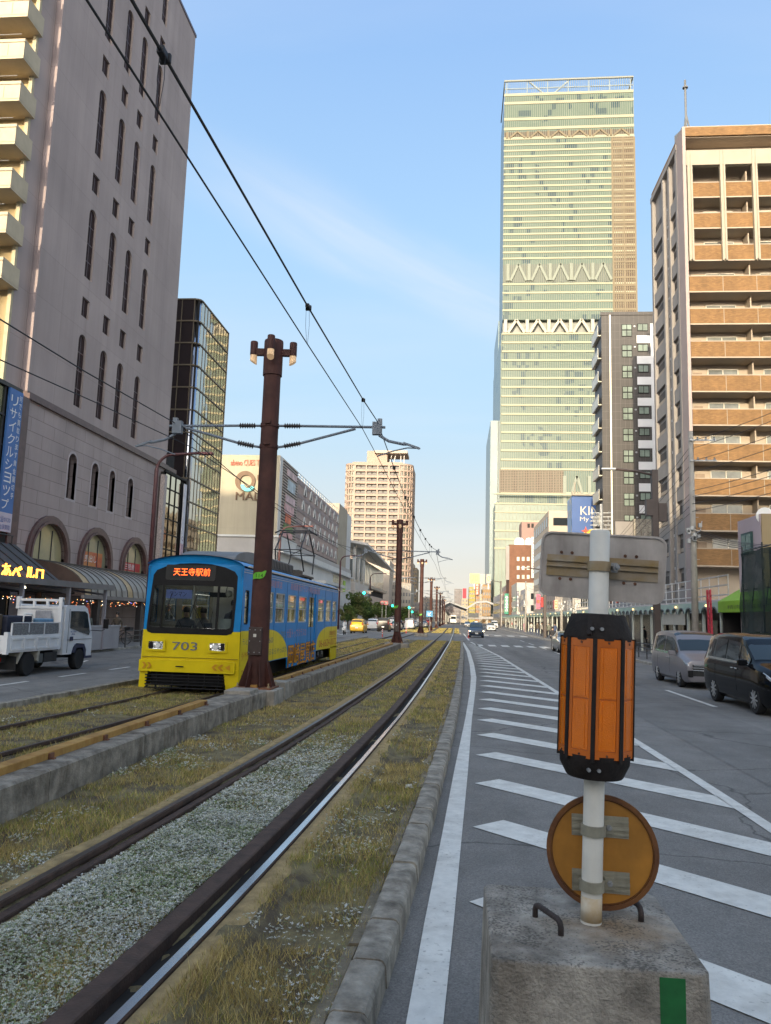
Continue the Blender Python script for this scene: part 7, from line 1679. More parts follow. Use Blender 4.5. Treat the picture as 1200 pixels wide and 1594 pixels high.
# ------------------------------------------------------------------ vehicles
tyre_m = mat('tyre', (.014,.014,.015), .8, .2, 8); rim_m = mat('alloy_rim', (.62,.63,.64), .3, .1, 8, metal=.7); tsteel_ = mat('rim_dark', (.06,.06,.062), .5); carglass = mirror('car_glass', (.03,.04,.045), .04, metal=0); lamp_c = mirror('headlamp', (.62,.65,.68), .12, .4, 30, metal=.7); red_l = mat('tail_red', (.30,.012,.01), .25, .1, 5); chrome_m = mirror('car_chrome', (.6,.62,.64), .15); plate_m = mat('plate_white', (.62,.62,.60), .5, .05, 9)
def paint(name, col, metal=.3, rough=.28):
    m = mat(name, col, rough, .04, 2, metal=metal, spec=.25 if name != 'van_black' else .12); m.node_tree.nodes['Principled BSDF'].inputs['Coat Weight'].default_value = .12; return m
SHAPES = {
 # y, z_low, z_belt, z_top, half width low / belt / top
 'minivan': dict(L=4.7, st=[(-2.35,.34,.70,.82,.66,.70,.60),(-2.30,.24,.82,.93,.78,.80,.68),(-2.10,.20,.90,1.00,.85,.84,.72),(-1.50,.20,1.02,1.12,.865,.855,.74),(-1.34,.20,1.04,1.20,.865,.86,.755),(-.72,.20,1.06,1.74,.865,.86,.72),(-.40,.20,1.06,1.84,.865,.86,.715),(.6,.20,1.07,1.895,.865,.86,.715),(1.7,.20,1.08,1.87,.865,.86,.705),(2.12,.22,1.09,1.80,.86,.85,.69),(2.28,.30,1.09,1.55,.83,.82,.68),(2.35,.36,1.0,1.20,.78,.78,.66)], ws=(4.05,5.95), side=[(4.25,5.35),(5.45,6.75),(6.85,7.75),(7.82,8.55)], rear=(9.15,9.95), wheels=(-1.50,1.35), wr=.325),
 'luxury': dict(L=4.95, st=[(-2.47,.36,.74,.88,.70,.74,.64),(-2.42,.24,.90,1.02,.84,.86,.74),(-2.2,.20,1.0,1.10,.91,.90,.78),(-1.5,.20,1.10,1.20,.925,.915,.80),(-1.30,.20,1.12,1.28,.925,.92,.81),(-.62,.20,1.14,1.78,.925,.92,.77),(-.30,.20,1.14,1.88,.925,.92,.765),(.7,.20,1.15,1.935,.925,.92,.765),(1.8,.20,1.17,1.91,.925,.92,.755),(2.25,.22,1.18,1.82,.92,.91,.74),(2.42,.30,1.16,1.55,.89,.88,.72),(2.47,.36,1.05,1.25,.84,.84,.70)], ws=(4.05,5.95), side=[(4.25,5.45),(5.6,6.8),(6.9,7.75),(7.82,8.6)], rear=(9.15,9.95), wheels=(-1.48,1.52), wr=.355),
 'taxi': dict(L=4.4, st=[(-2.2,.34,.66,.78,.64,.68,.58),(-2.14,.24,.78,.90,.76,.78,.66),(-1.9,.20,.86,.98,.83,.82,.70),(-1.25,.20,.98,1.08,.845,.835,.72),(-1.1,.20,1.0,1.16,.845,.84,.735),(-.45,.20,1.02,1.62,.845,.84,.68),(-.15,.20,1.02,1.70,.845,.84,.67),(.5,.20,1.03,1.75,.845,.84,.67),(1.4,.20,1.04,1.70,.845,.84,.66),(1.85,.22,1.05,1.58,.84,.83,.64),(2.1,.30,1.05,1.35,.82,.81,.63),(2.2,.36,.95,1.10,.76,.76,.60)], ws=(4.05,5.95), side=[(4.3,5.6),(5.75,7.1),(7.25,8.5)], rear=(9.05,9.9), wheels=(-1.42,1.30), wr=.31),
 'sedan': dict(L=4.4, st=[(-2.2,.32,.60,.70,.62,.66,.56),(-2.14,.22,.70,.80,.76,.78,.66),(-1.8,.18,.78,.88,.84,.83,.72),(-1.0,.18,.88,.98,.86,.85,.74),(-.8,.18,.90,1.05,.86,.855,.745),(-.05,.18,.91,1.36,.86,.855,.64),(.2,.18,.91,1.42,.86,.855,.62),(.7,.18,.92,1.45,.86,.855,.62),(1.2,.18,.93,1.41,.86,.85,.62),(1.75,.20,.95,1.12,.85,.84,.68),(2.1,.26,.94,1.03,.82,.81,.68),(2.2,.34,.84,.94,.76,.76,.64)], ws=(4.05,5.7), side=[(4.4,6.6),(6.75,8.4)], rear=(8.15,8.95), wheels=(-1.40,1.28), wr=.31),
 'boxvan': dict(L=4.2, st=[(-2.1,.36,.70,.84,.66,.70,.62),(-2.06,.26,.84,.96,.76,.77,.68),(-1.95,.22,.95,1.06,.81,.80,.71),(-1.72,.22,1.02,1.14,.82,.815,.73),(-1.6,.22,1.03,1.22,.82,.815,.74),(-1.1,.22,1.05,1.78,.82,.815,.70),(-.85,.22,1.05,1.88,.82,.815,.70),(.3,.22,1.05,1.93,.82,.815,.70),(1.5,.22,1.05,1.92,.82,.815,.70),(1.95,.24,1.06,1.88,.815,.81,.69),(2.06,.30,1.06,1.70,.80,.79,.68),(2.1,.36,1.0,1.30,.76,.76,.66)], ws=(4.05,5.95), side=[(4.3,5.6),(5.8,7.2),(7.35,8.7)], rear=(9.1,9.95), wheels=(-1.35,1.15), wr=.30),
}
def car_surface(st):
    rings = []
    for y, zl, zb, zt, wl, wb, wt in st:
        h = zt-zb
        rings.append([(0,zl),(wl-.10,zl),(wl-.02,zl+.10),(wl+.015,zl+(zb-zl)*.55),(wb,zb-.015),(wb-.02,zb+.015),(wb+(wt-wb)*.92,zt-min(.14,h*.22)),(wt-.02,zt-min(.05,h*.08)),(wt-.16,zt-.005),(0,zt+.012)])
    ys = [s[0] for s in st]
    TM = {4: 5, 5: 6, 6: 7, 7: 8, 8: 9}
    def P(s, t, side=1):
        i = min(int(s), len(st)-2); f = s-i; j = min(int(t), 8); g = t-j
        def L_(a, b, k): return a+(b-a)*k
        x = L_(L_(rings[i][j][0], rings[i][j+1][0], g), L_(rings[i+1][j][0], rings[i+1][j+1][0], g), f); z = L_(L_(rings[i][j][1], rings[i][j+1][1], g), L_(rings[i+1][j][1], rings[i+1][j+1][1], g), f)
        return Vector((side*x, L_(ys[i], ys[i+1], f), z))
    return rings, ys, P
def patch(mb, P, s0, s1, t0, t1, side, off=.008, ns=4, nt=3):
    pts = []
    for a in range(ns+1):
        for b in range(nt+1):
            s, t = s0+(s1-s0)*a/ns, t0+(t1-t0)*b/nt
            e = .02; du = P(min(s+e, 10.98), t, side)-P(max(s-e, 0), t, side); dv = P(s, min(t+e, 8.99), side)-P(s, max(t-e, 0), side); n = du.cross(dv); n = n.normalized() if n.length > 1e-9 else Vector((side,0,0))
            p = P(s, t, side)
            if n.dot(Vector((p.x, 0, p.z-.8))) < 0: n = -n
            pts.append(p+n*off)
    mb.faces(pts, [(a*(nt+1)+b, (a+1)*(nt+1)+b, (a+1)*(nt+1)+b+1, a*(nt+1)+b+1) for a in range(ns) for b in range(nt)])
def make_car(kind, name, label, cat, pm, x, y, face=-1, group=None, detail=True, extras=None):
    """face -1: front towards the viewer (-Y); +1: driving away"""
    D_ = SHAPES[kind]; rings, ys, P = car_surface(D_['st'])
    t = thing(name, label, cat, (x, y, .004), 0 if face < 0 else PI, group)
    m = MB(); n = 10; N2 = 18
    for i, rg in enumerate(rings):
        full = [(px, pz) for px, pz in rg]+[(-px, pz) for px, pz in reversed(rg[1:-1])]
        for px, pz in full: m.v.append((px, ys[i], pz))
    for i in range(len(rings)-1):
        for j in range(N2): k = (j+1) % N2; m.f.append((i*N2+j, i*N2+k, (i+1)*N2+k, (i+1)*N2+j)); m.m.append(0)
    m.f.append(tuple(reversed(range(N2)))); m.m.append(0); e = (len(rings)-1)*N2; m.f.append(tuple(e+j for j in range(N2))); m.m.append(0)
    body = m.build('body', pm, t); weld(body)
    W_ = D_['st'][4][4]; wr = D_['wr']
    if detail:
        for wy in D_['wheels']:
            c = MB(); c.lathe([(wr+.055,-1.2),(wr+.055,-(W_-.26))], (0,wy,wr), 24, 'x'); c.lathe([(wr+.055,W_-.26),(wr+.055,1.2)], (0,wy,wr), 24, 'x'); co = c.build('cutter', pm); weld(co)
            b = body.modifiers.new('cut', 'BOOLEAN'); b.operation = 'DIFFERENCE'; b.solver = 'EXACT'; b.object = co
            bpy.context.view_layer.update(); dg = bpy.context.evaluated_depsgraph_get(); me = bpy.data.meshes.new_from_object(body.evaluated_get(dg)); body.modifiers.clear(); body.data = me; bpy.data.objects.remove(co)
    smooth_by_angle(body, 32)
    m = MB(); 
    for wy in D_['wheels']: m.box(-W_+.25,wy-wr-.03,.2,W_-.25,wy+wr+.03,wr*2)
    m.build('wheel_well', black_rubber, t)
    for sd in (1, -1):
        for k, (a, b) in enumerate(D_['side']): m = MB(); patch(m, P, a, b, 5.12, 5.93, sd); m.build('side_window', carglass, t)
    for nm, (a, b) in (('windscreen', D_['ws']), ('rear_window', D_['rear'])):
        m = MB()
        for sd in (1, -1): patch(m, P, a, b, 6.95 if nm == 'windscreen' else 6.6, 9.0, sd, .006, 3, 4)
        o = m.build(nm, carglass, t); weld(o); smooth_by_angle(o, 60)
    for wy in D_['wheels']:
        for sd in (1, -1):
            xo = sd*(W_-.005); m = MB(); m.lathe([(wr*.62,-.10),(wr*.93,-.105),(wr,-.07),(wr,.07),(wr*.93,.105),(wr*.62,.10)], (xo-sd*.10,wy,wr), 24, 'x'); wh_ = m.build('wheel', tyre_m, t); smooth_by_angle(wh_, 40)
            m = MB(); m.k = 1; m.lathe([(wr*.66,-.0),(wr*.64,.06)], (xo-sd*.05-.03,wy,wr), 24, 'x'); m.k = 0; m.lathe([(.055,-.03),(.055,.03)], (xo-sd*.005,wy,wr), 10, 'x')
            for k in range(10 if detail else 0):
                a = 2*PI*k/10; m.bar((xo+sd*.004,wy+.06*math.cos(a),wr+.06*math.sin(a)),(xo-sd*.004,wy+wr*.60*math.cos(a+.12),wr+wr*.62*math.sin(a+.12)),.034,.03)
            m.build('rim', [rim_m, tsteel_], wh_)
    for sd in (1, -1):
        m = MB(); patch(m, P, .5, 2.2, 4.05, 4.75, sd, .012, 4, 1); patch(m, P, .6, 1.9, 3.85, 4.05, sd, .010, 4, 1); m.build('headlight', lamp_c, t)
        m = MB(); patch(m, P, 9.6, 10.9, 4.2, 6.3, sd, .010, 3, 2); m.build('tail_light', red_l, t)
        mm_ = MB(); q = P(4.35, 5.0, sd); mm_.cbox((q.x+sd*.14,q.y-.02,q.z+.07),(.22,.13,.15)); mm_.bar((q.x,q.y,q.z),(q.x+sd*.1,q.y,q.z+.03),.04); mm_.build('mirror', pm if detail else t_blk, t, bevel=.04)
    L2 = D_['L']/2; zb0 = D_['st'][1][2]
    m = MB(); m.box(-.64,-L2-.010,.42,.64,-L2+.16,.80 if kind in ('minivan','luxury') else .58); m.box(-.50,-L2-.006,zb0-.10,.50,-L2+.15,zb0-.02); m.build('grille', black_rubber, t, bevel=.02)
    m = MB(); m.box(-.68,-L2-.02,.58,.68,-L2+.1,.605); m.box(-.66,-L2-.016,zb0-.145,.66,-L2+.1,zb0-.115); m.build('chrome_bar', chrome_m, t)
    m = MB(); m.box(-.165,-L2-.035,.40,.165,-L2-.015,.565); m.build('number_plate', plate_m, t)
    m = MB(); m.box(-.165,L2-.0,.62,.165,L2+.02,.785); m.build('number_plate', plate_m, t)
    if extras: extras(t, P, D_)
    return t
gvan = paint('van_grey', (.22,.212,.23), .15); bvan = paint('van_black', (.005,.0055,.0065), .0, .10); navy = paint('taxi_navy', (.03,.05,.09), .4); yel_t = paint('taxi_yellow', (.62,.36,.02), .0); car_w = paint('car_white', (.68,.68,.68), .0); car_s = paint('car_silver', (.48,.46,.43), .6); car_k = paint('car_black', (.02,.02,.022), .2); car_r = paint('car_red', (.30,.02,.02), .1)
def van_x(t, P, D_):
    L2 = D_['L']/2
    for sd in (1, -1):
        m = MB()
        for s_ in (6.0, 7.6): 
            for k in range(5): a = P(s_-.02, 1.8+.64*k, sd); b = P(s_-.02, 1.8+.64*(k+1), sd); m.bar(a+Vector((sd*.002,0,0)), b+Vector((sd*.002,0,0)), .006)
        m.build('door_gap', t_blk, t)
        m = MB()
        for s_ in (5.9, 6.25): q = P(s_, 3.75, sd); m.cbox((q.x+sd*.02,q.y,q.z),(.03,.17,.035))
        m.build('door_handle', chrome_m, t, bevel=.008)
        m = MB(); m.cbox((sd*.70,-L2+.03,.50),(.16,.14,.22)); m.build('fog_lamp_recess', t_blk, t, bevel=.03)
        m = MB(); patch(m, P, 4.3, 8.5, 4.98, 5.1, sd, .012, 8, 1); m.build('belt_trim', chrome_m, t)
    m = MB()
    for k in range(3): z = .60+k*.075; m.box(-.64+k*.02,-L2-.02,z,.64-k*.02,-L2+.12,z+.03)
    m.build('grille_bar', chrome_m, t, bevel=.008)
make_car('minivan', 'minivan', 'grey minivan driving towards the viewer behind the black one', 'minivan', gvan, 8.5, 29.3, -1, None, True, van_x)
make_car('luxury', 'minivan', 'glossy black minivan cut off by the right edge', 'minivan', bvan, 8.2, 21.5, -1, None, True, van_x)
make_car('sedan', 'parked_car', 'silver car half hidden behind the amber drum', 'car', car_s, 7.75, 55.5, -1)
def lights_on(t, P, D_):
    m = MB()
    for sd in (1, -1): q = P(1.2, 4.4, sd); m.lathe([(0,-.1),(.10,-.03),(.08,.03)], (q.x,q.y-.05,q.z-.02), 8)
    m.build('lit_headlamp', emit('lit_headlamp', (1,.75,.45), 3.0), t)
def roof_sign(t, P, D_): lights_on(t, P, D_); m = MB(); m.cbox((0,.1,1.80),(.35,.14,.12)); m.build('roof_lamp', white_gloss, t, bevel=.03)
make_car('taxi', 'taxi', 'dark blue taxi coming towards the viewer past the hatched lane', 'taxi', navy, 2.35, 92, -1, None, True, roof_sign)
def brake(t, P, D_):
    m = MB()
    for sd in (1, -1): q = P(10.5, 5.0, sd); m.lathe([(0,-.1),(.12,0),(0,.1)], (q.x-sd*.05,q.y+.06,q.z), 8)
    m.build('brake_lamp', emit('brake_red', (1,.06,.02), 5.0), t)
make_car('taxi', 'taxi', 'yellow taxi seen from behind on the left road', 'taxi', yel_t, -11.75, 94, 1, None, True)
make_car('taxi', 'car', 'white hatchback ahead of the yellow taxi', 'car', car_w, -12.3, 116, 1, None, False)
make_car('boxvan', 'car', 'black boxy off-road car on the left road', 'car', car_k, -9.95, 108, 1, None, False)
make_car('boxvan', 'van', 'white box van ahead of the black off-road car', 'van', car_w, -11.2, 136, 1, None, False)
make_car('boxvan', 'van', 'white van just right of the second brown pole', 'van', car_w, -7.9, 133, 1, None, False)
make_car('sedan', 'car', 'car with glowing red brake lights by the second brown pole', 'car', car_s, -9.6, 126, 1, None, False, brake)
for i, (kd, pm, x, y, f_, lab) in enumerate((('sedan',car_s,-6.8,165,1,'silver saloon far up the left road'),('sedan',car_w,-9.2,172,1,'white saloon far up the left road'),('sedan',car_k,-12.0,166,1,'black saloon far up the left road'),('taxi',car_r,-7.2,205,1,'red car far up the left road'),('boxvan',car_w,-10,215,1,'small white van at the far end of the left road'),('sedan',car_k,-12.6,210,1,'dark car at the far end of the left road'),('sedan',car_w,6.6,150,-1,'white car coming from the far right lanes'),('boxvan',car_w,9.2,190,-1,'white van far off on the right lanes'),('sedan',car_s,2.9,200,-1,'silver car far off coming towards the viewer'),('sedan',car_k,5.5,230,-1,'dark car farthest off on the right lanes'))): make_car(kd, 'car' if kd != 'boxvan' else 'van', lab, 'car' if kd != 'boxvan' else 'van', pm, x, y, f_, None, False)
# far white tram
ft = wthing('tram', 'small white tram far away on the near track', 'tram', (-1.05, 300, .15)); m = MB(); m.box(-2.25,300,.5,.15,312,2.0); m.build('lower_body', mat('tram_pale', (.50,.54,.56), .4), ft, bevel=.1); m = MB(); m.box(-2.2,300,2.0,.1,312,3.5); m.build('upper_body', mat('tram_pale2', (.62,.62,.60), .4), ft, bevel=.15); m = MB(); m.box(-2.0,299.95,1.9,-.1,300.02,2.9); m.build('windscreen', dark_glass, ft); m = MB(); m.box(-2.1,300.1,.15,.0,311.9,.5); m.build('underframe', t_blk, ft)
# ------------------------------------------------------------------ white tipper truck on the left
TX = -12.9; tk = wthing('tipper_truck', 'white small tipper truck with tools in its bed on the left road', 'truck', (TX-.85, 24, 0)); XL = TX-1.70
twh = mat('truck_white', (.80,.80,.80), .4, .05, 2, dirt=.25); tnavy = mat('truck_navy', (.02,.028,.07), .5, .1, 4); tsteel = mat('truck_dark', (.03,.03,.03), .7, .3, 5)
cabp = [(24.75,.55),(24.75,2.12),(24.95,2.17),(26.05,2.17),(26.3,2.08),(26.72,1.30),(26.78,1.05),(26.78,.42),(26.35,.42),(26.3,.70),(26.15,.88),(25.65,.90),(25.45,.78),(25.35,.55)]
fc = lambda u, v, d=0: (XL+d, u, v)
m = MB(); m.prism(cabp, fc, .02, 1.68); cab = m.build('cab', twh, tk, bevel=.04); 
wp = [(25.12,1.98),(26.08,1.98),(26.28,1.90),(26.55,1.26),(26.50,1.16),(25.15,1.42)]
for d in (1.70, .0):
    m = MB(); m.prism(wp, fc, d-.012, d+.004); m.build('side_window', carglass, cab)
m = MB(); m.faces([(XL+.12,26.40,1.98),(XL+1.58,26.40,1.98),(XL+1.62,26.79,1.22),(XL+.08,26.79,1.22)], [(0,1,2,3)]); m.build('windscreen', carglass, cab)
m = MB(); m.prism([(25.40,.60),(25.55,.86),(26.2,.86),(26.36,.66),(26.36,.44),(26.82,.44),(26.82,.36),(26.28,.36),(26.20,.62),(26.08,.74),(25.68,.74),(25.55,.58)], fc, .0, 1.705); m.build('wheel_arch_trim', tnavy, cab)
m = MB(); m.cbox((TX+.01,25.25,1.06),(.03,.2,.14)); m.build('door_handle', tnavy, cab, bevel=.02)
m = MB(); m.box(TX-.016,25.0,1.02,TX-.008,26.74,1.03); m.box(TX-.016,25.03,.6,TX-.008,25.04,2.05); m.build('door_gap', tsteel, cab)
m = MB(); letters(m, '株式会社', pX(TX-.012), 25.2, 1.26, 25.6, 1.32, 0); letters(m, '建設', pX(TX-.012), 25.28, 1.18, 25.5, 1.235, 0); m.build('door_letters', mat('door_text', (.03,.06,.25), .5), cab)
m = MB(); m.tube([(TX,26.6,1.32),(TX+.25,26.95,1.30),(TX+.33,27.0,1.36)], .015, 6); m.cbox((TX+.36,27.0,1.55),(.16,.10,.34)); m.build('mirror', t_blk, cab, bevel=.03)
m = MB(); m.box(XL+.15,24.62,.78,TX-.12,24.72,2.02); m.box(XL+.05,24.55,2.02,XL+.17,24.68,2.42); m.box(TX-.17,24.55,.78,TX-.05,24.68,2.42); m.box(XL+.05,24.57,2.28,TX-.05,24.66,2.36); m.box(XL+.05,24.57,2.04,TX-.05,24.66,2.10)
for x in (XL+.62, XL+1.08): m.box(x,24.57,2.10,x+.07,24.66,2.28)
m.build('headboard', twh, tk)
m = MB(); m.prism(rect(21.55,.74,24.55,1.24), fc, 1.64, 1.70)
for a in (21.7,22.4,23.1,23.8): ring(m, lambda u, v, d=0: (TX+d, u, v), rect(a-.02,.80,a+.62,1.17), rect(a+.04,.86,a+.56,1.11), -.0, .025)
sb_ = m.build('bed_side', twh, tk); B('bed_side', twh, tk, (XL,21.55,.74,XL+.06,24.55,1.24)); B('bed_floor', tsteel, tk, (XL+.06,21.5,.72,TX-.06,24.55,.80))
m = MB(); m.prism(rect(XL+.0,.72,TX-.0,1.24), pYn(21.5), -.06, .02); ring(m, pYn(21.48), rect(XL+.1,.80,TX-.1,1.16), rect(XL+.16,.86,TX-.16,1.10), 0, .02); m.build('tailgate', twh, tk)
B('corner_post', twh, tk, (TX-.09,21.44,.70,TX+.03,21.56,1.34))
m = MB(); ys_ = [21.75+i*.14 for i in range(20)]; m.faces([(TX-.02+.02*math.sin(y*9)+.015*math.sin(y*23+z*9), y, z) for y in ys_ for z in (1.25,1.36,1.48,1.58)], [(i*4+j,(i+1)*4+j,(i+1)*4+j+1,i*4+j+1) for i in range(19) for j in range(3)])
m.build('side_net', mat('net_grey', (.20,.20,.20), .9, .3, 20), tk, smooth=True)
m = MB()
for y in (21.7, 22.6, 23.5, 24.4): m.box(TX-.05,y,1.24,TX-.01,y+.04,1.62)
m.box(TX-.05,21.7,1.59,TX-.01,24.45,1.62); m.build('net_frame', twh, tk)
B('chassis', tsteel, tk, (XL+.35,21.3,.42,TX-.35,26.3,.68)); B('fuel_tank', tsteel, tk, (TX-.36,23.7,.36,TX-.06,24.5,.66)); B('tool_box', mat('box_grey', (.10,.11,.11), .6), tk, (TX-.3,23.3,.36,TX-.05,23.62,.64))
for y in (22.75, 25.95):
    for s_ in (0, 1):
        x = TX-.13 if s_ else XL+.13; m = MB(); m.lathe([(.20,-.11),(.33,-.12),(.355,-.08),(.355,.08),(.33,.12),(.20,.11)], (x,y,.355), 28, 'x'); wh_ = m.build('wheel', tyre_m, tk); smooth_by_angle(wh_, 40); m = MB(); m.lathe([(.0,.04),(.08,.06),(.10,.02),(.19,.02),(.205,.09),(.215,.10)], (x,y,.355), 24, 'x'); m.build('rim', mat('truck_rim', (.22,.20,.17), .6, .3, 6), wh_)
for a, b in ((22.28,22.18),(23.2,23.32)): m = MB(); m.prism([(a,.60),(a+.05,.78),(b+.05,.78),(b,.58),(b-.02,.40),(a-.02,.46)] if a < b else [(b-.05,.40),(a-.05,.52),(a+.18,.78),(b+.1,.78)], fc, 1.35, 1.69); m.build('mudguard', mat('mud_cream', (.42,.39,.32), .7, .2, 5), tk)
B('mud_flap', tsteel, tk, (TX-.55,22.1,.22,TX-.05,22.13,.62)); B('rear_lamps', red_l, tk, (TX-.5,21.42,.50,TX-.12,21.46,.60))
for nm, lab, cat_, bx_, col in (('tool_crate','dark navy tool crate in the truck bed','crate',(TX-1.2,22.0,.81,TX-.35,23.4,1.80),(.02,.025,.05)),('cooler_box','light blue box in the truck bed behind the cab','box',(TX-.75,23.5,.81,TX-.2,24.4,1.72),(.14,.28,.42)),('sand_bag','brown sack of earth at the tail of the truck bed','sack',(XL+.2,21.6,.81,TX-.5,22.0,1.85),(.12,.085,.05)),('board_stack','grey panel standing against the truck headboard','panel',(TX-.9,24.45,1.3,TX-.35,24.5,1.98),(.33,.33,.35))):
    m = MB(); m.box(*bx_); o = m.build(nm, mat('cargo_'+nm, col, .7, .2, 4, dirt=.3), bevel=.04); tag(o, lab, cat_)
hb_ = wthing('hand_truck', 'steel hand truck handle standing in the truck bed', 'hand truck', (TX-.25,22.9,.8)); m = MB(); m.tube([(TX-.3,22.75,.82),(TX-.3,22.75,1.78),(TX-.3,22.82,1.86),(TX-.3,23.2,1.86),(TX-.3,23.27,1.78),(TX-.3,23.27,.82)], .022, 8); m.build('frame', white_gloss, hb_); m = MB(); m.tube([(TX-.3,23.27,1.3),(TX-.3,23.27,1.6)], .026, 8); m.tube([(TX-.3,22.75,1.3),(TX-.3,22.75,1.6)], .026, 8); m.build('grip', mat('grip_red', (.4,.08,.05), .6), hb_)
# ------------------------------------------------------------------ people
skin_m = mat('skin', (.42,.27,.19), .6, .06, 5); hair_m = mat('hair_dark', (.02,.015,.012), .6, .2, 20)
def person_mesh(joints, edges, radii):
    me = bpy.data.meshes.new('body'); me.from_pydata(joints, edges, []); o = bpy.data.objects.new('body', me); C.objects.link(o)
    o.modifiers.new('skin', 'SKIN')
    for i, r_ in enumerate(radii): v = me.skin_vertices[0].data[i]; v.radius = (r_[0], r_[1]) if isinstance(r_, tuple) else (r_, r_)
    me.skin_vertices[0].data[0].use_root = True
    s = o.modifiers.new('sub', 'SUBSURF'); s.levels = 1; s.render_levels = 1
    bpy.context.view_layer.update(); dg = bpy.context.evaluated_depsgraph_get(); m2 = bpy.data.meshes.new_from_object(o.evaluated_get(dg)); vs = [tuple(v.co) for v in m2.vertices]; fs = [tuple(p.vertices) for p in m2.polygons]; bpy.data.objects.remove(o); return vs, fs
def pose(kind):
    if kind == 'walk':
        J = [(0,0,.95),(0,0,1.15),(0,.0,1.38),(0,-.01,1.50),(0,-.02,1.58),(0,-.02,1.70),(.10,-.02,.90),(.11,-.18,.50),(.11,-.16,.09),(.11,-.27,.04),(-.10,.02,.90),(-.11,.10,.50),(-.11,.36,.14),(-.11,.28,.05),(.19,0,1.40),(.25,.10,1.13),(.25,.02,.90),(.25,-.02,.80),(-.19,0,1.40),(-.25,-.08,1.13),(-.24,-.20,.93),(-.24,-.24,.84)]
    elif kind == 'stand':
        J = [(0,0,.93),(0,0,1.15),(0,0,1.38),(0,0,1.50),(0,-.02,1.58),(0,-.02,1.70),(.10,0,.90),(.11,-.01,.50),(.11,.0,.09),(.12,-.13,.04),(-.10,0,.90),(-.11,-.01,.50),(-.11,0,.09),(-.12,-.13,.04),(.19,0,1.40),(.25,.03,1.13),(.25,-.04,.90),(.25,-.07,.80),(-.19,0,1.40),(-.25,.03,1.13),(-.25,-.05,.90),(-.25,-.08,.80)]
    else:
        J = [(0,.10,.50),(0,.10,.72),(0,.06,.95),(0,.04,1.06),(0,.02,1.13),(0,.0,1.26),(.10,.06,.50),(.12,-.36,.52),(.12,-.36,.12),(.12,-.48,.05),(-.10,.06,.50),(-.12,-.36,.52),(-.12,-.36,.12),(-.12,-.48,.05),(.19,.06,.97),(.25,-.02,.74),(.20,-.26,.70),(.17,-.34,.70),(-.19,.06,.97),(-.25,-.02,.74),(-.20,-.26,.70),(-.17,-.34,.70)]
    Ed = [(0,1),(1,2),(2,3),(3,4),(4,5),(0,6),(6,7),(7,8),(8,9),(0,10),(10,11),(11,12),(12,13),(2,14),(14,15),(15,16),(16,17),(2,18),(18,19),(19,20),(20,21)]
    Rd = [(.15,.11),(.14,.10),(.16,.11),.055,(.075,.09),(.07,.085),.085,.06,.042,.035,.085,.06,.042,.035,.06,.048,.036,.03,.06,.048,.036,.03]
    return person_mesh(J, Ed, Rd), J
POSES = {k: pose(k) for k in ('walk', 'stand', 'sit')}
def person(kind, x, y, z, rz, top, bottom, label, group=None, s=1.0):
    (vs, fs), J = POSES[kind]; t = thing('person', label, 'person', (x, y, z), rz, group); me = bpy.data.meshes.new('body'); me.from_pydata([(a*s, b*s, c*s) for a, b, c in vs], [], fs)
    mt, mb2 = mat('cl_%.2f%.2f%.2f' % top, top, .85, .15, 9), mat('cl_%.2f%.2f%.2f' % bottom, bottom, .85, .15, 9)
    for mm_ in (mt, mb2, skin_m, hair_m): me.materials.append(mm_)
    neck, hip = J[3][2], J[0][2]-.03; hx, hy, hz_ = J[5]
    for p in me.polygons:
        c = Vector((0,0,0))
        for i in p.vertices: c += Vector(vs[i])
        c /= len(p.vertices); hand = min((c-Vector(J[17])).length, (c-Vector(J[21])).length) < .09
        p.material_index = 3 if c.z < .07 else (2 if (c.z > neck+.02 or hand) else (0 if c.z > hip or (kind == 'sit' and c.y > -.02 and c.z > .56) else 1)); p.use_smooth = True
    o = bpy.data.objects.new('body', me); C.objects.link(o); o.parent = t
    m = MB(); m.lathe([(.005,.115),(.06,.10),(.088,.05),(.093,.0),(.082,-.05)], (hx*s,hy*s+.018,(hz_-.0)*s), 10); hr = m.build('hair', hair_m, t, smooth=True)
    return t
COLS = [(.03,.03,.035),(.10,.08,.06),(.30,.28,.25),(.05,.07,.14),(.35,.06,.06),(.50,.22,.30),(.16,.17,.14),(.42,.40,.36)]
for i, (px, py, Y, kd, rz, c1, c2, lab) in enumerate(((836,990,99,'walk',0,0,0,'person in black walking on the right pavement near the arcade posts'),(832,990,104,'stand',2,2,0,'person in a beige top on the right pavement beside one in black'),(829,988,109,'walk',PI,1,3,'person in brown walking away on the right pavement'),(840,991,96,'walk',0,6,0,'person in olive jacket on the right pavement'),(817,983,140,'walk',0,5,5,'person in pink far down the right pavement'),(803,980,170,'walk',0,2,3,'person in pale coat far down the right pavement'),(797,978,185,'stand',1,4,0,'person in red at the far right kerb'),(790,976,205,'walk',PI,0,0,'dark clothed person at the far right kerb'),(846,992,90,'stand',0,3,0,'person in navy by the right guard rail'),(783,974,225,'walk',0,1,0,'distant person in brown on the right pavement'),(824,986,118,'walk',0,7,3,'person in grey coat on the right pavement'))):
    c = at_y(px, py, Y); person(kd, max(c.x, 11.2), Y, .13, rz, COLS[c1], COLS[c2], lab, 'people on the right pavement')
c = at_x(1003,1000,15.2); person('walk', 15.2, c.y, .13, .3, COLS[0], COLS[0], 'dark clothed person under the mint arcade right of the amber drum', 'people on the right pavement')
person('stand', -19.2, 34.6, .13, PI/2, COLS[3], COLS[0], 'grey haired person waiting behind the low wall by the shelter'); person('stand', -19.0, 38.8, .13, 1, COLS[6], COLS[1], 'person in grey green by the red sign on the left pavement'); person('walk', -18.6, 41.4, .13, 0, COLS[1], COLS[6], 'person in brown walking by the guard rail left of the tram')
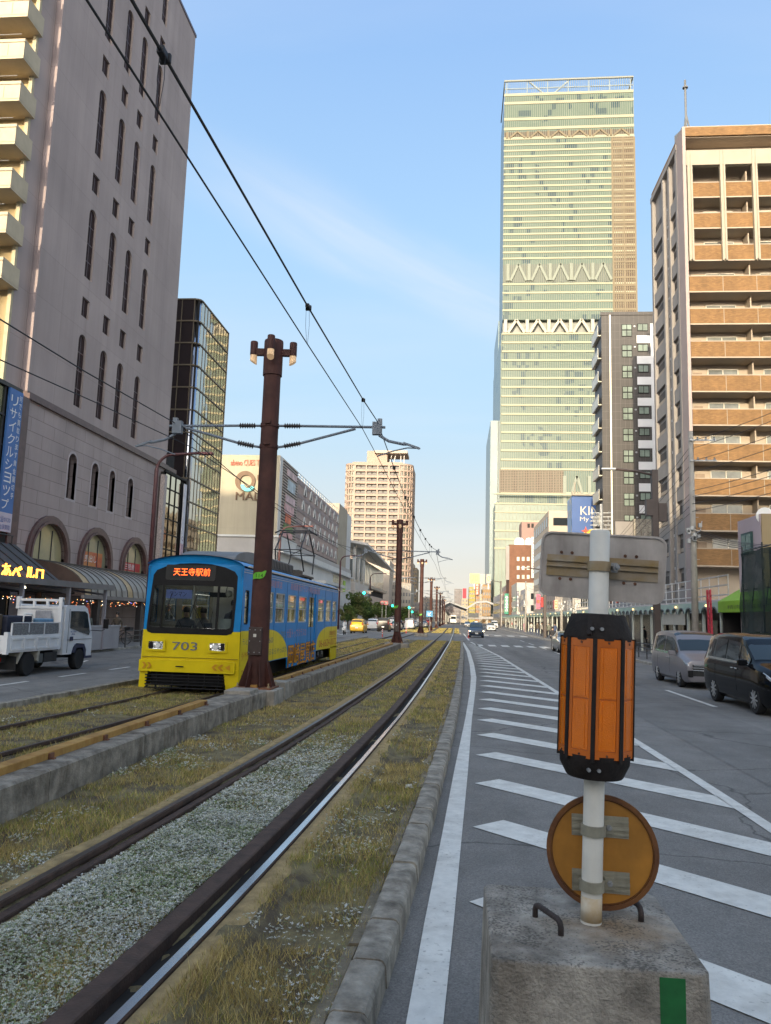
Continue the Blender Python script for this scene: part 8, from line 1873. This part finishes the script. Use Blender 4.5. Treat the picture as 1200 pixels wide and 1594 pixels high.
person('stand', -5.75, 19.75, .62, 0, COLS[0], COLS[0], 'tram driver in dark uniform behind the windscreen'); person('sit', -7.15, 20.15, .85, .4, COLS[0], COLS[0], 'tram passenger in black seen through the left of the windscreen'); person('sit', -6.75, 20.3, .85, -.5, (.20,.18,.15), COLS[0], 'tram passenger in taupe leaning beside the one in black')
t = wthing('standing_sign', 'red rounded standing sign on the left pavement behind the low wall', 'sign', (-18.4,37.4,.13)); m = MB(); m.tube([(-18.4,37.4,.13),(-18.4,37.4,1.2)], .03, 6); m.build('post', dark_metal, t); m = MB(); fq = lambda u, v, d=0: (-18.4+d, u, v); m.prism([(37.4+.27*math.cos(a_), 1.75+.55*math.sin(a_)) for a_ in [2*PI*i/20 for i in range(20)]], fq, -.05, .05); m.build('sign_face', mat('sign_face_red', (.62,.08,.03), .5), t); m = MB(); letters(m, '営業中', fq, 37.2, 1.62, 37.6, 1.82, .055); m.build('sign_letters', white_gloss, t)
# ------------------------------------------------------------------ bicycles
bk_m = mat('bike_frame', (.05,.05,.055), .4, .2, 6)
def make_bike(lab):
    t = thing('bicycle', lab, 'bicycle', (0,0,0), 0, 'bicycles on the right pavement')
    for y in (-.52, .52):
        m = MB(); n = 20; m.tube([(0, y+.32*math.cos(2*PI*i/n), .33+.32*math.sin(2*PI*i/n)) for i in range(n+1)], .018, 5, cap=False); wl_ = m.build('wheel', tyre_m, t); m = MB()
        for i in range(8): a = PI*i/8; m.tube([(0,y+.31*math.cos(a),.33+.31*math.sin(a)),(0,y-.31*math.cos(a),.33-.31*math.sin(a))], .004, 3)
        m.build('spokes', alu, wl_)
    m = MB(); m.tube([(0,-.52,.33),(0,-.40,.78),(0,-.36,.98)], .018, 6); m.tube([(0,-.40,.72),(0,.05,.30),(0,.52,.33),(0,.18,.72),(0,.05,.30)], .018, 6); m.tube([(0,-.40,.78),(0,.20,.66)], .016, 6); m.build('frame', bk_m, t)
    m = MB(); m.tube([(-.27,-.22,1.02),(-.22,-.34,1.03),(0,-.37,.98),(.22,-.34,1.03),(.27,-.22,1.02)], .014, 6); m.build('handlebar', alu, t); m = MB(); m.cbox((0,.22,.86),(.14,.26,.06)); m.tube([(0,.18,.70),(0,.22,.84)], .014, 6); m.build('saddle', black_rubber, t, bevel=.02)
    m = MB(); m.box(-.17,-.82,.74,.17,-.50,.76)
    for x in (-.17,.17): m.box(x-.005,-.82,.76,x+.005,-.50,.96)
    for y in (-.82,-.50): m.box(-.17,y-.005,.76,.17,y+.005,.96)
    m.build('basket', dark_metal, t); return t
bk0 = make_bike('black bicycle parked nearest on the right pavement by the guard rail'); bk0.location = (11.6, 70, .13); bk0.rotation_euler = (0,0,R(70))
for i, (x, y, a, lab) in enumerate(((11.7,75,65,'second parked bicycle on the right pavement'),(11.7,80,80,'third parked bicycle on the right pavement'),(11.8,86,60,'fourth parked bicycle, near the walking people'),(-19.2,40.2,70,'bicycle parked behind the guard rail left of the tram'),(-19.0,42.6,80,'second bicycle behind the guard rail left of the tram'),(7.25,59.5,0,'bicycle being ridden along the right kerb'))):
    q = copy_tree(bk0); q.location = (x, y, .13 if x != 7.25 else .0); q.rotation_euler = (0,0,R(a)); q['label'] = lab
    if x < 0: q['group'] = 'bicycles on the left pavement'
bp_ = person('sit', 7.25, 59.62, .36, 0, COLS[0], COLS[0], 'cyclist in dark clothes riding along the right kerb')
# motor scooter and its rider on the left
c = at_z(536, 988, 0); sc2 = thing('motor_scooter', 'white motor scooter on the left road just right of the tram', 'scooter', (c.x, c.y, 0)); 
for y in (-.6, .6): m = MB(); m.lathe([(.14,-.05),(.23,-.05),(.24,0),(.23,.05),(.14,.05)], (0,y,.24), 16, 'x'); m.build('wheel', tyre_m, sc2)
m = MB(); m.prism([(-.75,.35),(-.1,.3),(.3,.3),(.5,.45),(.9,.5),(.95,.75),(.1,.78),(-.1,.45),(-.35,.5),(-.5,1.0),(-.65,.95)], lambda u, v, d=0: (d, -u, v), -.17, .17); m.build('fairing', white_gloss, sc2, bevel=.05); m = MB(); m.tube([(-.3,.42,1.05),(.3,.42,1.05)], .02, 6); m.build('handlebar', t_blk, sc2)
person('sit', c.x, c.y-.1, .30, PI, (.6,.6,.6), COLS[3], 'scooter rider in a white jacket on the left road')
# ------------------------------------------------------------------ the far end of the street
def slab_building(name, label, cat, box_px, Y, depth, col, wins=None, wcol=(.10,.10,.11), xw=0):
    a, b, c_, d = box_px; p_, q_ = at_y(a, d, Y), at_y(c_, b, Y); t = wthing(name, label, cat, ((p_.x+q_.x)/2, Y, 0)); B('body', mat('far_%d_%d' % (a*10, b*10), col, .75, .12, .25, dirt=.2), t, (p_.x,Y,0,q_.x+xw,Y+depth,q_.z))
    if wins:
        nx, nz = wins; wz = q_.z/(nz+.6); wx = (q_.x-p_.x)/nx
        for i in range(nx):
            for j in range(nz):
                z = q_.z-wz*(j+.85)
                if z < 1: continue
                m = MB(); m.box(p_.x+wx*(i+.18),Y-.06,z,p_.x+wx*(i+.82),Y+.02,z+wz*.5); m.build('window', mat('farwin_%.2f' % wcol[0], wcol, .3, .4, .6), t)
    return t
FE = [(('grey tower block at the end of the street, left of the red sign'),(706.5,917,719,970),430,(0.167,0.149,0.155),(3,10)),('cream block carrying the red sign at the end of the street',(718,932,729,970),425,(0.36,0.298,0.211),(2,6)),('olive yellow glazed building at the end of the street',(729.5,914,740,970),420,(0.31,0.26,0.062),(3,8)),('orange banded narrow building at the end of the street',(740,908,747,970),418,(0.285,0.161,0.087),(2,8)),('brown department building at the end of the street, left of the skyscraper',(750.5,910,764,970),410,(0.26,0.167,0.081),(4,6)),('cream corner building at the end of the street',(746,925,752,970),415,(0.372,0.31,0.223),(2,6)),
      ('low grey building left of the tram station roof',(640,938,662,972),330,(0.223,0.198,0.18),(5,4)),('tan office block behind the station roof',(655,930,672,972),400,(0.248,0.211,0.174),(4,7)),('pale block behind the brown poles',(672,934,690,972),440,(0.31,0.285,0.248),(5,6)),('mauve block behind the brown poles',(690,940,707,972),450,(0.223,0.186,0.186),(4,5)),('narrow tan building beside the apartment tower',(640,884,649,972),360,(0.26,0.205,0.136),(2,14)),('white curved building below the apartment tower',(603,908,640,972),290,(0.31,0.285,0.248),(8,5))]
for lab, bx_, Y, col, wn2 in FE: slab_building('distant_building', lab, 'building', bx_, Y, 20, col, wn2)
for lab, bx_, Y, col, tx in (('red vertical billboard at the end of the street',(720,916,726,931),424,(0.322,0.012,0.031),''),('large pale yellow rooftop billboard at the end of the street',(731,893,746.5,908),417,(0.465,0.409,0.186),'フロ'),('white billboard beside the yellow one at the end of the street',(746.8,894,755,908.5),416,(0.409,0.36,0.31),''),('white billboard with a green mark beside the skyscraper',(757,894,764,908),409,(0.409,0.409,0.372),'O'),('orange vertical shop sign at the end of the street',(740,908.5,745.5,926),416,(0.31,0.074,0.031),'自遊空間')):
    p_, q_ = at_y(bx_[0], bx_[3], Y), at_y(bx_[2], bx_[1], Y); t = wthing('billboard', lab, 'billboard', (p_.x, Y, p_.z)); B('board', mat('bb_'+lab[:12].replace(' ','_'), col, .6, .06, .5), t, (p_.x,Y,p_.z,q_.x,Y+.8,q_.z)); 
    if q_.z > 20 and 'vertical' not in lab: B('support', grey_metal, t, ((p_.x+q_.x)/2-.3,Y+.8,p_.z-3,(p_.x+q_.x)/2+.3,Y+1.4,q_.z))
    if tx:
        m = MB()
        if 'vertical' in lab:
            h_ = (q_.z-p_.z)/len(tx)
            for i, ch_ in enumerate(tx): letters(m, ch_, pYn(Y-.03), p_.x+.4, q_.z-h_*(i+.9), q_.x-.4, q_.z-h_*(i+.1), 0)
        else: letters(m, tx, pYn(Y-.03), p_.x+(q_.x-p_.x)*.2, p_.z+(q_.z-p_.z)*.25, q_.x-(q_.x-p_.x)*.2, q_.z-(q_.z-p_.z)*.2, 0)
        m.build('letters', mat('bb_green', (.15,.55,.03), .5) if tx == 'O' else (white_gloss if 'orange' in lab else mat('bb_gold', (.62,.42,.10), .5)), t)
m = MB()
so = wthing('station_canopy', 'tram station with a sloping pale roof at the end of the tracks', 'station', (-2, 300, 0)); SY = 290
a, b, c_, d = at_y(686,941,SY), at_y(700,938,SY), at_y(728,949,SY), at_y(686,945,SY)
m.faces([(a.x,SY,a.z-1),(b.x,SY,b.z),(c_.x,SY,c_.z),(a.x,SY+60,a.z-1),(b.x,SY+60,b.z),(c_.x,SY+60,c_.z),(a.x,SY,a.z-.5),(b.x,SY,b.z+.5),(c_.x,SY,c_.z+.5),(a.x,SY+60,a.z-.5),(b.x,SY+60,b.z+.5),(c_.x,SY+60,c_.z+.5)], [(0,1,4,3),(1,2,5,4),(6,7,10,9),(7,8,11,10),(0,1,7,6),(1,2,8,7)]); m.build('roof', mat('canopy_pale', (.25,.255,.26), .5), so)
m = MB()
for x in (a.x+.5, c_.x-2.5):
    for k in range(8): m.box(x-.15,SY+2+k*8,0,x+.15,SY+2.3+k*8,min(a.z,c_.z)-.3)
m.build('posts', rb_grey, so, kind='stuff'); B('platform', concrete, so, (a.x,SY,0,-3.4,SY+60,.6)); B('screen', mat('station_grey', (.30,.30,.29), .7), so, (a.x,SY+58,.6,-3.2,SY+59,5.0))
fb = wthing('footbridge', 'pedestrian footbridge with an arched pale canopy across the end of the street', 'footbridge', (8, 370, 5)); FY = 370
p1_, p2_, p3_, p4_ = at_y(727,948,FY), at_y(742,939,FY), at_y(757,938,FY), at_y(775,944,FY); m = MB(); pts = [(p1_.x,p1_.z),(p2_.x,p2_.z),(p3_.x,p3_.z),(p4_.x,p4_.z)]
m.prism([(u, v) for u, v in pts]+[(u, v+.9) for u, v in reversed(pts)], pYn(FY), -8, 0); m.build('canopy', mat('bridge_pale', (.24,.24,.25), .5), fb); l = at_y(660,958,FY); r_ = at_y(800,958,FY); m = MB(); m.box(l.x,FY+1,l.z-.9,r_.x,FY+7,l.z+.3); m.build('deck', mat('deck_grey', (.26,.25,.24), .7), fb); m = MB()
for k in range(14): x = l.x+(r_.x-l.x)*k/13; m.box(x-.1,FY+1,l.z+.3,x+.1,FY+1.2,l.z+1.5)
m.box(l.x,FY+1,l.z+1.4,r_.x,FY+1.2,l.z+1.55); m.build('railing', rb_grey, fb); m = MB()
for x in (l.x+4, -6.5, 14.5, r_.x-6): m.box(x-.5,FY+2,0,x+.5,FY+5,l.z-.9)
m.build('pier', concrete, fb)
B('sign_gantry', mat('gantry_dark', (.05,.055,.06), .6), fb, (at_y(729,955,FY).x,FY+.6,l.z-.2,at_y(745,955,FY).x,FY+.95,l.z+1.8))
for lab, bx_, col, em in (('glowing orange shopfront under the footbridge',(717,960,728,967),(.75,.42,.10),0),('glowing yellow shopfront under the footbridge',(730,960,744,967),(.80,.58,.16),0)):
    p_, q_ = at_y(bx_[0],bx_[3],440), at_y(bx_[2],bx_[1],440); t = wthing('lit_shopfront', lab, 'shopfront', (p_.x,440,0)); B('front', emit('glow_'+lab[8:14], col, .55), t, (p_.x,440,.2,q_.x,441,q_.z)); B('upper_wall', mat('upper_tan', (.45,.34,.22), .7), t, (p_.x,440,q_.z,q_.x,452,q_.z+2.5))
# low blocks filling the far left beyond the pavilion and the far right
for i, (x, y, w_, h_, col) in enumerate(((-34,275,12,22,(.42,.36,.30)),(-33,300,11,16,(.46,.42,.38)),(-30,372,10,28,(.38,.33,.27)))): 
    t = wthing('distant_building', ['tan block behind the pavilion on the far left','pale low block on the far left behind the trees','brownish block beyond the apartment tower on the far left'][i], 'building', (x,y,0)); B('body', mat('fl%s' % 'abc'[i], col, .8, .1, .3), t, (x-w_/2,y,0,x+w_/2+4,y+18,h_))
    for k in range(int(h_/3)-1):
        for j in range(4): m = MB(); m.box(x-w_/2+.8+j*3.6,y-.05,1.5+k*3,x-w_/2+2.9+j*3.6,y+.02,3.1+k*3); m.build('window', dark_glass, t)
# ------------------------------------------------------------------ unseen blocks added behind the viewer, shaped to shade the street
ob_m = mat('shade_block_grey', (.40,.38,.36), .8, .08, .4)
for nm, (x0, x1, H_, y0), lab in (('a',(-95,-42,49.5,-78),'unseen broad grey shade block behind the viewer on the left, tallest of its row'), ('b',(-41.8,-15,32,-74),'unseen grey shade block added behind the viewer, second from the left'), ('c',(-14.8,-7,24.5,-72),'unseen narrow shade block added behind the viewer, lowest of its row'), ('d',(-6.8,45,37,-76),'unseen long grey shade block added behind the viewer on the right')):
    t = wthing('shade_block', lab, 'building', ((x0+x1)/2, -65, 0)); B('wall', ob_m, t, (x0,y0,0,x1,-60,H_))
    m = MB()
    for k in range(int(H_/3.4)-1): m.box(x0+.8,-60.05,2.2+k*3.4,x1-.8,-59.93,3.9+k*3.4)
    m.build('window_band', dark_glass, t, kind='stuff')
split_parts(list(bpy.data.objects))
# ------------------------------------------------------------------ daylight
SUN_EL, SUN_AZ = 11.5, 9.0        # low sun behind the viewer, a little to the left
w = bpy.data.worlds.new('World'); S.world = w; w.use_nodes = True
nt = w.node_tree; N, L = nt.nodes, nt.links
bg = N['Background']; bg.inputs[1].default_value = .15
sky = N.new('ShaderNodeTexSky'); sky.sky_type = 'NISHITA'; sky.sun_disc = False
sky.sun_elevation = R(SUN_EL)
sdir = Vector((-math.sin(R(SUN_AZ))*math.cos(R(SUN_EL)), -math.cos(R(SUN_AZ))*math.cos(R(SUN_EL)), math.sin(R(SUN_EL))))
sky.sun_rotation = math.atan2(sdir.x, sdir.y)
sky.altitude = 0; sky.air_density = 1.0; sky.dust_density = 3.0; sky.ozone_density = 1.4
# thin cirrus, laid on the sky dome by direction
tc = N.new('ShaderNodeTexCoord')
sep = N.new('ShaderNodeSeparateXYZ'); L.new(tc.outputs['Generated'], sep.inputs[0])
mz = N.new('ShaderNodeMath'); mz.operation = 'ADD'; mz.inputs[1].default_value = .18; L.new(sep.outputs[2], mz.inputs[0])
dx = N.new('ShaderNodeMath'); dx.operation = 'DIVIDE'; L.new(sep.outputs[0], dx.inputs[0]); L.new(mz.outputs[0], dx.inputs[1])
dy = N.new('ShaderNodeMath'); dy.operation = 'DIVIDE'; L.new(sep.outputs[1], dy.inputs[0]); L.new(mz.outputs[0], dy.inputs[1])
cb = N.new('ShaderNodeCombineXYZ'); L.new(dx.outputs[0], cb.inputs[0]); L.new(dy.outputs[0], cb.inputs[1])
mp = N.new('ShaderNodeMapping'); mp.inputs['Rotation'].default_value = (0, 0, R(-38)); mp.inputs['Scale'].default_value = (.5, 1.7, 1); L.new(cb.outputs[0], mp.inputs[0])
no = N.new('ShaderNodeTexNoise'); no.inputs['Scale'].default_value = .9; no.inputs['Detail'].default_value = 7; no.inputs['Roughness'].default_value = .5
L.new(mp.outputs[0], no.inputs['Vector'])
mr = N.new('ShaderNodeMapRange'); mr.inputs[1].default_value = .44; mr.inputs[2].default_value = .80; mr.inputs[4].default_value = .6
L.new(no.outputs['Fac'], mr.inputs[0])
mx = N.new('ShaderNodeMix'); mx.data_type = 'RGBA'; mx.inputs[7].default_value = (2.9, 2.95, 3.0, 1)
hs = N.new('ShaderNodeHueSaturation'); hs.inputs['Saturation'].default_value = .48; L.new(sky.outputs[0], hs.inputs['Color'])
L.new(hs.outputs[0], mx.inputs[6]); mx.inputs[0].default_value = 0
# pale haze low in the sky opposite the sun
el = N.new('ShaderNodeMapRange'); el.interpolation_type = 'SMOOTHERSTEP'; el.inputs[1].default_value = -.02; el.inputs[2].default_value = .70; el.inputs[3].default_value = .97; el.inputs[4].default_value = .86; L.new(sep.outputs[2], el.inputs[0])
az = N.new('ShaderNodeMapRange'); az.interpolation_type = 'SMOOTHSTEP'; az.inputs[1].default_value = -.5; az.inputs[2].default_value = .2; L.new(sep.outputs[1], az.inputs[0])
hf = N.new('ShaderNodeMath'); hf.operation = 'MULTIPLY'; L.new(el.outputs[0], hf.inputs[0]); L.new(az.outputs[0], hf.inputs[1])
hc = N.new('ShaderNodeValToRGB'); hc.color_ramp.elements[0].position = .0; hc.color_ramp.elements[0].color = (.86,.76,.60,1); hc.color_ramp.elements[1].position = .66; hc.color_ramp.elements[1].color = (.25,.475,.86,1)
e2 = hc.color_ramp.elements.new(.10); e2.color = (.70,.74,.72,1); e3 = hc.color_ramp.elements.new(.24); e3.color = (.47,.68,.86,1); e4 = hc.color_ramp.elements.new(.45); e4.color = (.35,.60,.90,1); L.new(sep.outputs[2], hc.inputs[0])
hg = N.new('ShaderNodeVectorMath'); hg.operation = 'SCALE'; hg.inputs['Scale'].default_value = 2.6; L.new(hc.outputs[0], hg.inputs[0])
hm = N.new('ShaderNodeMix'); hm.data_type = 'RGBA'; L.new(hf.outputs[0], hm.inputs[0]); L.new(mx.outputs[2], hm.inputs[6]); L.new(hg.outputs[0], hm.inputs[7]); 
# clouds over it: soft patches plus one long wisp
def proj(px, py):
    d = _ray(px, py).normalized(); return Vector((d.x/(d.z+.18), d.y/(d.z+.18), 0))
wa, wb_ = proj(400, 300), proj(790, 500); wd = (wb_-wa).normalized(); wn = Vector((-wd.y, wd.x, 0)); wl = (wb_-wa).length
wob = N.new('ShaderNodeTexNoise'); wob.inputs['Scale'].default_value = 2.2; wob.inputs['Detail'].default_value = 5; L.new(cb.outputs[0], wob.inputs['Vector'])
d1 = N.new('ShaderNodeVectorMath'); d1.operation = 'DOT_PRODUCT'; d1.inputs[1].default_value = wn; L.new(cb.outputs[0], d1.inputs[0])
d2 = N.new('ShaderNodeMath'); d2.operation = 'MULTIPLY_ADD'; d2.inputs[1].default_value = .16; L.new(wob.outputs['Fac'], d2.inputs[0]); L.new(d1.outputs['Value'], d2.inputs[2])
d3 = N.new('ShaderNodeMath'); d3.operation = 'SUBTRACT'; d3.inputs[1].default_value = wa.dot(wn)+.08; L.new(d2.outputs[0], d3.inputs[0])
d4 = N.new('ShaderNodeMath'); d4.operation = 'ABSOLUTE'; L.new(d3.outputs[0], d4.inputs[0])
d5 = N.new('ShaderNodeMapRange'); d5.interpolation_type = 'SMOOTHERSTEP'; d5.inputs[1].default_value = .15; d5.inputs[2].default_value = 0; L.new(d4.outputs[0], d5.inputs[0])
l1 = N.new('ShaderNodeVectorMath'); l1.operation = 'DOT_PRODUCT'; l1.inputs[1].default_value = wd; L.new(cb.outputs[0], l1.inputs[0])
l2 = N.new('ShaderNodeMath'); l2.operation = 'SUBTRACT'; l2.inputs[1].default_value = (wa.dot(wd)+wb_.dot(wd))/2; L.new(l1.outputs['Value'], l2.inputs[0])
l3 = N.new('ShaderNodeMath'); l3.operation = 'ABSOLUTE'; L.new(l2.outputs[0], l3.inputs[0])
l4 = N.new('ShaderNodeMapRange'); l4.interpolation_type = 'SMOOTHSTEP'; l4.inputs[1].default_value = wl*1.0; l4.inputs[2].default_value = wl*.15; L.new(l3.outputs[0], l4.inputs[0])
w0 = N.new('ShaderNodeMath'); w0.operation = 'MULTIPLY'; L.new(d5.outputs[0], w0.inputs[0]); L.new(l4.outputs[0], w0.inputs[1])
fib = N.new('ShaderNodeMapping'); fib.inputs['Rotation'].default_value = (0, 0, -math.atan2(wd.y, wd.x)); fib.inputs['Scale'].default_value = (1, 1, 1); L.new(cb.outputs[0], fib.inputs[0])
fsc = N.new('ShaderNodeVectorMath'); fsc.operation = 'MULTIPLY'; fsc.inputs[1].default_value = (1.6, 9, 1); L.new(fib.outputs[0], fsc.inputs[0])
fn = N.new('ShaderNodeTexNoise'); fn.inputs['Scale'].default_value = 1; fn.inputs['Detail'].default_value = 7; fn.inputs['Distortion'].default_value = .6; L.new(fsc.outputs[0], fn.inputs['Vector'])
fr = N.new('ShaderNodeMapRange'); fr.inputs[1].default_value = .3; fr.inputs[2].default_value = .7; fr.inputs[3].default_value = .35; fr.inputs[4].default_value = 1.5; L.new(fn.outputs['Fac'], fr.inputs[0])
w1 = N.new('ShaderNodeMath'); w1.operation = 'MULTIPLY'; L.new(w0.outputs[0], w1.inputs[0]); L.new(fr.outputs[0], w1.inputs[1])
w2 = N.new('ShaderNodeMath'); w2.operation = 'MULTIPLY'; w2.inputs[1].default_value = .36; L.new(w1.outputs[0], w2.inputs[0])
w3 = N.new('ShaderNodeMath'); w3.operation = 'MULTIPLY_ADD'; w3.inputs[1].default_value = .55; w3.use_clamp = True; L.new(mr.outputs[0], w3.inputs[0]); L.new(w2.outputs[0], w3.inputs[2])
cm = N.new('ShaderNodeMix'); cm.data_type = 'RGBA'; cm.inputs[7].default_value = (2.2, 2.25, 2.35, 1); L.new(w3.outputs[0], cm.inputs[0]); L.new(hm.outputs[2], cm.inputs[6]); L.new(cm.outputs[2], bg.inputs[0])
ld = bpy.data.lights.new('sun', 'SUN'); ld.energy = 2.0; ld.angle = R(.5); ld.color = (1, .83, .57)
lo = bpy.data.objects.new('sun', ld); C.objects.link(lo); lo.rotation_euler = sdir.to_track_quat('Z', 'Y').to_euler()
S.view_settings.view_transform = 'Standard'; S.view_settings.look = 'None'; S.view_settings.gamma = 1
S.view_settings.exposure = 1.5
S.render.engine = 'CYCLES'
S.cycles.max_bounces = 6; S.cycles.transparent_max_bounces = 8; S.cycles.diffuse_bounces = 3
